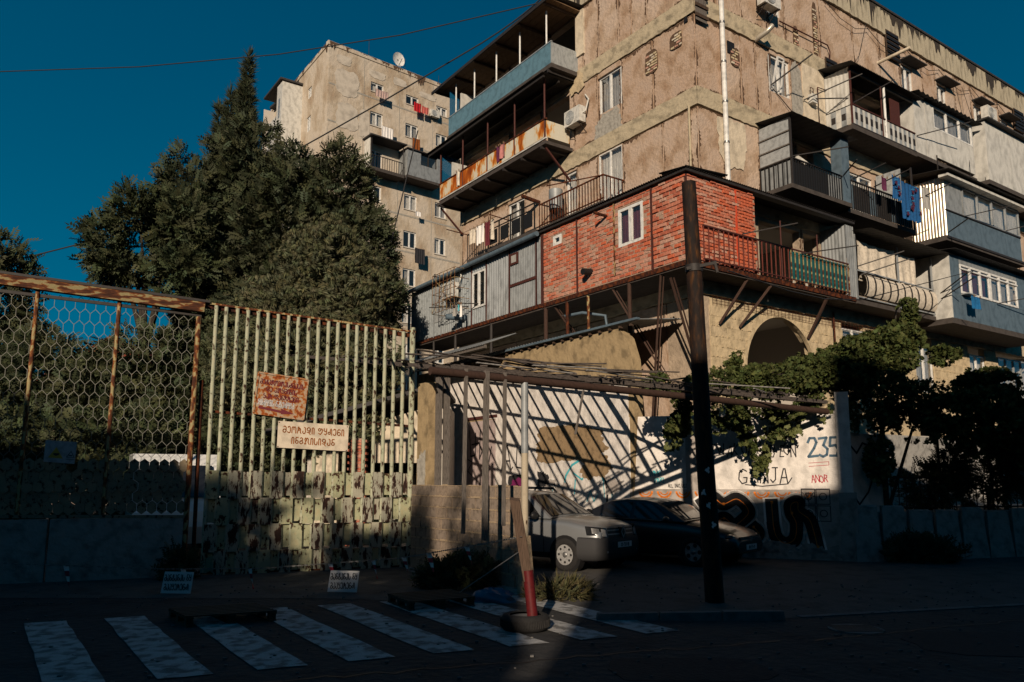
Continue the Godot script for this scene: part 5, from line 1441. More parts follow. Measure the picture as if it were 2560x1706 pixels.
	t = thing("rusty_sign", "rust-eaten metal sign with maroon lettering and an arrow wired to the gate bars", "sign", GF, V(-2.9, 3.2, 0.12))
	var bl := V(-3.45, 3.28, 0.115); var brr := V(-2.43, 3.17, 0.115); var tl := V(-3.38, 4.14, 0.115)
	var ux := (brr - bl).normalized(); var uy := (tl - bl).normalized()
	var w := bl.distance_to(brr); var h := bl.distance_to(tl)
	part(t, "plate", MB.new().poly([bl, brr, brr + uy * h, bl + uy * h], V(0, 0, 0.015)), M["sign_rust"])
	var fr := MB.new()
	for q in [[0.0, 0.0, 1.0, 0.0], [0.0, 1.0, 1.0, 1.0], [0.0, 0.0, 0.0, 1.0], [1.0, 0.0, 1.0, 1.0]]:
		fr.bar(bl + ux * w * q[0] + uy * h * q[1] + V(0, 0, 0.018), bl + ux * w * q[2] + uy * h * q[3] + V(0, 0, 0.018), 0.035, 0.035)
	part(t, "frame", fr, M["sign_rust"])
	var zo := V(0, 0, 0.019)
	var tx := MB.new()
	var k0 := 0
	for q in [["მეტალოპლასტმასის", 0.74], ["და ალუმინის", 0.57], ["კარ-ფანჯრები", 0.40]]:
		var tw := text_width(q[0], 0.10, 0.14, 0.95)
		var sc: float = minf(1.0, 0.88 * w / tw)
		write(t, q[0], bl + zo + ux * (w - tw * sc) * 0.5 + uy * h * q[1], ux, uy, 0.10, 0.018, 0.14 * sc, 0.95 * sc, mat("maroon", Color(0.12, 0.018, 0.025), 0.8))
	write(t, "ლითონის ნაკეთობა", bl + zo + ux * 0.06 + uy * h * 0.22, ux, uy, 0.12, 0.02, 0.08, 0.62, mat("paleink", Color(0.42, 0.40, 0.40), 0.8))
	tx = MB.new()
	tx.ribbon([Vector2(0.1, 0.14), Vector2(0.55, 0.1)], 0.05, bl + zo, ux, uy)
	tx.poly([bl + zo + ux * 0.55 + uy * 0.05, bl + zo + ux * 0.82 + uy * 0.09, bl + zo + ux * 0.55 + uy * 0.17], V(0, 0, 0.002))
	part(t, "arrow", tx, M["maroon"])
	t = thing("white_sign", "white metal sign with two lines of brown lettering on the gate bars", "sign", GF, V(-2.2, 2.5, 0.12))
	bl = V(-2.95, 2.57, 0.12); brr = V(-1.47, 2.51, 0.12); tl = V(-2.94, 3.14, 0.12)
	ux = (brr - bl).normalized(); uy = (tl - bl).normalized(); w = bl.distance_to(brr); h = 0.56
	part(t, "plate", MB.new().poly([bl, brr, brr + uy * h, bl + uy * h], V(0, 0, 0.014)), mat("sign_white", Color(0.62, 0.54, 0.43), 0.6, "blot", V(0.5, 0.5, 0.5)))
	tx = MB.new()
	for q in [["მეორადი ფუთები", 0.58], ["ინგლისიდან", 0.18]]:
		var tw := text_width(q[0], 0.135, 0.24, 0.95)
		var sc: float = minf(1.0, 0.86 * w / tw)
		write(t, q[0], bl + zo + ux * (w - tw * sc) * 0.5 + uy * h * q[1], ux, uy, 0.135, 0.02, 0.24 * sc, 0.95 * sc, mat("brown_ink", Color(0.24, 0.075, 0.012), 0.8))
	for q in [[0.02, 0.02], [0.02, 0.53], [1.45, 0.02], [1.45, 0.53]]:
		part(t, "rivet", MB.new().tube([bl + ux * q[0] + uy * q[1] + V(0, 0, 0.01), bl + ux * q[0] + uy * q[1] + V(0, 0, 0.022)], 0.012, 6), M["rusty"])
	t = thing("warning_sign", "pale warning sign with a yellow triangle on the mesh fence", "sign", GF, V(-6.9, 2.2, 0.06))
	var o := V(-7.19, 2.24, 0.06)
	part(t, "plate", MB.new().poly([o, o + V(0.52, -0.04, 0), o + V(0.54, 0.38, 0), o + V(0.01, 0.41, 0)], V(0, 0, 0.008)), mat("sign_pale", Color(0.42, 0.42, 0.44), 0.6, "blot", V(1, 1, 1)))
	o += V(0, 0, 0.01)
	var tri := part(t, "triangle", MB.new().poly([o + V(0.07, 0.08, 0), o + V(0.32, 0.06, 0), o + V(0.20, 0.28, 0)], V(0, 0, 0.002)), mat("sign_yellow", Color(0.42, 0.27, 0.04), 0.6))
	part(tri, "pictogram", MB.new().poly([o + V(0.15, 0.14, 0.003), o + V(0.20, 0.11, 0.003), o + V(0.25, 0.13, 0.003), o + V(0.26, 0.16, 0.003), o + V(0.16, 0.165, 0.003)], V(0, 0, 0.001)), M["paint_black"])
	part(t, "small_triangle", MB.new().ribbon(P([0.38, 0.09, 0.51, 0.085, 0.45, 0.20, 0.38, 0.09]), 0.01, o + V(0, 0, 0.001), V(1, 0, 0), gy).ribbon(P([0.42, 0.125, 0.47, 0.115]), 0.02, o + V(0, 0, 0.001), V(1, 0, 0), gy).ribbon(P([0.37, 0.05, 0.5, 0.045]), 0.008, o + V(0, 0, 0.001), V(1, 0, 0), gy), M["paint_black"])

# ---- chain, tape, papers, tyre post, pallets and the like in the street
func chain_at(s: float) -> Vector3:
	var c := [V(0.12, 1.17, -10.25), V(-0.6, 0.94, -11.6), V(-1.41, 0.70, -13.0), V(-1.94, 0.57, -13.6), V(-4.3, 0.39, -13.7), V(-5.85, 0.40, -13.5), V(-8.7, 0.50, -13.5), V(-10.8, 0.75, -13.4)]
	var f := clampf(s, 0.0, 1.0) * (c.size() - 1)
	var i := mini(int(f), c.size() - 2)
	return c[i].lerp(c[i + 1], f - i)

func street() -> void:
	var g := structure("ground")
	part(g, "ground_sheet", MB.new().box(-300, -0.3, -300, 300, 0.0, 60), M["asphalt"])
	g = structure("pavement")
	part(g, "paving", MB.new().poly([V(-12, 0.004, -13.0), V(-3, 0.004, -12.9), V(0.5, 0.004, -12.2), V(1.1, 0.004, -11.0), V(3.8, 0.004, -11.1), V(9.0, 0.004, -12.6), V(16, 0.004, -14.5), V(16, 0.004, -24), V(-12, 0.004, -30)], V(0, 0.002, 0)), M["concrete_floor"])
	for i in 3:
		var k := part(g, "kerb_stone", MB.new().hexa([V(1.15 + i * 0.86, 0, -10.9), V(2.0 + i * 0.86, 0, -10.93), V(2.0 + i * 0.86, 0, -11.08), V(1.15 + i * 0.86, 0, -11.06), V(1.17 + i * 0.86, 0.09 + 0.015 * i, -10.92), V(1.99 + i * 0.86, 0.1 + 0.01 * i, -10.95), V(1.99 + i * 0.86, 0.1 + 0.01 * i, -11.07), V(1.17 + i * 0.86, 0.09 + 0.015 * i, -11.06)]), M["kerb_stone"])
	for i in 4:
		part(g, "kerb_stone", MB.new().bar(V(4.0 + i * 1.5, 0.0, -11.2 - i * 0.42), V(5.46 + i * 1.5, 0.0, -11.61 - i * 0.42), 0.14, 0.03), M["kerb_stone"])
	for q in [[3.6, -9.6, 9.5, -12.0], [-2.5, -7.6, 3.2, -9.6], [-9.5, -11.8, -5.5, -12.6], [5.0, -8.0, 8.5, -8.4]]:
		var ck := MB.new()
		var pp := []
		for i in 40:
			var f := i / 39.0
			pp.append(Vector2(lerpf(q[0], q[2], f) + rng.randf_range(-0.05, 0.05), lerpf(q[1], q[3], f) + rng.randf_range(-0.06, 0.06)))
		ck.ribbon(pp, 0.02, V(0, 0.0075, 0), V(1, 0, 0), V(0, 0, 1))
		part(g, "crack", ck, M["black"])
	for q in [[6.2, -9.4, 1.5, 0.7], [-3.0, -6.9, 1.2, 0.6], [1.8, -8.2, 0.8, 0.5]]:
		var pts := []
		for i in 16:
			var an := -TAU * i / 16.0
			var e := pow(pow(absf(cos(an)), 5.0) + pow(absf(sin(an)), 5.0), -0.2) * rng.randf_range(0.93, 1.05)
			pts.append(V(q[0] + cos(an) * q[2] * e, 0.002, q[1] + sin(an) * q[3] * e))
		part(g, "road_patch", MB.new().poly(pts, V(0, 0.004, 0)), M["asphalt_patch"])
	var grit := MB.new()
	for i in 700:
		var p := V(rng.randf_range(-9, 10), 0.006, rng.randf_range(-15, -7.5))
		var r := rng.randf_range(0.006, 0.02)
		grit.box(p.x - r, p.y, p.z - r * 0.7, p.x + r, p.y + r, p.z + r)
	var go := part(g, "grit", grit, M["kerb_stone"])
	go.set_meta("kind", "stuff")
	g = structure("crosswalk")
	for i in 8:
		var a := Vector2(-6.5 + i * 0.885, -10.7 - i * 0.37)
		var b := Vector2(-4.25 + i * 0.845, -7.4 - i * 0.37)
		var wd := Vector2(0.46, -0.2)
		var rows := []
		for r in 12:
			var line := []
			for c in 3:
				var p := a.lerp(b, r / 11.0) + wd * (c * 0.5) + Vector2(rng.randf_range(-0.012, 0.012), rng.randf_range(-0.012, 0.012))
				line.append(V(p.x, 0.010, p.y))
			rows.append(line)
		part(g, "stripe", MB.new().grid(rows), M["road_paint"])
	var t := thing("manhole_cover", "round cast iron manhole cover set in the dark road", "manhole", WW, V(4.4, 0, -10.3))
	part(t, "cover", MB.new().tube([V(4.4, 0.0, -10.3), V(4.4, 0.014, -10.3)], 0.34, 28), M["kerb_stone"])
	for i in 6:
		bx(t, "rib", 4.12, 0.014, -10.52 + i * 0.08, 4.68, 0.019, -10.49 + i * 0.08, M["dark_metal"])
	# chain barrier
	t = thing("chain", "thin steel chain strung low in front of the gate", "chain", WW, V(-4.0, 0.4, -13.6))
	var mb := MB.new()
	var prev := chain_at(0)
	for i in range(1, 301):
		var p := chain_at(i / 300.0)
		mb.bar(prev, prev.lerp(p, 1.15), 0.022 if i % 2 else 0.006, 0.006 if i % 2 else 0.022)
		prev = p
	mb.bar(V(0.1, 0.98, -10.3), V(-0.75, 0.3, -11.5), 0.012, 0.012)
	part(t, "links", mb, M["steel"])
	for s in [0.155, 0.275, 0.40, 0.455, 0.50, 0.59, 0.69, 0.80, 0.915]:
		var p := chain_at(s)
		t = thing("barrier_tape", "strip of red and white barrier tape knotted on the chain", "tape", WW, p, "tape strips on the chain")
		var tw := rng.randf_range(-0.5, 0.5)
		var ln := rng.randf_range(0.24, 0.38)
		for k in 4:
			var a0 := tw + k * 0.35; var a1 := tw + (k + 1) * 0.35
			var y0 := p.y - ln * k / 4.0; var y1 := p.y - ln * (k + 1) / 4.0
			var d0 := V(cos(a0), 0, sin(a0)) * 0.04; var d1 := V(cos(a1), 0, sin(a1)) * 0.04
			var c0 := V(p.x + 0.02 * k, y0, p.z); var c1 := V(p.x + 0.02 * (k + 1), y1, p.z)
			var m := MB.new()
			m.quad(c1 - d1, c1 + d1, c0 + d0, c0 - d0)
			m.quad(c1 - d1 - V(0, 0, 0.002), c0 - d0 - V(0, 0, 0.002), c0 + d0 - V(0, 0, 0.002), c1 + d1 - V(0, 0, 0.002))
			part(t, "stripe", m, M["paint_white"] if k % 2 == 0 else M["paint_red"])
	for q in [[-5.6, 0.5, -13.45, "hand-lettered white notice hung on the chain before the mesh fence"], [-2.85, 0.42, -13.62, "hand-lettered white notice hung on the chain before the gate"]]:
		t = thing("paper_notice", q[3], "notice", WW, V(q[0], 0.1, q[2]), "notices hung on the chain")
		var o := V(q[0] - 0.28, 0.02, q[2] + 0.06)
		part(t, "sheet", MB.new().poly([o, o + V(0.5, -0.01, 0.0), o + V(0.53, 0.34, -0.03), o + V(0.04, 0.35, -0.03)], V(0, 0, 0.004)), mat("notice", Color(0.60, 0.60, 0.60), 0.8))
		var tx := MB.new()
		write(t, "მანქანას ნუ", o + V(0.05, 0.2, 0.0), V(1, 0, 0), V(0, 1, -0.08).normalized(), 0.1, 0.012, 0.12, 0.66, M["paint_black"])
		tx = MB.new()
		lettering(tx, "გააჩერებთ", o + V(0.05, 0.05, 0.006), V(1, 0, 0), V(0, 1, -0.08).normalized(), 0.1, 0.012, 0.12, 0.7)
		part(t, "lettering", tx, M["paint_black"])
	t = thing("tyre_bollard", "wooden plank in a red pipe set in an old concrete-filled tyre", "bollard", WW, V(0.17, 0, -10.3))
	var rings := []
	for i in 25:
		var an := TAU * i / 24.0
		var d := V(cos(an), 0, sin(an))
		var c := V(0.17, 0, -10.3)
		rings.append([c + d * 0.20 + V(0, 0.19, 0), c + d * 0.24 + V(0, 0.205, 0), c + d * 0.285 + V(0, 0.19, 0), c + d * 0.312 + V(0, 0.15, 0), c + d * 0.318 + V(0, 0.10, 0), c + d * 0.312 + V(0, 0.05, 0), c + d * 0.285 + V(0, 0.01, 0), c + d * 0.20 + V(0, 0.0, 0)])
	var ty := part(t, "tyre", MB.new().grid(rings), M["rubber"])
	for i in 60:
		var an := TAU * i / 60.0
		var d := V(cos(an), 0, sin(an))
		part(ty, "tread", MB.new().bar(V(0.17, 0.055, -10.3) + d * 0.315, V(0.17, 0.145, -10.3) + d.rotated(Vector3.UP, 0.05) * 0.315, 0.016, 0.012), M["rubber"])
	part(t, "concrete_fill", MB.new().tube([V(0.17, 0.02, -10.3), V(0.17, 0.165, -10.3)], 0.21, 20), M["kerb_stone"])
	tb(t, "red_pipe", [V(0.27, 0.1, -10.3), V(0.205, 0.74, -10.31)], 0.07, mat("red_pipe", Color(0.10, 0.009, 0.011), 0.5, "blot", V(2, 2, 2)), 14)
	part(t, "plank", MB.new().hexa([V(0.15, 0.6, -10.26), V(0.28, 0.6, -10.28), V(0.28, 0.6, -10.36), V(0.15, 0.6, -10.34), V(-0.03, 1.64, -10.28), V(0.10, 1.62, -10.3), V(0.10, 1.66, -10.38), V(-0.03, 1.67, -10.36)]), M["plank_wood"])
	pallet("worn wooden pallet lying flat on the crossing before the mesh fence", V(-4.77, 0, -11.11), V(-3.70, 0, -11.56), V(-4.24, 0, -10.43))
	pallet("worn wooden pallet lying flat beside a blue plastic bag", V(-1.95, 0, -12.5), V(-1.0, 0, -13.0), V(-1.5, 0, -11.65))
	t = thing("plastic_bag", "crumpled blue plastic bag lying by the pallet", "bag", WW, V(-0.3, 0, -12.6))
	var rr := []
	for i in 9:
		var line := []
		for j in 20:
			var an := TAU * j / 20.0
			var el := i / 8.0 * PI * 0.5
			var q := 1.0 + rng.randf_range(-0.16, 0.16)
			line.append(V(-0.3 + cos(an) * cos(el) * 0.36 * q, 0.005 + 0.2 * sin(el) * q, -12.6 + sin(an) * cos(el) * 0.22 * q))
		rr.append(line)
	part(t, "film", MB.new().grid(rr, true), mat("bag", Color(0.03, 0.10, 0.16), 0.3))

func pallet(label: String, a: Vector3, b: Vector3, c: Vector3) -> void:
	var t := thing("pallet", label, "pallet", WW, a, "pallets on the road")
	var u := b - a; var w := c - a
	for i in 7:
		var s := i / 6.0 * 0.88
		br(t, "deck_board", a + w * (s + 0.06) + V(0, 0.135, 0), a + u + w * (s + 0.06) + V(0, 0.135, 0), 0.085, 0.02, M["wood_dark"])
	for i in 3:
		var s := 0.05 + i * 0.45
		br(t, "stringer", a + u * s + V(0, 0.112, 0), a + u * s + w + V(0, 0.112, 0), 0.09, 0.022, M["wood_dark"])
		br(t, "skid", a + u * s + V(0, 0.015, 0), a + u * s + w + V(0, 0.015, 0), 0.09, 0.022, M["wood_dark"])
		for k in 3:
			var p := a + u * s + w * (0.08 + k * 0.42)
			br(t, "block", p + V(0, 0.064, 0) - w * 0.05, p + V(0, 0.064, 0) + w * 0.05, 0.09, 0.072, M["wood_dark"])

# ---- the yard: annex wall, graffiti wall, block wall, ruined roof, pole
func smooth(p: Array) -> Array:
	var c := Curve2D.new()
	for i in p.size():
		var d: Vector2 = (p[mini(i + 1, p.size() - 1)] - p[maxi(i - 1, 0)]) * 0.17
		c.add_point(p[i], -d, d)
	return Array(c.tessellate(4, 4))

func roof_y(z: float) -> float:
	return 3.60 + 0.158 * (3.4 - z)

func yard() -> void:
	var A := [V(-2.0, 0, 0), V(0, 0, 1), V(-1, 0, 0)]
	var t := thing("annex", "low annex with tan plaster above and scrawled white wall below, blue metal eave", "building", BF, V(-1, 0, -6))
	part(t, "wall", MB.new().poly([fp(A, -13.0, 0, -0.3), fp(A, -0.94, 0, -0.3), fp(A, -0.70, 4.4, -0.3), fp(A, -0.78, 5.1, -0.3), fp(A, -1.0, 5.7, -0.3), fp(A, -1.3, 6.0, -0.3), fp(A, -13.0, 6.0, -0.3)], V(-0.3, 0, 0)), M["tan_wall"])
	var wl := []
	var top := []
	for i in 26:
		var z := lerpf(-11.6, -0.96, i / 25.0)
		top.append(fp(A, z, roof_y(z) + 0.05 + rng.randf_range(-0.04, 0.06), 0.0))
	top.reverse()
	part(t, "whitewash", MB.new().poly([fp(A, -11.6, 0.02, 0), fp(A, -9.32, 0.02, 0), fp(A, -9.32, 4.0, 0), fp(A, -7.35, 3.92, 0), fp(A, -7.35, 0.02, 0), fp(A, -0.96, 0.02, 0)] + top, V(-0.022, 0, 0)), M["white_wall"])
	fbx(t, "blocked_door", A, -9.3, 0.02, -0.02, -7.37, 3.9, 0.006, mat("door_pink", Color(0.44, 0.36, 0.35), 0.9, "blot", V(0.6, 0.6, 0.6)))
	fbx(t, "lintel", A, -9.4, 3.96, 0.0, -7.25, 4.06, 0.04, M["oxide"])
	part(t, "peeled_patch", blob(A, -3.55, 2.95, 1.55, 0.52, 0.0225, 0.004, 70, 0.13), M["ochre"])
	part(t, "peeled_patch", blob(A, -2.35, 2.3, 0.6, 0.35, 0.0227, 0.004, 40, 0.2), M["ochre"])
	for q in [[-1.6, 1.75, 0.3, 0.2], [-4.6, 1.75, 0.4, 0.15], [-3.8, 1.55, 0.3, 0.25], [-6.2, 1.9, 0.2, 0.12]]:
		part(t, "peeled_patch", blob(A, q[0], q[1], q[2], q[3], 0.0225, 0.003, 26, 0.35), M["lower_wall"])
	br(t, "eave", V(-2.12, 6.07, -9.7), V(-2.12, 6.12, -0.4), 0.12, 0.06, M["blue_grey"])
	for i in 22:
		bx(t, "rafter_end", -2.1, 5.98, -9.6 + i * 0.42, -2.0, 6.04, -9.52 + i * 0.42, M["wood_dark"])
	part(t, "roof", MB.new().corr(V(-2.15, 6.14, -13.0), V(0, 0, 12.4), V(2.0, 0.25, 0), 0.15, 0.02), M["grey_sheet"])
	part(t, "lean_to_roof", MB.new().corr(V(-3.4, 6.1, -13.6), V(0, 0, 7.6), V(1.3, 0.5, 0), 0.1, 0.02), M["grey_sheet"])
	br(t, "lean_to_beam", V(-3.3, 6.05, -13.6), V(-3.3, 6.05, -6.0), 0.08, 0.1, M["wood_grey"])
	# scrawls
	var o: Vector3 = A[0] + A[2] * 0.0245
	var ux: Vector3 = A[1]
	var g := MB.new()
	g.ribbon(P([-9.0, 3.6, -8.9, 2.7, -8.6, 2.75, -8.6, 3.5]), 0.05, o, ux, Vector3.UP)
	g.ribbon(P([-8.85, 3.1, -8.4, 3.15]), 0.05, o, ux, Vector3.UP)
	g.ribbon(P([-8.3, 3.6, -8.35, 2.6, -7.8, 3.4]), 0.05, o, ux, Vector3.UP)
	g.ribbon(P([-8.3, 3.0, -7.75, 2.5, -7.6, 3.0]), 0.05, o, ux, Vector3.UP)
	g.ribbon(P([-9.1, 2.6, -8.8, 2.5, -9.1, 2.2, -8.6, 1.9]), 0.04, o, ux, Vector3.UP)
	g.ribbon(P([-7.0, 2.2, -6.8, 2.95, -6.65, 3.0, -6.45, 2.2, -6.35, 2.3]), 0.05, o, ux, Vector3.UP)
	g.ribbon(P([-6.9, 2.5, -6.5, 2.5]), 0.05, o, ux, Vector3.UP)
	g.ribbon(P([-6.1, 3.0, -6.15, 2.3, -5.8, 2.25, -5.7, 2.7, -5.95, 2.75, -5.75, 3.0]), 0.05, o, ux, Vector3.UP)
	part(t, "graffiti", g, M["paint_black"])
	g = MB.new()
	g.ribbon(circ(-2.84, 1.55, 0.92, 20, 330), 0.07, o, ux, Vector3.UP)
	g.ribbon(P([-3.3, 2.1, -2.9, 1.9, -2.7, 2.15]), 0.05, o, ux, Vector3.UP)
	g.ribbon(P([-3.2, 1.9, -3.25, 1.5]), 0.05, o, ux, Vector3.UP)
	g.ribbon(P([-2.7, 1.3, -2.55, 1.6, -2.4, 1.3, -2.25, 1.5]), 0.04, o, ux, Vector3.UP)
	g.ribbon(circ(-8.0, 2.05, 0.14, 150, 400), 0.05, o, ux, Vector3.UP)
	g.ribbon(P([-8.0, 1.95, -8.1, 1.75]), 0.05, o, ux, Vector3.UP)
	for z in [-2.0, -1.7, -4.3]:
		g.ribbon(P([z, 1.9, z + 0.05, 1.4]), 0.03, o, ux, Vector3.UP)
	part(t, "graffiti", g, M["paint_teal"])
	part(t, "graffiti", blob(A, -6.1, 1.7, 0.5, 0.36, 0.0245, 0.002, 24, 0.08), M["paint_black"])
	part(t, "graffiti", blob(A, -6.05, 1.72, 0.34, 0.22, 0.0275, 0.002, 20, 0.2), M["paint_purple"])
	part(t, "graffiti", blob(A, -4.75, 1.9, 0.28, 0.22, 0.0245, 0.002, 18, 0.25), M["paint_black"])
	g = MB.new().ribbon(P([-4.9, 1.8, -5.2, 1.55, -4.6, 1.5, -4.2, 1.8, -4.05, 1.6]), 0.07, o, ux, Vector3.UP)
	g.ribbon(circ(-2.84, 1.5, 1.0, -60, 60), 0.08, o, ux, Vector3.UP)
	part(t, "graffiti", g, M["paint_black"])
	# white wall with the big piece
	t = thing("graffiti_wall", "white plastered wall with a dark painted lower band and big black lettering, 235 sprayed near its end", "wall", WF, V(2.6, 0, -0.12))
	var F := [V(0, 0, 0), V(1, 0, 0), V(0, 0, 1)]
	fbx(t, "wall", F, -0.02, 1.66, -0.28, 5.05, 3.55, 0.0, M["white_wall"])
	fbx(t, "lower_band", F, -0.02, 0.0, -0.28, 5.05, 1.657, 0.03, M["lower_wall"])
	fbx(t, "end_pillar", F, 5.053, 0.0, -0.35, 5.36, 4.0, 0.045, M["white_wall"])
	fbx(t, "pillar_base", F, 5.03, 0.0, -0.36, 5.42, 1.6, 0.08, M["dark_concrete"])
	fbx(t, "flat_pier", F, 1.45, 1.66, 0.0, 1.85, 3.5, 0.02, M["lower_wall"])
	o = V(0, 0, 0.0035)
	ux = V(1, 0, 0)
	g = MB.new()
	lettering(g, "235", o + V(4.4, 2.45, 0), ux, Vector3.UP, 0.46, 0.06, 0.08, 0.85)
	part(t, "graffiti", g, M["paint_blue"])
	g = MB.new()
	lettering(g, "GANJA", o + V(2.75, 1.82, 0), ux, Vector3.UP, 0.36, 0.03, 0.16, 1.0, 0.06)
	g.ribbon(P([2.9, 1.78, 3.3, 1.74, 3.9, 1.8, 4.0, 1.95]), 0.025, o, ux, Vector3.UP)
	lettering(g, "ALL INCLUSIVE...", o + V(0.98, 1.70, 0), ux, Vector3.UP, 0.09, 0.014, 0.18, 0.8, 0.1)
	lettering(g, "I WAK OP KOB EON", o + V(2.1, 2.5, 0), ux, Vector3.UP, 0.28, 0.026, 0.1, 0.8, 0.2)
	part(t, "graffiti", g, M["paint_black"])
	g = MB.new()
	lettering(g, "ANOR", o + V(4.45, 1.85, 0), ux, Vector3.UP, 0.17, 0.02, 0.1, 0.9, 0.15)
	g.ribbon(P([4.4, 2.22, 4.85, 2.25, 4.85, 2.33, 4.4, 2.3]), 0.012, o, ux, Vector3.UP)
	part(t, "graffiti", g, M["paint_red"])
	g = MB.new()
	for q in [["VAMO", 0.5, 1.98], ["KARI", 0.62, 1.8]]:
		lettering(g, q[0], o + V(q[1], q[2], 0), ux, Vector3.UP, 0.13, 0.022, 0.15, 0.9, 0.2)
	part(t, "graffiti", g, M["paint_teal"])
	o = V(0, 0, 0.0335)
	var hl := MB.new(); var bk := MB.new(); var og := MB.new()
	var strokes := [P([3.5, 1.35, 3.52, 0.8, 3.6, 0.5, 3.8, 0.38, 4.0, 0.5, 4.05, 0.85, 3.95, 1.1, 3.95, 1.3, 4.1, 1.36, 4.12, 1.15, 4.35, 0.95, 4.45, 0.6, 4.5, 0.32]), P([2.0, 0.7, 2.35, 0.95, 2.6, 0.7]), P([2.6, 0.75, 2.95, 1.1, 2.7, 1.42, 2.35, 1.3, 2.1, 1.45, 1.8, 1.3]), P([3.0, 0.35, 3.15, 0.6, 3.05, 0.75])]
	for s0 in strokes:
		var s := smooth(s0)
		hl.ribbon(s, 0.40, o, ux, Vector3.UP)
		bk.ribbon(s, 0.30, o + V(0, 0, 0.0015), ux, Vector3.UP)
		og.ribbon(s, 0.018, o + V(0, 0, 0.003), ux, Vector3.UP)
		for p in [s0[0], s0[s0.size() - 1], s0[s0.size() / 2]]:
			og.ribbon([p, p + Vector2(0.02, 0)], 0.06, o + V(0, 0, 0.003), ux, Vector3.UP)
	part(t, "outline", hl, M["paint_white"])
	part(t, "big_letters", bk, M["paint_black"])
	part(t, "graffiti", og, M["paint_orange"])
	g = MB.new()
	for i in 9:
		g.ribbon(circ(0.4 + i * 0.48, 1.62, 0.17, 190, 350), 0.05, V(0, 0, 0.0332), ux, Vector3.UP)
		g.ribbon(circ(0.4 + i * 0.48, 1.62, 0.10, 200, 340), 0.03, V(0, 0, 0.0332), ux, Vector3.UP)
	part(t, "ornament", g, M["paint_orange"])
	g = MB.new()
	for i in 2:
		for j in 2:
			g.ribbon(P([4.2 + i * 0.33, 0.92 + j * 0.4, 4.5 + i * 0.33, 0.92 + j * 0.4, 4.5 + i * 0.33, 1.28 + j * 0.4, 4.2 + i * 0.33, 1.28 + j * 0.4, 4.2 + i * 0.33, 0.92 + j * 0.4]), 0.02, V(0, 0, 0.0338), ux, Vector3.UP)
			g.ribbon(circ(4.35 + i * 0.33, 1.1 + j * 0.4, 0.08), 0.02, V(0, 0, 0.0338), ux, Vector3.UP)
	lettering(g, "1 9.", V(4.26, 1.36, 0.034), ux, Vector3.UP, 0.1, 0.016, 0.12, 0.8, 0.15)
	lettering(g, "DNIPRO", V(4.22, 1.5, 0.034), ux, Vector3.UP, 0.1, 0.016, 0.12, 0.8, 0.15)
	part(t, "ornament", g, M["paint_black"])
	for s in 14:
		var hx := rng.randf_range(0.1, 4.9)
		part(t, "peeled_patch", blob(F, hx, rng.randf_range(0.05, 0.35), rng.randf_range(0.1, 0.3), 0.12, 0.0336, 0.002, 18, 0.4), M["dark_concrete"])
	# block wall with raked joints, and the tan pillar
	t = thing("block_wall", "low wall of rough grey concrete blocks with pale mortar beside the white post", "wall", BF, V(-8.4, 0, 1.2))
	bx(t, "mortar", -8.50, 0.0, -0.78, -8.36, 1.79, 3.22, M["block_mortar"])
	for r in 8:
		var y := 0.08 + r * 0.215
		var z := -0.78 - (0.2 if r % 2 else 0.0)
		while z < 3.2:
			var a := maxf(z, -0.78)
			var e := minf(z + 0.42, 3.24)
			if e - a > 0.06:
				var bm := MB.new().box(-8.515 + rng.randf_range(-0.008, 0.006), y, a + 0.008, -8.345, y + 0.195, e - 0.01)
				part(t, "block", bm, M["block" if rng.randf() < 0.6 else "block_b"])
			z += 0.43
		# mortar squeezed out of the bed joint
		var sq := MB.new()
		var zz := -0.75
		while zz < 3.1:
			var l := rng.randf_range(0.06, 0.3)
			sq.box(-8.53, y + 0.19, zz, -8.5, y + 0.19 + rng.randf_range(0.015, 0.04), zz + l)
			zz += l + rng.randf_range(0.0, 0.12)
		part(t, "joint_mortar", sq, M["block_mortar"])
	bx(t, "footing", -8.6, 0, -0.8, -8.35, 0.075, 3.3, M["dark_concrete"])
	t = thing("pillar", "tall tan plastered pillar at the end of the gate, plaster flaking grey", "pillar", BF, V(-8.5, 0, -1.2))
	bx(t, "shaft", -8.1, 0, -1.35, -7.75, 4.05, -0.85, M["tan_wall"])
	part(t, "bare_patch", blob([V(-8.1, 0, 0), V(0, 0, 1), V(-1, 0, 0)], -1.12, 2.0, 0.18, 0.5, 0.002, 0.008, 22, 0.2), M["plaster_grey"])
	for q in [[-7.9, -0.75], [-7.72, -0.72]]:
		t = thing("timber_post", "upright weathered timber post beside the tan pillar", "post", BF, V(q[0], 1.7, q[1]), "timber posts beside the pillar")
		bx(t, "post", q[0] - 0.05, 1.75, q[1] - 0.06, q[0] + 0.06, 4.15, q[1] + 0.06, M["wood_grey"])
	# ruined slatted roof
	t = thing("slatted_roof", "ruined lattice roof of grey beams and loose slats over the yard", "roof", BF, V(-4, 3.5, -2))
	tb(t, "front_beam", [V(-10.4, 3.62, 3.42), V(-4, 3.56, 3.40), V(0.35, 3.5, 3.35)], 0.07, M["rust_dark"], 10)
	bx(t, "front_beam", -9.9, 3.70, 3.2, 0.4, 3.78, 3.34, M["wood_slat"])
	for i in 6:
		var x := -8.6 + i * 1.5
		var zb := -10.8 if x < -2.1 else -0.9 + (x + 2.0) * 1.53
		if x > -2.2:
			zb = minf(zb, 3.0)
		br(t, "rafter", V(x, roof_y(3.5) + 0.12, 3.5), V(x + rng.randf_range(-0.1, 0.1), roof_y(zb) + 0.12, zb), 0.05, 0.08, M["wood_slat"])
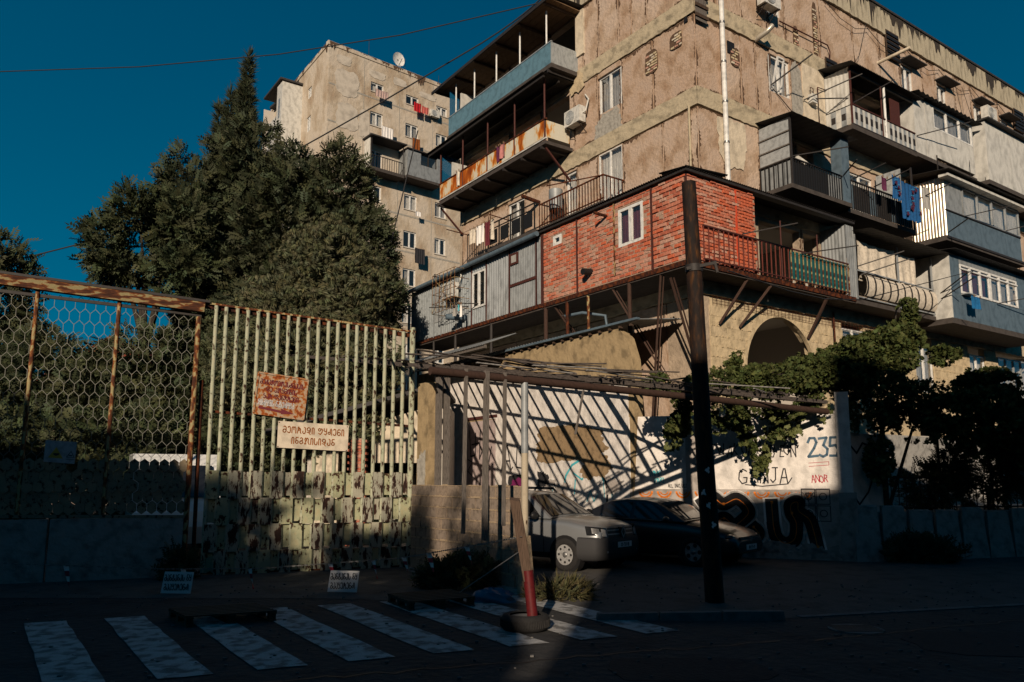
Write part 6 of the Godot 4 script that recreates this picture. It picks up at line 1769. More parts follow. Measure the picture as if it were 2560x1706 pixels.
	for i in 44:  # slats laid askew across the rafters
		var c := -14.5 + i * 0.62 + rng.randf_range(-0.1, 0.1)  # z at x = -2.1 side
		var p0 := Vector2(-2.1, c); var dd := Vector2(-1.0, 1.6)
		var t0 := maxf(0.0, (-10.6 - c) / 1.6); var t1 := minf(6.9, (3.4 - c) / 1.6)
		if c > -0.9:
			t0 = maxf(t0, 0.0)
		if t1 - t0 < 0.5:
			continue
		var pa := p0 + dd * t0; var pb := p0 + dd * t1
		br(t, "slat", V(pa.x, roof_y(pa.y) + 0.2 + rng.randf_range(-0.02, 0.03), pa.y), V(pb.x, roof_y(pb.y) + 0.2, pb.y), 0.055 if i % 5 else 0.13, 0.025, M["wood_slat"])
	for i in 5:
		var x := -1.9 + i * 0.45
		br(t, "slat", V(x, roof_y(1.0) + 0.2, -0.8 + (x + 2.0) * 1.53), V(x - 1.0, roof_y(3.3) + 0.2, 3.3), 0.07, 0.03, M["wood_slat"])
	for i in 22:  # loose battens lying askew
		var x := rng.randf_range(-10.4, -6.8) if i < 15 else rng.randf_range(-6.8, -1.0)
		var z := rng.randf_range(2.2, 3.5)
		var l := rng.randf_range(0.8, 2.4)
		var an := rng.randf_range(-0.35, 0.35)
		var y := roof_y(z) + 0.24 + rng.randf_range(0.0, 0.16)
		br(t, "loose_batten", V(x, y, z), V(x + l * cos(an), y + rng.randf_range(-0.12, 0.08), z + l * sin(an)), rng.randf_range(0.03, 0.09), 0.02, M["wood_pale" if i % 4 == 0 else "wood_slat"])
	for i in 40:  # splintered lath along the edge
		var x := rng.randf_range(-7.0, 0.2)
		var y := roof_y(3.4) + 0.18
		br(t, "lath", V(x, y + rng.randf_range(0, 0.06), 3.5), V(x + rng.randf_range(0.2, 0.5), y + rng.randf_range(0.0, 0.1), 3.2), 0.03, 0.012, M["wood_slat"])
	for q in [[-9.75, 1.05, 0.05], [-9.35, 0.93, 0.075], [-8.98, 1.15, 0.05]]:
		br(t, "hanging_batten", V(q[0], 3.7, 3.45), V(q[0] - 0.06, q[1], 3.5), q[2], q[2], M["wood_grey"])
	br(t, "hanging_lath", V(-7.3, 3.5, 3.5), V(-7.5, 2.7, 3.5), 0.05, 0.015, M["wood_grey"])
	t = thing("steel_post", "white painted steel post with peeling foot carrying the slatted roof", "post", BF, V(-8.55, 0, 3.42))
	tb(t, "upper_tube", [V(-8.55, 2.35, 3.42), V(-8.55, 3.56, 3.42)], 0.062, M["grey_sheet"], 12)
	tb(t, "lower_tube", [V(-8.55, 0.95, 3.42), V(-8.55, 2.35, 3.42)], 0.06, M["white_post"], 12)
	part(t, "concrete_foot", MB.new().hexa([V(-8.63, 0, 3.55), V(-8.43, 0, 3.55), V(-8.43, 0, 3.30), V(-8.63, 0, 3.30), V(-8.60, 0.97, 3.48), V(-8.48, 0.97, 3.48), V(-8.48, 0.97, 3.36), V(-8.60, 0.97, 3.36)]), M["block_mortar"])
	# utility pole
	t = thing("utility_pole", "thick dark leaning wooden utility pole with a steel collar", "pole", WW, V(3.15, 0, -12.52))
	part(t, "shaft", MB.new().tube([V(3.17, -0.05, -12.52), V(3.08, 2.5, -12.52), V(3.01, 5.44, -12.52), V(2.97, 6.85, -12.52)], 0.15, 16, 0.118), M["pole"])
	tb(t, "collar", [V(3.012, 5.3, -12.52), V(3.008, 5.42, -12.52)], 0.145, M["dark_metal"], 14)
	br(t, "cross_arm", V(2.86, 5.33, -12.40), V(3.36, 5.44, -12.42), 0.03, 0.05, M["dark_metal"])
	br(t, "insulator_pin", V(3.33, 5.45, -12.42), V(3.37, 5.27, -12.42), 0.04, 0.04, M["dark_metal"])
	for q in [[1.2, 0.12], [1.7, -0.09], [2.05, 0.05], [1.5, 0.02]]:
		part(t, "paper_scrap", blob([V(3.12 - q[0] * 0.03, 0, -12.375), V(1, 0, 0), V(0, 0, 1)], q[1] * 0.6, q[0], 0.03, 0.04, 0.0, 0.006, 9, 0.4), M["paint_white"])
	# retaining wall and terrace on the right
	t = thing("retaining_wall", "low wall of leaning concrete slabs along the dark pavement", "wall", WW, V(10, 0, -19.3))
	for i in 7:
		var x := 8.0 + i * 0.75
		var z := -18.65 - i * 0.21
		var hh := 1.25 + rng.randf_range(-0.15, 0.1)
		part(t, "slab", MB.new().hexa([V(x, 0, z + 0.22), V(x + 0.72, 0, z + 0.02), V(x + 0.72, 0, z - 0.2), V(x, 0, z), V(x + 0.05, hh, z + 0.1), V(x + 0.66, hh - 0.05, z - 0.08), V(x + 0.66, hh, z - 0.2), V(x + 0.05, hh, z)]), M["dark_concrete"])
	part(t, "terrace", MB.new().poly([V(7.9, 0, -18.85), V(14, 0, -20.6), V(22, 0, -22.8), V(22, 0, -28), V(8.5, 0, -22.2)], V(0, 1.12, 0)), M["dark_concrete"])
	t = thing("garden_wall", "pale garden wall with a big dark heart outline beside the graffiti wall", "wall", WW, V(8.6, 1.0, -19.4))
	part(t, "wall", MB.new().hexa([V(7.95, 0.9, -19.1), V(9.3, 0.9, -19.6), V(9.3, 0.9, -19.8), V(7.95, 0.9, -19.3), V(7.95, 3.1, -19.1), V(9.3, 3.0, -19.6), V(9.3, 3.0, -19.8), V(7.95, 3.1, -19.3)]), M["white_wall"])
	var hd := V(1.35, 0, -0.5).normalized()
	part(t, "graffiti", MB.new().ribbon(P([0.15, 2.6, 0.35, 2.8, 0.6, 2.55, 0.8, 2.8, 1.15, 2.7, 1.2, 2.2, 0.9, 1.6, 0.6, 1.3, 0.3, 1.7, 0.1, 2.2, 0.15, 2.6]), 0.05, V(7.95, 0, -19.085), hd, Vector3.UP), M["paint_black"])
	t = thing("iron_railing", "dark iron railing on the terrace below the vine", "railing", WW, V(13, 1.1, -21))
	for y in [1.95, 1.2]:
		br(t, "rail", V(9.6, y, -19.9), V(18, y, -22.3), 0.04, 0.04, M["dark_metal"])
	for i in 40:
		var p := V(9.6, 1.1, -19.9).lerp(V(18, 1.1, -22.3), i / 39.0)
		br(t, "bar", p, p + V(0, 0.85, 0), 0.02, 0.02, M["dark_metal"])
	for i in 4:
		t = thing("vine_post", "thin dark post carrying the vine above the terrace", "post", WW, V(9.5 + i * 1.6, 1.1, -19.9 - i * 0.45), "vine posts on the terrace")
		tb(t, "post", [V(9.5 + i * 1.6, 1.0, -19.9 - i * 0.45), V(9.5 + i * 1.6, 3.6, -19.9 - i * 0.45)], 0.035, M["dark_metal"], 6)

# ---- behind the gate
func back_yard() -> void:
	var t := thing("shed", "small plastered shed with a dark overhanging roof seen through the gate", "shed", WW, V(-4.4, 0, -24))
	part(t, "wall", MB.new().hexa([V(-6.0, 0, -23.4), V(-5.2, 0, -23.4), V(-5.2, 0, -23.7), V(-6.0, 0, -23.7), V(-6.0, 3.2, -23.4), V(-5.2, 3.4, -23.4), V(-5.2, 3.4, -23.7), V(-6.0, 3.2, -23.7)]), M["plaster_cream"])
	part(t, "wall", MB.new().hexa([V(-4.2, 2.4, -23.4), V(-2.2, 2.4, -23.4), V(-2.2, 2.4, -23.7), V(-4.2, 2.4, -23.7), V(-4.2, 3.6, -23.4), V(-2.2, 4.2, -23.4), V(-2.2, 4.2, -23.7), V(-4.2, 3.6, -23.7)]), M["plaster_cream"])
	bx(t, "inside_wall", -6.0, 0, -27.2, -2.0, 3.4, -27.0, M["interior"])
	bx(t, "inside_wall", -2.2, 0, -27.0, -2.0, 4.2, -23.71, M["interior"])
	bx(t, "inside_wall", -6.2, 0, -27.0, -6.0, 3.2, -23.71, M["interior"])
	part(t, "roof", MB.new().hexa([V(-7.2, 3.2, -22.4), V(-2.0, 4.6, -22.4), V(-2.0, 4.6, -27.5), V(-7.2, 3.2, -27.5), V(-7.2, 3.32, -22.4), V(-2.0, 4.72, -22.4), V(-2.0, 4.72, -27.5), V(-7.2, 3.32, -27.5)]), M["dark_roof"])
	var pl := thing("brick_pier", "crumbling red brick pier seen through the gate bars", "pier", WW, V(-4.55, 0, -22.9))
	var shp := MB.new().hexa_brick(0.24, 0.075, 0.3).mesh()
	bx(pl, "core", -4.72, 0, -23.1, -4.38, 3.1, -22.8, M["brick_mortar"])
	for r in 34:
		for k in 2:
			piece(pl, "brick", shp, M["brick%d" % (rng.randi() % 4)], V(-4.67 + k * 0.24 + (0.06 if r % 2 else 0.0), 0.05 + r * 0.09, -22.93 + rng.randf_range(-0.02, 0.02)))
	t = thing("shed", "low plastered outbuilding under rusty sheets behind the gate end", "shed", WW, V(-3, 0, -30))
	part(t, "wall", MB.new().box(-4.4, 0, -31, -1.6, 5.2, -30.6), M["far_wall"])
	part(t, "roof", MB.new().hexa([V(-5.2, 5.2, -30.0), V(-1.2, 5.2, -30.0), V(-1.2, 5.6, -33), V(-5.2, 5.6, -33), V(-5.2, 5.28, -30.0), V(-1.2, 5.28, -30.0), V(-1.2, 5.7, -33), V(-5.2, 5.7, -33)]), M["rusty"])
	for q in [[-30.0, -62.0, 12.0, 9.0, 8.5], [-45.0, -58.0, 12.0, 9.0, 7.0]]:
		t = thing("house", "low house with a red tiled roof far behind the mesh fence" if q[0] > -40 else "low house with a red tiled roof at the far left behind the trees", "house", WW, V(q[0], 0, q[1]))
		bx(t, "wall", q[0] - q[2] / 2, 0, q[1] - q[3] / 2, q[0] + q[2] / 2, q[4], q[1] + q[3] / 2, M["far_wall"])
		var a: float = q[2] / 2 + 0.5; var c: float = q[3] / 2 + 0.5
		part(t, "roof", MB.new().poly([V(q[0] - a, q[4] + 0.01, q[1] + c), V(q[0] + a, q[4] + 0.01, q[1] + c), V(q[0], q[4] + 4.0, q[1] + c)], V(0, 0, -2 * c)), mat("red_tile", Color(0.22, 0.05, 0.03), 0.9, "blot", V(0.5, 0.5, 0.5)))
		bx(t, "window", q[0] - 1.5, 3, q[1] + q[3] / 2, q[0] + 0.2, 5, q[1] + q[3] / 2 + 0.05, M["glass"])

func wires() -> void:
	var list := [
		["thin dark overhead wire crossing the sky to the block roof", [V(-24.28, 18.99, -31.0), V(-15.3, 18.74, -30.0), V(-9.31, 18.71, -29.0), V(-4.33, 18.92, -28.0), V(0.87, 19.57, -27.0), V(3.19, 19.77, -26.0)], 0.022],
		["thick dark overhead cable rising from the left to the top balcony", [V(-21.0, 10.2, -30.0), V(-14.8, 12.2, -30.5), V(-10.0, 15.0, -31.0), V(-1.2, 19.2, -29.0), V(1.6, 20.6, -27.5)], 0.03],
		["slack dark cable from the rusty balcony down to the yard", [V(-3.7, 15.5, -29.0), V(-4.6, 11.0, -28.8), V(-5.4, 8.2, -28.6)], 0.025],
		["thin wire from the utility pole towards the grey balcony box", [V(3.55, 5.3, -12.42), V(8.0, 6.0, -17.5), V(16.5, 9.3, -27.0)], 0.012],
	]
	for q in list:
		var t := thing("overhead_wire", q[0], "wire", WW, q[1][0])
		var c := Curve3D.new()
		var p: Array = q[1]
		for i in p.size():
			var d: Vector3 = (p[mini(i + 1, p.size() - 1)] - p[maxi(i - 1, 0)]) * 0.17
			c.add_point(p[i], -d, d)
		tb(t, "cable", Array(c.tessellate(4, 3)), q[2], M["cable"], 5)

# ---- vehicles
func ell(c: Vector3, r: Vector3) -> MB:
	var rows := []
	for i in 9:
		var el := -PI / 2 + PI * i / 8.0
		var line := []
		for j in 14:
			var an := TAU * j / 14.0
			line.append(c + V(cos(an) * cos(el) * r.x, sin(el) * r.y, -sin(an) * cos(el) * r.z))
		rows.append(line)
	return MB.new().grid(rows, true)

func wheel(t: Node3D, x: float, z: float, r: float, side: float, spokes: int) -> void:
	var rings := []
	var prof := [[0.62, 0.10], [0.66, 0.115], [0.85, 0.12], [0.96, 0.10], [1.0, 0.06], [1.0, -0.06], [0.96, -0.10], [0.62, -0.10]]
	for i in 29:
		var an := TAU * i / 28.0
		var line := []
		for p in prof:
			line.append(V(x + cos(an) * r * p[0], r + sin(an) * r * p[0], z + side * p[1]))
		rings.append(line)
	var w := part(t, "wheel", MB.new().grid(rings), M["rubber"])
	part(w, "rim", MB.new().tube([V(x, r, z - side * 0.05), V(x, r, z + side * 0.085)], r * 0.635, 24), M["rim"])
	for i in spokes:
		var an := TAU * i / spokes
		var d := V(cos(an), sin(an), 0)
		part(w, "rim_hole", MB.new().tube([V(x, r, z + side * 0.07) + d * r * 0.45, V(x, r, z + side * 0.089) + d * r * 0.45], r * (0.075 if spokes > 6 else 0.15), 8), M["black"])
	part(w, "hub_cap", ell(V(x, r, z + side * 0.085), V(r * 0.18, r * 0.18, 0.03)), M["steel"])

func car(called: String, label: String, at: Vector3, ang: float, st: Array, prof: Array, wins: Array, wheels: Array, paint: Material, zb: float, zt: float) -> Node3D:
	var fr := Transform3D(Basis(Vector3.UP, deg_to_rad(ang)), at)
	var t := thing(called, label, "car", fr, V(0, 0, 0))
	var rows := []
	for s in st:
		var x: float = s[0]; var w: float = s[1]; var y: float = s[2]; var c: float = s[3]; var y0: float = s[4]
		rows.append([V(x, y0, 0), V(x, y0, w * 0.9), V(x, y0 + 0.1, w * 0.98), V(x, lerpf(y0, y, 0.5), w), V(x, y - 0.1, w * 0.985), V(x, y - 0.02, w * 0.93), V(x, y + c * 0.6, w * 0.6), V(x, y + c, 0), V(x, y + c * 0.6, -w * 0.6), V(x, y - 0.02, -w * 0.93), V(x, y - 0.1, -w * 0.985), V(x, lerpf(y0, y, 0.5), -w), V(x, y0 + 0.1, -w * 0.98), V(x, y0, -w * 0.9)])
	var body := MB.new().grid(rows, true)
	for e in [0, rows.size() - 1]:
		for j in range(1, 13):
			if e == 0:
				body.tri(rows[e][0], rows[e][j], rows[e][j + 1])
			else:
				body.tri(rows[e][0], rows[e][j + 1], rows[e][j])
	part(t, "body", body, paint)
	var y_lo: float = prof[0][1]; var y_hi := 0.0
	for p in prof:
		y_lo = minf(y_lo, p[1]); y_hi = maxf(y_hi, p[1])
	var zz := func(y: float) -> float: return lerpf(zb, zt, clampf((y - y_lo) / (y_hi - y_lo), 0, 1))
	var cab := MB.new()
	rows = []
	for p in prof:
		var z: float = zz.call(p[1])
		rows.append([V(p[0], p[1], z), V(p[0], p[1] + 0.02, z * 0.9), V(p[0], p[1] + 0.04, z * 0.5), V(p[0], p[1] + 0.045, 0), V(p[0], p[1] + 0.04, -z * 0.5), V(p[0], p[1] + 0.02, -z * 0.9), V(p[0], p[1], -z)])
	cab.grid(rows)
	var sp := []
	for p in prof:
		sp.append(Vector2(p[0], p[1]))
	var tr := Geometry2D.triangulate_polygon(PackedVector2Array(sp))
	for s in [1.0, -1.0]:
		for i in range(0, tr.size(), 3):
			var q := []
			for k in 3:
				var p: Vector2 = sp[tr[i + k]]
				q.append(V(p.x, p.y, s * zz.call(p.y)))
			if ((q[1] - q[0]) as Vector3).cross(q[2] - q[0]).z * s < 0.0:
				q = [q[0], q[2], q[1]]
			cab.tri(q[0], q[1], q[2])
	part(t, "cabin", cab, paint)
	for w in wins:
		for s in [1.0, -1.0]:
			var q := []
			for p in w:
				q.append(V(p[0], p[1], s * (zz.call(p[1]) + 0.006)))
			var m := MB.new()
			for k in range(1, q.size() - 1):
				if s > 0: m.tri(q[0], q[k], q[k + 1])
				else: m.tri(q[0], q[k + 1], q[k])
			part(t, "side_window", m, M["car_glass"])
	var a: Array = prof[0]; var b: Array = prof[1]
	rows = []
	for i in 5:
		var f := 0.06 + i * 0.22
		var x: float = lerpf(a[0], b[0], f) + 0.012; var y: float = lerpf(a[1], b[1], f) + 0.012
		var z: float = zz.call(y) * 0.93
		rows.append([V(x, y, z), V(x, y + 0.02, z * 0.9), V(x, y + 0.042, z * 0.5), V(x, y + 0.047, 0), V(x, y + 0.042, -z * 0.5), V(x, y + 0.02, -z * 0.9), V(x, y, -z)])
	part(t, "windscreen", MB.new().grid(rows), M["car_glass"])
	for q in wheels:
		for s in [1.0, -1.0]:
			var arch := MB.new().tube([V(q[0], q[1], s * (q[2] - 0.18)), V(q[0], q[1], s * (q[2] + 0.008))], q[1] * 1.17, 26)
			part(t, "wheel_arch", arch, M["black"])
			wheel(t, q[0], s * (q[2] - 0.075), q[1], s, q[3])
	return t

func number_plate(t: Node3D, s: String, x: float, y: float, z: float) -> void:
	var o := part(t, "number_plate", MB.new().box(x, y, z - 0.26, x + 0.015, y + 0.112, z + 0.26), mat("plate", Color(0.5, 0.5, 0.52), 0.5))
	var mb := MB.new()
	var tw := text_width(s, 0.07, 0.16, 0.8)
	lettering(mb, s, V(x + 0.017, y + 0.02, z + tw * 0.5), V(0, 0, -1), Vector3.UP, 0.07, 0.012, 0.16, 0.8)
	part(o, "lettering", mb, M["paint_black"])

func vehicles() -> void:
	var g := StandardMaterial3D.new()
	g.resource_name = "car_glass"
	g.albedo_color = lin(0.012, 0.013, 0.015)
	g.roughness = 0.05
	g.metallic_specular = 0.6
	g.cull_mode = BaseMaterial3D.CULL_DISABLED
	M["car_glass"] = g
	for q in [["silver_paint", Color(0.19, 0.20, 0.21), 0.35], ["black_paint", Color(0.012, 0.012, 0.014), 0.1], ["white_paint", Color(0.62, 0.62, 0.60), 0.0]]:
		var m := mat(q[0], q[1], 0.34, "", Vector3.ONE, "", 1.0, "", q[2])
		m.clearcoat_enabled = true
		m.clearcoat = 0.7
		m.clearcoat_roughness = 0.12
	var st := [[-2.15, 0.74, 0.90, 0.01, 0.42], [-2.08, 0.86, 1.03, 0.02, 0.34], [-1.6, 0.905, 1.08, 0.02, 0.28], [-0.4, 0.905, 1.08, 0.02, 0.27], [0.7, 0.905, 1.07, 0.03, 0.27], [0.95, 0.905, 1.06, 0.075, 0.27], [1.4, 0.90, 1.03, 0.085, 0.28], [1.8, 0.87, 0.97, 0.075, 0.32], [2.02, 0.80, 0.90, 0.05, 0.36], [2.1, 0.72, 0.82, 0.02, 0.42]]
	var prof := [[0.92, 1.07], [0.18, 1.55], [-0.1, 1.60], [-0.9, 1.62], [-1.55, 1.58], [-1.9, 1.50], [-2.08, 1.06]]
	var wins := [[[0.66, 1.10], [-0.28, 1.10], [-0.28, 1.52], [0.16, 1.50]], [[-0.36, 1.10], [-1.22, 1.10], [-1.18, 1.53], [-0.36, 1.53]], [[-1.32, 1.14], [-1.85, 1.16], [-1.78, 1.46], [-1.28, 1.51]]]
	var t := car("parked_car", "silver grey off-roader with black roof rails parked behind the block wall", V(0.67, 0, -18.2), -40.0, st, prof, wins, [[1.335, 0.345, 0.90, 8], [-1.335, 0.345, 0.90, 8]], M["silver_paint"], 0.86, 0.64)
	for s in [1.0, -1.0]:
		tb(t, "roof_rail", [V(0.0, 1.60, s * 0.60), V(-0.1, 1.70, s * 0.6), V(-1.5, 1.71, s * 0.6), V(-1.7, 1.58, s * 0.6)], 0.03, M["black"], 8)
		part(t, "mirror", ell(V(0.62, 1.14, s * 1.03), V(0.07, 0.085, 0.12)), M["black"])
		part(t, "fog_light", ell(V(2.14, 0.42, s * 0.56), V(0.05, 0.045, 0.05)), M["steel"])
		br(t, "door_seam", V(-0.32, 0.35, s * 0.909), V(-0.32, 1.07, s * 0.895), 0.008, 0.008, M["black"])
		br(t, "door_seam", V(0.78, 0.35, s * 0.909), V(0.74, 1.05, s * 0.895), 0.008, 0.008, M["black"])
		bx(t, "door_handle", -0.22, 0.93, s * 0.895, -0.05, 0.965, s * 0.93, M["black"])
		bx(t, "side_sill", -0.95, 0.26, s * 0.86, 0.92, 0.37, s * 0.925, M["black"])
	var nose := func(u: float, y: float, out: float) -> Vector3: return V(1.68 + (0.48 + out) * pow(1.0 - pow(absf(u), 3.0), 0.34) - maxf(0.0, y - 0.7) * 0.22, y, -u * (0.915 + out))
	var rr := []
	for i in 8:
		var y: float = [0.24, 0.29, 0.40, 0.52, 0.62, 0.68, 0.715, 0.72][i]
		var f: float = [-0.06, 0.02, 0.06, 0.065, 0.055, 0.04, 0.02, -0.05][i]
		var line := []
		for j in 25:
			line.append(nose.call((j - 12) / 12.0, y, f))
		rr.append(line)
	part(t, "front_bumper", MB.new().grid(rr), mat("bumper", Color(0.03, 0.03, 0.032), 0.75))
	var sheet := func(u0: float, u1: float, y0a: float, y1a: float, y0b: float, y1b: float, out: float) -> MB:
		var r2 := [[], []]
		for j in 9:
			var u := lerpf(u0, u1, j / 8.0)
			r2[0].append(nose.call(u, lerpf(y0a, y0b, j / 8.0), out)); r2[1].append(nose.call(u, lerpf(y1a, y1b, j / 8.0), out))
		return MB.new().grid(r2)
	part(t, "grille", sheet.call(-0.52, 0.52, 0.72, 0.90, 0.72, 0.90, 0.012), M["black"])
	for y in [0.76, 0.84]:
		part(t, "grille_bar", sheet.call(-0.52, 0.52, y, y + 0.025, y, y + 0.025, 0.02), M["rim"])
	for s in [-1.0, 1.0]:
		part(t, "headlight", sheet.call(s * 0.54, s * 0.97, 0.70, 0.90, 0.78, 0.95, 0.016), M["car_glass"])
		part(t, "lamp_ring", sheet.call(s * 0.57, s * 0.70, 0.73, 0.87, 0.74, 0.89, 0.02), M["rim"])
		part(t, "lamp_ring", sheet.call(s * 0.75, s * 0.90, 0.77, 0.89, 0.80, 0.91, 0.02), M["steel"])
	var em := MB.new().ribbon(P([0.0, -0.11, 0.075, 0.0, 0.0, 0.11, -0.075, 0.0, 0.0, -0.11]), 0.03, V(2.21, 0.81, 0), V(0, 0, -1), Vector3.UP)
	part(t, "badge", em, M["rim"])
	bx(t, "badge_back", 2.12, 0.71, -0.075, 2.205, 0.91, 0.075, M["black"])
	number_plate(t, "OO-750-OB", 2.23, 0.50, 0.0)
	# dark saloon
	st = [[-2.25, 0.70, 0.86, 0.01, 0.42], [-2.18, 0.82, 1.0, 0.03, 0.32], [-1.75, 0.88, 1.04, 0.03, 0.25], [-0.4, 0.895, 0.98, 0.02, 0.22], [0.8, 0.895, 0.96, 0.02, 0.22], [1.1, 0.89, 0.94, 0.06, 0.22], [1.6, 0.875, 0.87, 0.075, 0.24], [2.0, 0.83, 0.77, 0.06, 0.26], [2.2, 0.74, 0.66, 0.03, 0.30], [2.26, 0.66, 0.55, 0.02, 0.34]]
	prof = [[1.12, 0.96], [0.32, 1.36], [0.0, 1.42], [-0.5, 1.44], [-1.0, 1.38], [-1.75, 1.05]]
	wins = [[[0.82, 0.99], [-0.25, 1.01], [-0.25, 1.37], [0.30, 1.33]], [[-0.33, 1.01], [-1.2, 1.04], [-0.98, 1.32], [-0.33, 1.38]]]
	t = car("parked_car", "black saloon parked against the graffiti wall behind the utility pole", V(3.55, 0, -19.0), -40.0, st, prof, wins, [[1.32, 0.325, 0.885, 5], [-1.32, 0.325, 0.885, 5]], M["black_paint"], 0.84, 0.60)
	for s in [1.0, -1.0]:
		part(t, "headlight", ell(V(2.02, 0.66, s * 0.62), V(0.16, 0.07, 0.2)), M["car_glass"])
		part(t, "lamp_ring", ell(V(2.11, 0.66, s * 0.6), V(0.06, 0.035, 0.12)), M["steel"])
		part(t, "mirror", ell(V(0.72, 1.02, s * 0.99), V(0.07, 0.06, 0.11)), M["black_paint"])
		br(t, "window_trim", V(0.85, 0.975, s * 0.88), V(-1.25, 1.02, s * 0.875), 0.012, 0.012, M["steel"])
	bx(t, "grille", 2.1, 0.55, -0.5, 2.245, 0.66, 0.5, M["black"])
	for y in [0.57, 0.60, 0.63]:
		bx(t, "grille_bar", 2.24, y, -0.5, 2.255, y + 0.008, 0.5, M["steel"])
	part(t, "badge", MB.new().ribbon(circ(0, 0, 0.065), 0.012, V(2.275, 0.62, 0), V(0, 0, -1), Vector3.UP).ribbon(P([-0.045, 0.045, -0.02, -0.045, 0, 0.0, 0.02, -0.045, 0.045, 0.045]), 0.012, V(2.275, 0.62, 0), V(0, 0, -1), Vector3.UP), M["steel"])
	number_plate(t, "NN-575-LM", 2.27, 0.38, 0.0)
	# white van behind the fence
	var fr := Transform3D(Basis(Vector3.UP, deg_to_rad(-62.0)), V(-8.9, 0, -20.6))
	t = thing("parked_van", "white van parked behind the mesh fence and gate", "van", fr, V(0, 0, 0))
	var side := [V(2.2, 0.4, 0), V(2.35, 0.8, 0), V(2.25, 1.15, 0), V(1.55, 1.35, 0), V(0.95, 2.3, 0), V(0.6, 2.55, 0), V(-2.3, 2.6, 0), V(-2.5, 2.4, 0), V(-2.55, 0.4, 0)]
	var pr := []
	for p in side:
		pr.append(p + V(0, 0, -1.0))
	part(t, "body", MB.new().poly(pr, V(0, 0, 2.0)), M["white_paint"])
	part(t, "windscreen", MB.new().quad_of(V(1.50, 1.45, 0.9), V(1.50, 1.45, -0.9), V(1.02, 2.24, -0.82), V(1.02, 2.24, 0.82), V(0.03, 0.02, 0)), M["car_glass"])
	for s in [1.0, -1.0]:
		for q in [[0.2, 1.25], [-0.95, 0.1], [-2.1, -1.05]]:
			bx(t, "side_window", q[0], 1.5, s * 1.0, q[1], 2.2, s * 1.012, M["car_glass"])
		for x in [1.5, -1.5]:
			wheel(t, x, s * 0.92, 0.34, s, 8)
		part(t, "headlight", ell(V(2.25, 0.95, s * 0.75), V(0.1, 0.12, 0.18)), M["car_glass"])

# ---- plants
func leaf_mesh(kind: String) -> ArrayMesh:
	var mb := MB.new()
	if kind == "pinnate":
		for i in 4:
			for s in [-1.0, 1.0]:
				var a := V(0, i * 0.10, 0)
				var b := a + V(s * 0.17, 0.09, -0.05)
				var w := V(-s * 0.02, 0.045, 0.0)
				mb.tri(a, a.lerp(b, 0.5) - w, b); mb.tri(a, b, a.lerp(b, 0.5) + w)
		mb.tri(V(-0.03, 0.38, 0), V(0.03, 0.38, 0), V(0, 0.56, -0.05))
	elif kind == "needle":
		for i in 7:
			var an := i * 2.4
			var d := V(cos(an) * 0.09, 0.20 + 0.02 * i, sin(an) * 0.09)
			var s := V(-sin(an), 0, cos(an)) * 0.022
			mb.tri(V(0, i * 0.03, 0) - s, V(0, i * 0.03, 0) + s, V(0, i * 0.03, 0) + d)
	elif kind == "droop":
		for i in 8:
			var an := i * 2.4
			var r := V(cos(an), 0, sin(an))
			var a := r * 0.05
			var b := r * (0.12 + 0.012 * i) + V(0, -0.20 - 0.015 * i, 0)
			var s := V(-r.z, 0, r.x) * 0.032
			mb.tri(a, a.lerp(b, 0.55) - s, b); mb.tri(a, b, a.lerp(b, 0.55) + s)
	else:  # vine leaf, five lobes with toothed outline
		var c := V(0, 0, 0)
		var pts := []
		for i in 11:
			var an := -PI / 2 + 0.35 + (TAU - 0.7) * i / 10.0
			var r := 0.5 if i % 2 == 0 else 0.34
			pts.append(V(cos(an) * r, sin(an) * r + 0.1, 0.06 * cos(an * 3.0)))
		for i in 10:
			mb.tri(c, pts[i], pts[i + 1])
	return mb.mesh()

func leaf_mat(key: String, c: Color) -> StandardMaterial3D:
	var m := mat(key, c, 0.62)
	m.vertex_color_use_as_albedo = true
	m.backlight_enabled = true
	m.backlight = Color(0.10, 0.12, 0.04)
	m.metallic_specular = 0.18
	return m

func foliage(parent: Node3D, called: String, mesh: Mesh, m: Material, lobes: Array, sz: float, dens: float, droop := 0.0, gap := -0.12, nf := 0.55) -> void:
	var nz := FastNoiseLite.new()
	nz.seed = rng.randi()
	nz.frequency = nf
	nz.fractal_octaves = 2
	var xf := []
	for l in lobes:
		var c: Vector3 = l[0]
		var r: Vector3 = l[1]
		var k := int(dens * (r.x * r.y + r.y * r.z + r.x * r.z))
		for i in k:
			var d := V(rng.randfn(), rng.randfn(), rng.randfn()).normalized()
			var rad := pow(rng.randf(), 0.33) * (1.0 + 0.22 * nz.get_noise_3dv((c + d * r) * 1.6))
			var p := c + d * r * rad
			if nz.get_noise_3dv(p) < gap * (1.0 if rad > 0.6 else 2.0):
				continue
			var o := (d * V(1, 0.6, 1) + V(rng.randfn(), rng.randfn() + droop, rng.randfn()) * 0.55).normalized()
			var side := o.cross(Vector3.UP if absf(o.y) < 0.9 else Vector3.RIGHT).normalized()
			var b := Basis(side, o, side.cross(o)).rotated(o, rng.randf() * TAU)
			b = b.scaled_local(Vector3.ONE * sz * rng.randf_range(0.7, 1.3))
			xf.append(Transform3D(b, p - base))
	var mm := MultiMesh.new()
	mm.transform_format = MultiMesh.TRANSFORM_3D
	mm.use_colors = true
	mm.mesh = mesh
	mm.instance_count = xf.size()
	for i in xf.size():
		mm.set_instance_transform(i, xf[i])
		var v := rng.randf_range(0.6, 1.25)
		mm.set_instance_color(i, Color(v * rng.randf_range(0.85, 1.15), v, v * rng.randf_range(0.75, 1.0)))
	var o := MultiMeshInstance3D.new()
	o.name = called
	o.multimesh = mm
	o.material_override = m
	o.set_meta("kind", "stuff")
	parent.add_child(o, true)

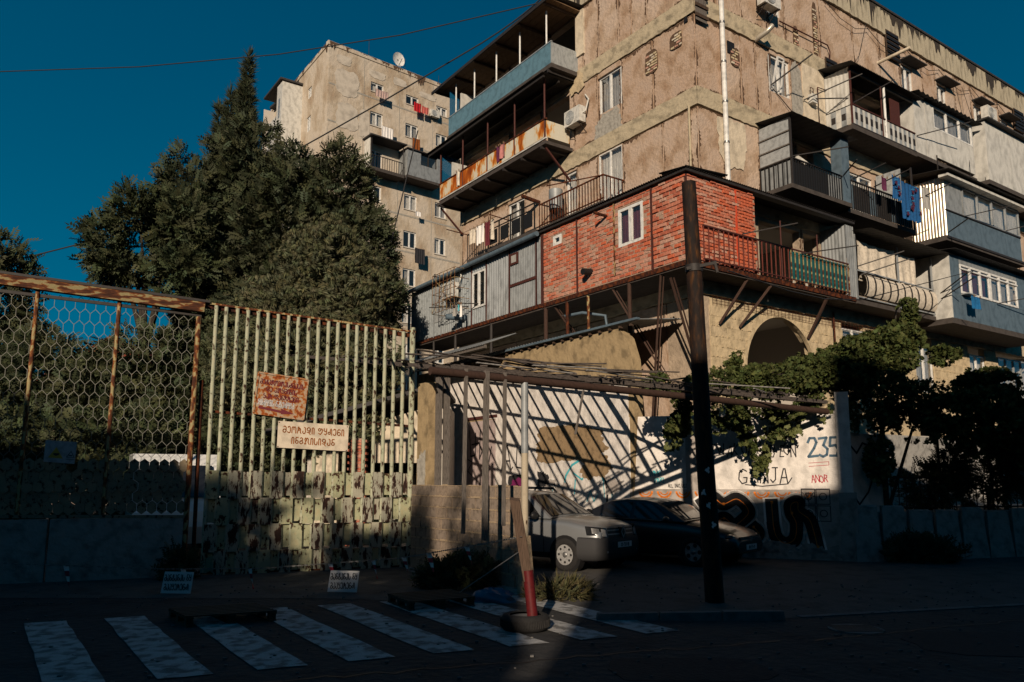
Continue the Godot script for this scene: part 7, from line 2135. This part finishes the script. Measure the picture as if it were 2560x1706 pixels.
func trunk(t: Node3D, at: Vector3, h: float, r: float, tips: Array) -> void:
	var top := at + V(0, h, 0)
	part(t, "trunk", MB.new().tube([at - V(0, 0.1, 0), at + V(0.06, h * 0.5, 0.03), top], r, 10, r * 0.6), M["bark"])
	for p in tips:
		part(t, "limb", MB.new().tube([top - V(0, h * 0.12, 0), top.lerp(p, 0.45) + V(0, 0.3, 0), p], r * 0.5, 7, r * 0.08), M["bark"])

func tree(called: String, label: String, at: Vector3, h: float, r: float, lobes: Array, mesh: Mesh, m: Material, sz: float, dens: float, droop := 0.0, gap := -0.12, nf := 0.55) -> Node3D:
	var t := thing(called, label, "tree", WW, at)
	var tips := []
	for l in lobes:
		tips.append(l[0])
	trunk(t, at, h, r, tips)
	foliage(t, "crown", mesh, m, lobes, sz, dens, droop, gap, nf)
	return t

func plants() -> void:
	mat("bark", Color(0.055, 0.045, 0.037), 0.95, "wood", V(3, 0.4, 3), "coarse", 1.0)
	var pin := leaf_mesh("pinnate")
	var ned := leaf_mesh("needle")
	var dro := leaf_mesh("droop")
	var vin := leaf_mesh("vine")
	var dark := leaf_mat("leaf_dark", Color(0.050, 0.060, 0.036))
	var mid := leaf_mat("leaf_mid", Color(0.050, 0.058, 0.037))
	var pale := leaf_mat("leaf_pale", Color(0.080, 0.084, 0.054))
	var cyp := leaf_mat("leaf_cypress", Color(0.048, 0.056, 0.037))
	var vine := leaf_mat("leaf_vine", Color(0.055, 0.068, 0.026))
	tree("broadleaf_tree", "big dark broadleaf tree with pinnate leaves left of the tall block", V(-9.0, 0, -30.0), 5.0, 0.32, [
		[V(-12.8, 12.6, -30), V(1.9, 2.4, 2.0)], [V(-9.2, 11.2, -30), V(2.6, 3.0, 2.4)], [V(-10.9, 9.0, -30), V(2.2, 2.2, 2.2)], [V(-7.0, 12.9, -29.5), V(1.5, 2.3, 1.8)], [V(-6.0, 10.9, -29.5), V(1.4, 1.9, 1.8)], [V(-5.3, 8.6, -29), V(1.2, 1.7, 1.6)], [V(-8.4, 8.0, -29), V(3.2, 2.6, 2.4)], [V(-10.6, 14.4, -30.3), V(1.6, 2.0, 1.6)], [V(-11.6, 13.6, -31.0), V(1.5, 2.6, 1.5)], [V(-8.7, 13.2, -30), V(1.4, 2.2, 1.6)], [V(-12.9, 10.9, -30), V(1.2, 1.5, 1.4)]], pin, mid, 0.78, 230.0, 0.0, -0.13, 0.5)
	tree("broadleaf_tree", "dark spreading tree at the far left behind the mesh fence", V(-13.4, 0, -28.0), 7.5, 0.24, [
		[V(-15.1, 10.3, -28), V(1.0, 1.2, 1.2)], [V(-13.9, 11.5, -28), V(1.1, 1.4, 1.2)], [V(-12.4, 11.0, -28), V(1.3, 1.7, 1.3)], [V(-14.2, 9.7, -28), V(1.5, 0.7, 1.2)], [V(-12.0, 9.4, -27.6), V(1.2, 1.0, 1.2)]], pin, dark, 0.8, 190.0, 0.0, -0.12, 0.6)
	tree("broadleaf_tree", "dark tree cut off by the edge beyond the fence beam", V(-20.5, 0, -30.0), 4.0, 0.25, [
		[V(-20.8, 9.6, -30), V(2.0, 2.2, 1.8)], [V(-20.2, 7.2, -30), V(1.8, 1.5, 1.8)]], pin, mid, 0.9, 130.0, 0.0, -0.18, 0.5)
	for q in [[-11.95, 17.4, -33.0, 2.7, 0.62, "tallest dark cypress spire above the trees"], [-13.35, 15.6, -33.5, 2.4, 0.55, "shorter cypress spire beside the tallest one, on its outer side"], [-12.75, 15.9, -33.2, 2.6, 0.5, "slim cypress spire squeezed between two others"]]:
		var t := thing("cypress_tree", q[5], "tree", WW, V(q[0], 0, q[2]))
		part(t, "trunk", MB.new().tube([V(q[0], 0, q[2]), V(q[0], q[1] - 1.5, q[2])], 0.16, 8, 0.04), M["bark"])
		var lo := []
		for i in 9:
			var f := i / 8.0
			lo.append([V(q[0] + rng.randf_range(-0.06, 0.06), lerpf(q[1] - 8.0, q[1] + q[3], f), q[2]), V(lerpf(q[4] * 3.3, 0.10, pow(f, 0.6)), 1.0, lerpf(q[4] * 3.3, 0.10, pow(f, 0.6)))])
		foliage(t, "crown", ned, cyp, lo, 0.85, 1000.0, 1.1, -0.55, 1.2)
	tree("conifer_tree", "grey green drooping evergreen in front of the dark broadleaf tree", V(-5.9, 0, -24.5), 3.0, 0.26, [
		[V(-6.0, 8.6, -24.5), V(1.7, 1.7, 1.6)], [V(-5.1, 7.2, -24), V(1.5, 1.6, 1.6)], [V(-7.4, 7.0, -24.5), V(1.7, 1.7, 1.6)], [V(-6.2, 5.6, -23.8), V(2.6, 1.8, 1.8)], [V(-4.5, 5.6, -24), V(1.1, 1.6, 1.4)], [V(-8.5, 5.2, -24.3), V(1.3, 1.3, 1.3)], [V(-5.6, 4.0, -24), V(2.3, 1.5, 1.5)]], dro, pale, 0.58, 760.0, 0.9, -0.09, 0.8)
	# undergrowth behind the fence
	for q in [[-8.6, -25.5, 3.2, 2.2, "dark bush behind the white van"], [-12.6, -22.0, 3.2, 2.0, "dark bush behind the mesh fence, beside the white van"], [-15.6, -21.5, 3.0, 1.9, "dark bush behind the mesh fence, furthest from the gate"], [-5.0, -26.5, 2.6, 2.3, "dark bush behind the gate bars"], [-10.6, -26.0, 2.8, 2.6, "tall dark bush behind the warning sign"]]:
		var t := thing("bush", q[4], "bush", WW, V(q[0], 0, q[1]))
		part(t, "stem", MB.new().tube([V(q[0], -0.05, q[1]), V(q[0], q[3], q[1])], 0.05, 6), M["bark"])
		foliage(t, "leaves", pin, dark, [[V(q[0], q[3], q[1]), V(q[2] * 0.6, q[3] * 0.8, 0.8)], [V(q[0] + q[2] * 0.4, q[3] * 1.5, q[1] - 0.3), V(q[2] * 0.5, q[3] * 0.6, 0.8)], [V(q[0] - q[2] * 0.4, q[3] * 0.7, q[1]), V(q[2] * 0.6, q[3] * 0.75, 0.8)]], 0.75, 170.0, 0.2, -0.3, 0.7)
	for q in [[-16.5, -27.0, "low dark tree filling the far corner behind the mesh fence"], [-12.6, -26.5, "low dark tree between the two fence posts, behind the van"], [-9.4, -27.0, "low dark tree behind the rusty fence post"]]:
		tree("broadleaf_tree", q[2], V(q[0], 0, q[1]), 3.0, 0.2, [[V(q[0], 5.6, q[1]), V(1.9, 1.5, 1.4)], [V(q[0] + 1.5, 4.8, q[1]), V(1.5, 1.4, 1.2)], [V(q[0] - 1.4, 4.6, q[1] + 0.3), V(1.5, 1.5, 1.2)], [V(q[0] + 0.3, 3.2, q[1] + 0.4), V(2.0, 1.4, 1.2)]], pin, dark, 0.8, 190.0, 0.0, -0.22, 0.6)
	for q in [[10.9, -20.5, 1.0, "dark leafy shrub behind the iron railing, beside the garden wall"], [12.7, -21.0, 1.3, "dark leafy shrub behind the middle of the iron railing"], [14.8, -21.7, 1.5, "dark leafy shrub behind the far end of the iron railing"]]:
		var t := thing("bush", q[3], "bush", WW, V(q[0], 1.1, q[1]))
		part(t, "stem", MB.new().tube([V(q[0], 1.05, q[1]), V(q[0], 1.6, q[1])], 0.04, 6), M["bark"])
		foliage(t, "leaves", pin, dark, [[V(q[0], 1.2 + q[2] * 0.5, q[1]), V(0.9, q[2] * 0.7, 0.6)], [V(q[0] + 0.5, 1.2 + q[2], q[1]), V(0.5, 0.6, 0.5)]], 0.45, 500.0, 0.3, -0.2, 1.0)
	# grape vine over the wall and terrace
	var t := thing("grape_vine", "grape vine spilling over the slatted roof and graffiti wall up to the balconies", "vine", WW, V(7.9, 0, -19.2))
	for q in [[V(7.9, 0, -19.2), V(7.7, 2.5, -19.2), V(7.4, 4.4, -19.0), V(5.5, 4.5, -18.5), V(3.5, 4.2, -18.2)], [V(9.2, 0, -19.4), V(9.3, 3.0, -19.6), V(10.0, 5.0, -20.2), V(10.6, 6.6, -21.0)], [V(9.2, 1.0, -19.4), V(10.0, 3.2, -19.4), V(12.5, 3.6, -19.6)]]:
		part(t, "stem", MB.new().tube(q, 0.05, 6, 0.02), M["bark"])
	var lob := [[V(3.9, 4.1, -18.0), V(0.9, 0.32, 0.5)], [V(5.0, 4.15, -18.2), V(1.0, 0.40, 0.6)], [V(6.3, 4.25, -18.6), V(1.1, 0.45, 0.7)], [V(5.45, 4.6, -18.6), V(0.3, 0.40, 0.3)], [V(7.6, 4.5, -19.0), V(1.1, 0.5, 0.8)], [V(8.6, 4.9, -19.3), V(0.9, 0.6, 0.8)], [V(8.9, 3.9, -19.0), V(0.95, 0.9, 0.7)], [V(9.6, 5.1, -19.8), V(0.8, 0.7, 0.7)], [V(10.3, 5.5, -20.2), V(0.6, 0.6, 0.5)], [V(10.7, 6.3, -20.5), V(0.3, 0.45, 0.35)], [V(11.2, 5.1, -20.0), V(0.5, 0.25, 0.4)], [V(10.3, 3.6, -19.0), V(1.1, 0.8, 0.7)], [V(11.6, 3.3, -19.0), V(1.1, 0.9, 0.7)], [V(12.6, 3.3, -19.3), V(1.0, 1.0, 0.7)], [V(13.6, 3.2, -19.6), V(1.1, 1.1, 0.8)], [V(11.9, 4.3, -19.3), V(0.8, 0.4, 0.5)],
		[V(4.15, 3.5, -18.9), V(0.28, 0.6, 0.25)], [V(3.95, 3.0, -19.2), V(0.2, 0.4, 0.2)], [V(5.2, 3.5, -18.6), V(0.6, 0.4, 0.3)], [V(5.9, 3.1, -18.7), V(0.5, 0.55, 0.22)], [V(6.5, 3.3, -18.6), V(0.4, 0.45, 0.25)], [V(6.0, 2.5, -18.9), V(0.2, 0.4, 0.15)], [V(7.2, 3.6, -18.6), V(0.4, 0.35, 0.25)], [V(8.9, 2.4, -18.95), V(0.35, 0.6, 0.3)]]
	foliage(t, "foliage", vin, vine, lob, 0.115, 2300.0, 0.1, -0.06, 1.4)
	for i in 110:  # single leaves along the hanging tips
		var l: Array = lob[16 + i % 8]
		var p: Vector3 = l[0] + V(rng.randf_range(-1, 1), rng.randf_range(-1.25, 0.2), rng.randf_range(0.2, 1.1)) * l[1]
		piece(t, "leaf", vin, mat("leaf_single", Color(0.085, 0.095, 0.03), 0.6), p, V(rng.randf_range(-0.5, 0.5), rng.randf_range(-0.8, 0.8), PI + rng.randf_range(-0.6, 0.6)), Vector3.ONE * rng.randf_range(0.10, 0.19))
	# weeds
	for q in [[0.75, -12.9, 0.55, 0.16, "dry weeds growing round the foot of the white post"], [-0.9, -14.2, 0.8, 0.35, "dark bushy weeds against the block wall"], [-6.45, -15.35, 0.3, 0.5, "leafy weed climbing the end of the concrete slab"], [9.6, -18.5, 0.9, 0.4, "weeds at the foot of the leaning slabs"]]:
		t = thing("weeds", q[4], "weeds", WW, V(q[0], 0, q[1]))
		t.set_meta("kind", "stuff")
		foliage(t, "tufts", ned if q[1] > -13.5 else pin, leaf_mat("leaf_weed", Color(0.075, 0.07, 0.04)) if q[1] > -13.5 else dark, [[V(q[0], q[3] * 0.5, q[1]), V(q[2], q[3], q[2] * 0.6)]], 0.55 if q[1] > -13.5 else 0.4, 900.0, 0.9, -0.3, 1.2)

# ---- what stands across the street, behind the camera: it shades the road
func across_the_street() -> void:
	mat("opposite", Color(0.17, 0.15, 0.13), 0.95, "blot", V(0.2, 0.2, 0.2))
	var t := thing("apartment_building", "dull block across the street whose shadow falls on the road", "building", WW, V(4, 0, 20))
	bx(t, "low_wing", -3.9, 0, 14, 1.5, 12.9, 24, M["opposite"])
	bx(t, "tall_wing", 1.502, 0, 13.9, 45, 16.0, 26, M["opposite"])
	t = thing("apartment_building", "dull lower block across the street behind the fence side", "building", WW, V(-26, 0, 20))
	part(t, "wall", MB.new().poly([V(-50, 0, 24), V(-12.4, 0, 24), V(-12.4, 12.6, 24), V(-15.5, 13.6, 24), V(-20, 15.0, 24), V(-50, 15.0, 24)], V(0, 0, -10.0)), M["opposite"])
	t = thing("apartment_building", "dull block on the corner beyond the pavement, beside the road", "building", WW, V(24, 0, 2))
	bx(t, "wall", 15.0, 0, -9.0, 45, 10.5, 13.0, M["opposite"])
	t = thing("garage", "low garage across the street", "garage", WW, V(-8, 0, 8))
	bx(t, "wall", -11.0, 0, 6.5, -0.9, 4.9, 9.5, M["opposite"])
	t = thing("house", "two-storey house across the street between the blocks", "house", WW, V(-9, 0, 13))
	bx(t, "wall", -12.3, 0, 11.0, -4.55, 8.5, 16, M["opposite"])
	var pin := leaf_mesh("pinnate")
	tree("street_tree", "leafy tree across the street shading the gate", V(-8.0, 0, 10.3), 7.0, 0.2, [[V(-10.6, 9.6, 10.5), V(2.0, 1.6, 0.9)], [V(-7.3, 9.2, 10.5), V(2.0, 1.3, 0.9)], [V(-9.0, 8.6, 10.5), V(2.8, 1.6, 0.9)], [V(-5.3, 8.6, 10.5), V(0.9, 0.9, 0.6)]], pin, M["leaf_dark"], 1.0, 150.0, 0.0, -0.06, 0.6)

func _ready() -> void:
	rng.seed = 20240611
	var cam := Camera3D.new()
	cam.name = "camera"
	add_child(cam)
	cam.position = V(0, 1.9, 0)
	cam.rotation.x = atan(266.0 / 1945.0)
	cam.projection = Camera3D.PROJECTION_FRUSTUM
	cam.near = 0.1
	cam.far = 900.0
	cam.size = 0.1 * 1706.0 / 1945.0
	cam.frustum_offset = Vector2(0, 0.1 * 81.0 / 1945.0)
	cam.current = true
	var env := Environment.new()
	env.background_mode = Environment.BG_SKY
	var sk := ProceduralSkyMaterial.new()
	sk.sky_top_color = Color(0.0, 0.235, 0.362)
	sk.sky_horizon_color = Color(0.0, 0.455, 0.59)
	sk.sky_curve = 0.22
	sk.ground_bottom_color = Color(0.05, 0.05, 0.05)
	sk.ground_horizon_color = Color(0.08, 0.10, 0.12)
	sk.sun_angle_max = 30.0
	sk.sun_curve = 0.2
	var sky := Sky.new()
	sky.sky_material = sk
	env.sky = sky
	env.tonemap_mode = Environment.TONE_MAPPER_LINEAR
	env.tonemap_exposure = 1.05
	env.sdfgi_enabled = true
	env.ssao_enabled = true
	env.ssil_enabled = true
	var we := WorldEnvironment.new()
	we.name = "environment"
	we.environment = env
	add_child(we)
	var sun := DirectionalLight3D.new()
	sun.name = "sun"
	add_child(sun)
	sun.look_at_from_position(Vector3.ZERO, V(0.186, -0.335, -0.979), Vector3.UP)
	sun.light_color = Color(1.0, 0.915, 0.81)
	sun.light_energy = 1.6
	sun.light_angular_distance = 0.5
	sun.shadow_enabled = true
	materials()
	street()
	main_block()
	far_block()
	extension_room()
	left_balconies()
	right_balconies()
	yard()
	gate_and_fence()
	back_yard()
	vehicles()
	plants()
	wires()
	across_the_street()
